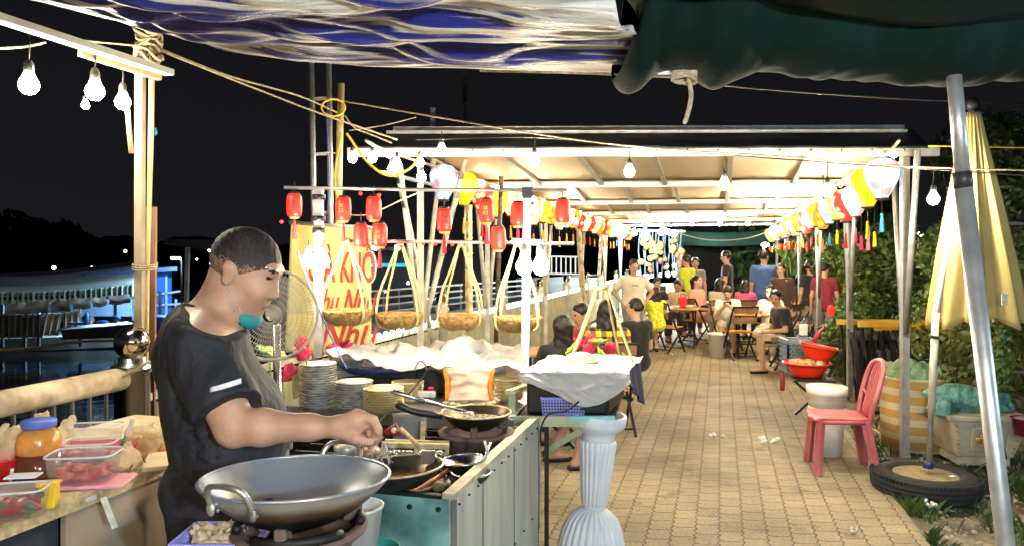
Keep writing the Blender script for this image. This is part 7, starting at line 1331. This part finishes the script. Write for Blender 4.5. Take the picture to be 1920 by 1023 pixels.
K1 = person(1310, 14.0, 1.66, 'sit', 222, 'woman in a salmon pink dress seated sideways with a black shoulder bag', c_pnk, None, 'pony', sk=SKB, lean=-6, arms=('lap', 'lap'), group=GG, dress=True, nod=-12, sleeve=.9, h=.014, slim=1.1)
MB(True).ball(K1.T(.05, .17, .06), (.13, .06, .12), 14).build('shoulder_bag', m_blk, label='round black shoulder bag on the lap of the woman in pink', cat='bag', loc=K1.T(.05, .17, .06))
person(1364, 15.5, 1.74, 'stand', 60, 'tall standing person in a black T-shirt looking left', c_blk, (c_dk, 1.9), 'short', sk=SKA, group=GG, turn=10, nod=10)
M1 = person(1366, 12.6, 1.52, 'sit', 160, 'person in a white T-shirt bent over a phone at the table', c_wht, (c_khk, .9), 'short', sk=SKB, lean=20, arms=('up', 'up'), group=GG, nod=32, sh=.42, h=.014, slim=1.1)
ph_ = (M1.ar[0][2]+M1.ar[1][2])/2+Vector((0, -.03, .06)); MB(True).box(ph_, (.07, .012, .13), 0, Matrix.Rotation(R(25), 3, 'X') @ Matrix.Rotation(R(80), 3, 'Y')).build('phone', m_blk, label='dark phone held by the person in the white T-shirt', cat='phone', loc=ph_, bevel=.005)
person(1341, 13.6, 1.60, 'sit', 300, 'long-haired woman in a cream top seated behind the phone user', c_crm, (c_khk, 1.9), 'long', sk=SKB, lean=10, arms=('table', 'table'), group=GG)
person(1397, 13.6, 1.36, 'sit', 330, 'black-haired child in a hot pink top seen from behind', c_hot, (c_dk, 1.9), 'mid', group=GG, arms=('table', 'table'), sh=.46, z0=.05)
P1_ = person(1433, 13.8, 1.74, 'stand', -8, 'person in a loose blue T-shirt standing with back to the camera', c_blu, (c_blk, 1.9), 'short', sk=SKA, group=GG, turn=-50, slim=1.15, sleeve=.85, h=.014, width=1.08)
person(1471, 13.0, 1.50, 'stand', 150, 'long-haired woman in a brown patterned jacket standing by the post', fab('brownp', (.13, .07, .045), 9, .6, col2=(.6, .5, .38), nlo=.6, nhi=.66), (c_khk, 1.9), 'verylong', sk=SKB, group=GG, hm=m_hairb, side=6, sleeve=1.5)
def footR(G, s, kn, an): return [G(-.10, .42, .44), G(.06, .40, .52)], [G(-.10, .38, .08), G(-.16, .20, .50)]
R1 = person(1473, 10.45, 1.56, 'sit', 97, 'seated woman in a black polo and beige shorts with one leg crossed', c_blk, (c_khk, .85), 'bun', sk=SKB, lean=12, turn=50, arms=('lap', 'lap'), group=GG, sh=.40, h=.011, footw=footR, slim=1.12, nod=10, sleeve=.75)
MB(True).box(R1.an[1]+Vector((.02, -.05, -.03)), (.24, .035, .085), 0, Matrix.Rotation(R(-2), 3, 'Y')).build('clog', mat('clog_olive', (.16, .17, .12), rough=.7, noise=None), R1.body, bevel=.015)
V1 = person(1445, 11.8, 1.46, 'sit', 150, 'person in a white face mask seated just behind the woman in the black polo', c_wht, (c_khk, 1.9), 'mid', sk=SKB, arms=('table', 'table'), group=GG)
MB(True).ball(V1.hd+V1.Qh @ Vector((0, .062, -.052)), (.050, .042, .045), 14, V1.Qh).build('face_mask', mat('mask_white', (.78, .78, .76), rough=.8, noise=None), V1.body)
person(1520, 12.9, 1.56, 'stand', 15, 'person in a black T-shirt standing between two right posts', c_blk, (c_gry, 1.9), 'short', sk=SKA, group=GG, turn=-60)
person(1546, 12.3, 1.52, 'stand', -25, 'person in a maroon T-shirt half hidden behind a brown post', c_mar, (c_gry, 1.9), 'short', sk=SKA, group=GG, turn=-40)
# ---------------------------------------------------------------- the cook
def cook():
    D_ = 2.4; KC = .9375; C = lambda px, py, d: W(px, py, d*KC); DY = D_*KC
    h = .0072; lo, hi = (-1.18, 1.72, -.01), (-.27, 2.72, 1.78); B = SDF(lo, hi, h)
    skn = mat('skin_cook', (.46, .26, .17), rough=.5, noise=(14, .12), sss=.08, bump=(90, .5, .002))
    # head faces +X, pitched down
    HC = C(461, 510, D_); QH = Matrix.Rotation(R(-90-4), 3, 'Z') @ Matrix.Rotation(R(-26), 3, 'X')
    h_ = lambda x, y, z: HC+QH @ Vector((x, y, z))
    B.ell(h_(0, -.012, .028), (.082, .102, .096), QH, .02); B.ell(h_(0, .038, -.052), (.068, .062, .085), QH, .03); B.cap(h_(0, .055, -.108), h_(0, .072, -.112), .026, .022, .03)
    B.cap(h_(-.04, .0, -.085), h_(.04, .0, -.085), .038, None, .03)
    B.cap(h_(0, .088, .028), h_(0, .110, -.020), .009, .013, .014); B.ell(h_(0, .108, -.028), (.017, .012, .009), QH, .008)
    B.cap(h_(-.032, .082, .045), h_(.032, .082, .045), .014, None, .02)
    B.ell(h_(0, .087, -.064), (.026, .013, .008), QH, .01); B.ell(h_(0, .084, -.077), (.022, .012, .008), QH, .008)
    for q in (-1, 1):
        B.ell(h_(q*.080, -.012, -.012), (.010, .020, .034), QH, .006); B.ell(h_(q*.086, -.018, .006), (.010, .022, .020), QH, .004); B.ell(h_(q*.034, .072, -.025), (.028, .026, .026), QH, .03)
    nk = C(405, 610, D_); B.cap(h_(0, -.03, -.07), C(415, 588, D_), .053, .058, .04); B.cap(C(415, 588, D_), C(385, 640, D_), .058, .075, .05); B.cap(h_(0, -.045, -.06), C(380, 614, D_), .040, .055, .05)
    # torso
    def torso(S, o, k=.06):
        for dy in (-.10, .0, .10):
            d = D_+dy; n_ = 1-.10*abs(dy)/.1
            S.cap(C(385, 655, d), C(400, 735, d), .118*n_+o, .125*n_+o, k); S.cap(C(402, 735, d), C(422, 835, d), .125*n_+o, .138*n_+o, k); S.cap(C(442, 800, d), C(428, 845, d), .142*n_+o, .132*n_+o, k)
        S.cap(C(380, 640, D_-.165), C(380, 640, D_+.165), .075+o, None, k); S.cap(C(372, 615, D_), C(366, 660, D_-.0), .062+o, .09+o, .07)
    torso(B, -.012)
    SR, ER, WR = C(378, 655, D_-.205), C(440, 800, 2.10), C(628, 800, 2.08)
    B.cap(SR, ER, .068, .054, .03); B.cap(ER, ER.lerp(WR, .28), .044, .047, .02); B.cap(ER.lerp(WR, .28), ER.lerp(WR, .75), .047, .033, .02); B.cap(ER.lerp(WR, .75), WR, .033, .026, .02)
    # hand
    Pk = C(676, 792, 2.09); B.cap(C(636, 799, 2.075), C(672, 789, 2.07), .030, .030, .015); B.cap(C(640, 802, 2.11), C(674, 797, 2.115), .027, .026, .015); B.cap(C(668, 786, 2.065), C(668, 792, 2.125), .024, .022, .012)
    FG = [[(680, 780, 2.055), (700, 786, 2.045), (710, 806, 2.05), (711, 820, 2.065)], [(683, 786, 2.075), (702, 797, 2.068), (707, 816, 2.07), (703, 829, 2.08)], [(680, 794, 2.097), (695, 808, 2.092), (697, 824, 2.09), (693, 836, 2.095)], [(674, 800, 2.118), (684, 814, 2.115), (684, 828, 2.11), (680, 838, 2.11)]]
    for i, fg in enumerate(FG):
        q = [C(*p) for p in fg]; r0 = [.0125, .0125, .012, .010][i]
        B.cap(q[0], q[1], r0*1.1, r0, .006); B.cap(q[1], q[2], r0, r0*.9, .003); B.cap(q[2], q[3], r0*.9, r0*.72, .003)
    B.cap(C(648, 812, 2.065), C(668, 822, 2.045), .018, .0145, .012); B.cap(C(668, 822, 2.045), C(694, 828, 2.055), .0145, .0105, .005)
    # left arm (far side), forearm over the counter
    SL, EL, WL = C(382, 655, D_+.205), C(430, 770, 2.72), C(505, 815, 2.66)
    B.cap(SL, EL, .066, .052, .03); B.cap(EL, WL, .052, .032, .02); B.cap(WL, C(528, 822, 2.62), .03, .032, .02)
    for j in range(4): B.cap(C(528, 816+4*j, 2.62+.008*j), C(545, 826+4*j, 2.60), .010, .008, .004)
    B.cap(C(515, 812, 2.6), C(530, 806, 2.58), .012, .01, .006)
    # legs
    zf = .08; X0 = C(412, 870, D_).x
    for s_ in (-1, 1):
        hp = Vector((X0-.01, DY+s_*.09, .93)); kn = Vector((X0+.02, DY+s_*.11, .50)); an = Vector((X0-.03, DY+s_*.12, zf)); B.cap(hp, kn, .098, .065, .04); B.cap(kn, kn.lerp(an, .35), .066, .066, .03); B.cap(kn.lerp(an, .35), an, .062, .04, .03); B.cap(an+Vector((-.03, 0, -.035)), an+Vector((.16, 0, -.045)), .04, .03, .02)
    m = B.mb(); P_ = m.np; mi = np.zeros(len(P_), int)
    def mark(c, rx, rz_, v):
        L_ = (P_-np.array(HC)) @ np.array(QH); dx = (L_[:, 0]-c[0])/rx; dz = (L_[:, 2]-c[2])/rz_; mi[(dx*dx+dz*dz < 1) & (L_[:, 1] > c[1])] = v
    for q in (-1, 1): mark((q*.034, .055, .022), .015, .005, 1); mark((q*.034, .050, .046), .024, .006, 1)
    mark((0, .07, -.069), .024, .009, 2)
    m.m = [int(mi[list(q)].max()) if (mi[list(q)] > 0).sum() >= 3 else 0 for q in m.f]
    body = m.build('person', [skn, m_eye, mat('lip_cook', (.34, .13, .10), rough=.4, noise=None)], label='stocky cook in a black T-shirt sprinkling food, teal mask pulled under his chin', cat='person', loc=(-.95, 2.4, 0))
    # T-shirt
    ctee = mat('tee_black', (.016, .017, .022), rough=.75, noise=(4, .2), bump=(6, 1., .05), stretch=(1, 1, .6))
    S = SDF(lo, hi, h); torso(S, .010)
    for a, e in ((SR, ER), (SL, EL)):
        q = a.lerp(e, .78); S.cap(a, q, .088, .092, .05, end=True)
    rs = np.random.RandomState(4)
    S.wave(.0045, 17, 2)
    for i in range(13):   # creases fanning out of the armpit and across the belly
        a = C(395+rs.rand()*30, 690+i*13, D_-.20-.02*rs.rand()); b = C(330+rs.rand()*40, 700+i*15, D_-.19)
        t = SDF  # crease = shallow groove
        g = S._reg([min(a[k], b[k])-.03 for k in range(3)], [max(a[k], b[k])+.03 for k in range(3)])
        if g:
            sl, X, Y, Z = g; v = np.array(b-a); L2 = v @ v; tt = np.clip(((X-a[0])*v[0]+(Y-a[1])*v[1]+(Z-a[2])*v[2])/L2, 0, 1); dd = np.sqrt((X-a[0]-tt*v[0])**2+(Z-a[2]-tt*v[2])**2); S.D[sl] += (.011*np.exp(-(dd/.013)**2)).astype(np.float32)
    S.cut(C(400, 590, D_), (.40, 0, 1)); S.cut(C(400, 868, D_), (.06, 0, -1))
    S.mb().build('t_shirt', ctee, body)
    MB(True).tube([C(402+56*math.cos(a), 591+21*math.cos(a)+3*math.sin(a), D_+.088*math.sin(a)) for a in np.linspace(0, 2*PI, 31)[:-1]], .006, 7, loop=True).build('collar', ctee, body)
    def strip(pts, wd, nm, m_, dd):
        k = MB(True); k.beam(C(*pts[0], dd), C(*pts[1], dd), .004, wd, up=(0, 0, 1)); k.build(nm, m_, body)
    q0, q1 = C(394, 730, 2.03), C(452, 713, 2.037); k = MB(True); k.grid(lambda u, v: q0.lerp(q1, u)+Vector((0, -.014*math.sin(PI*u), (v-.5)*.013)), 9, 2); k.build('sleeve_stripe', mat('reflective', (.75, .77, .8), rough=.3, noise=None), body, solid=.006)
    # trousers
    S = SDF(lo, hi, h)
    ctr = mat('trousers_black', (.017, .018, .022), rough=.8, noise=(4, .2), bump=(9, .8, .03))
    for s_ in (-1, 1):
        hp = Vector((X0+.01, DY+s_*.075, .95)); kn = Vector((X0+.02, DY+s_*.11, .50)); an = Vector((X0-.03, DY+s_*.12, zf)); S.cap(hp, kn, .132, .10, .06); S.cap(kn, kn.lerp(an, .92), .105, .075, .04, end=True)
    S.cap(Vector((X0+.01, DY-.06, .95)), Vector((X0+.01, DY+.06, .95)), .13, None, .06); S.cut((X0, DY, 1.06), (0, 0, 1)); S.wave(.005, 16, 5); S.mb().build('trousers', ctr, body)
    MB(True).beam(C(338, 866, 2.225), C(345, 867, 2.225), .006, .010).build('trouser_logo', mat('reflective', (.75, .77, .8)), body); MB(True).beam(C(348, 869, 2.222), C(355, 870, 2.222), .006, .010).build('trouser_logo', mat('reflective', (.75, .77, .8)), body)
    # hair: dense crop with faded sides
    fade = mat('hair_fade', (.20, .115, .08), rough=.6, noise=(90, .45), bump=(220, .8, .002)); crop = mat('hair_crop', (.010, .008, .008), rough=.6, noise=(120, .4), col2=(.030, .022, .018), bump=(260, 1., .003))
    Hh = SDF(HC-Vector((.16, .16, .16)), HC+Vector((.18, .16, .16)), .0045); Hh.ell(h_(0, -.016, .032), (.0855, .1065, .1005), QH, .01); Hh.cut(h_(0, .078, .050), (QH @ Vector((0, .8, -1)))[:]); Hh.cut(h_(0, -.02, -.040), (QH @ Vector((0, .75, -1)))[:]); Hh.wave(.001, 200, 3)
    m = Hh.mb(); P_ = m.np; L_ = (P_-np.array(HC)) @ np.array(QH); up = (L_[:, 2]+.30*L_[:, 1]*0 > .045+.10*np.maximum(0, L_[:, 1])*0).astype(int)
    zq = L_[:, 2]-.35*np.maximum(0, L_[:, 1]); mid = mat('hair_mid', (.035, .022, .018), rough=.6, noise=(120, .4), bump=(240, 1., .003)); rj = np.random.RandomState(1); m.m = [(lambda z: int(z > .050)+int(z > .020))(zq[list(q)].mean()+rj.normal()*.007) for q in m.f]; m.build('hair', [fade, mid, crop], body)
    # mask under the chin
    Mk = SDF(HC-Vector((.1, .16, .26)), HC+Vector((.2, .16, .05)), .005); Mk.ell(h_(0, .064, -.120), (.053, .044, .031), QH, .02); Mk.cap(h_(-.05, .03, -.10), h_(.05, .03, -.10), .022, None, .02); Mk.wave(.0018, 80, 2); Mk.mb().build('face_mask', mat('mask_teal', (.02, .22, .24), rough=.7, noise=(5, .1), bump=(60, .3)), body)
    [MB(True).tube(catmull([h_(q*.055, .06, -.10), h_(q*.080, .02, -.055), h_(q*.088, -.02, -.03)], 5), .001, 5).build('mask_loop', mat('loop_white', (.5, .5, .5), noise=None), body) for q in (-1, 1)]
    for s_ in (-1, 1):
        an = Vector((X0-.03, DY+s_*.12, zf)); k = SDF(an-Vector((.12, .1, .09)), an+Vector((.28, .1, .03)), .007); k.cap(an+Vector((-.04, 0, -.05)), an+Vector((.18, 0, -.055)), .045, .04, .01); k.cut(an+Vector((0, 0, -.079)), (0, 0, -1)); k.mb().build('shoe', m_blk, body)
cook()
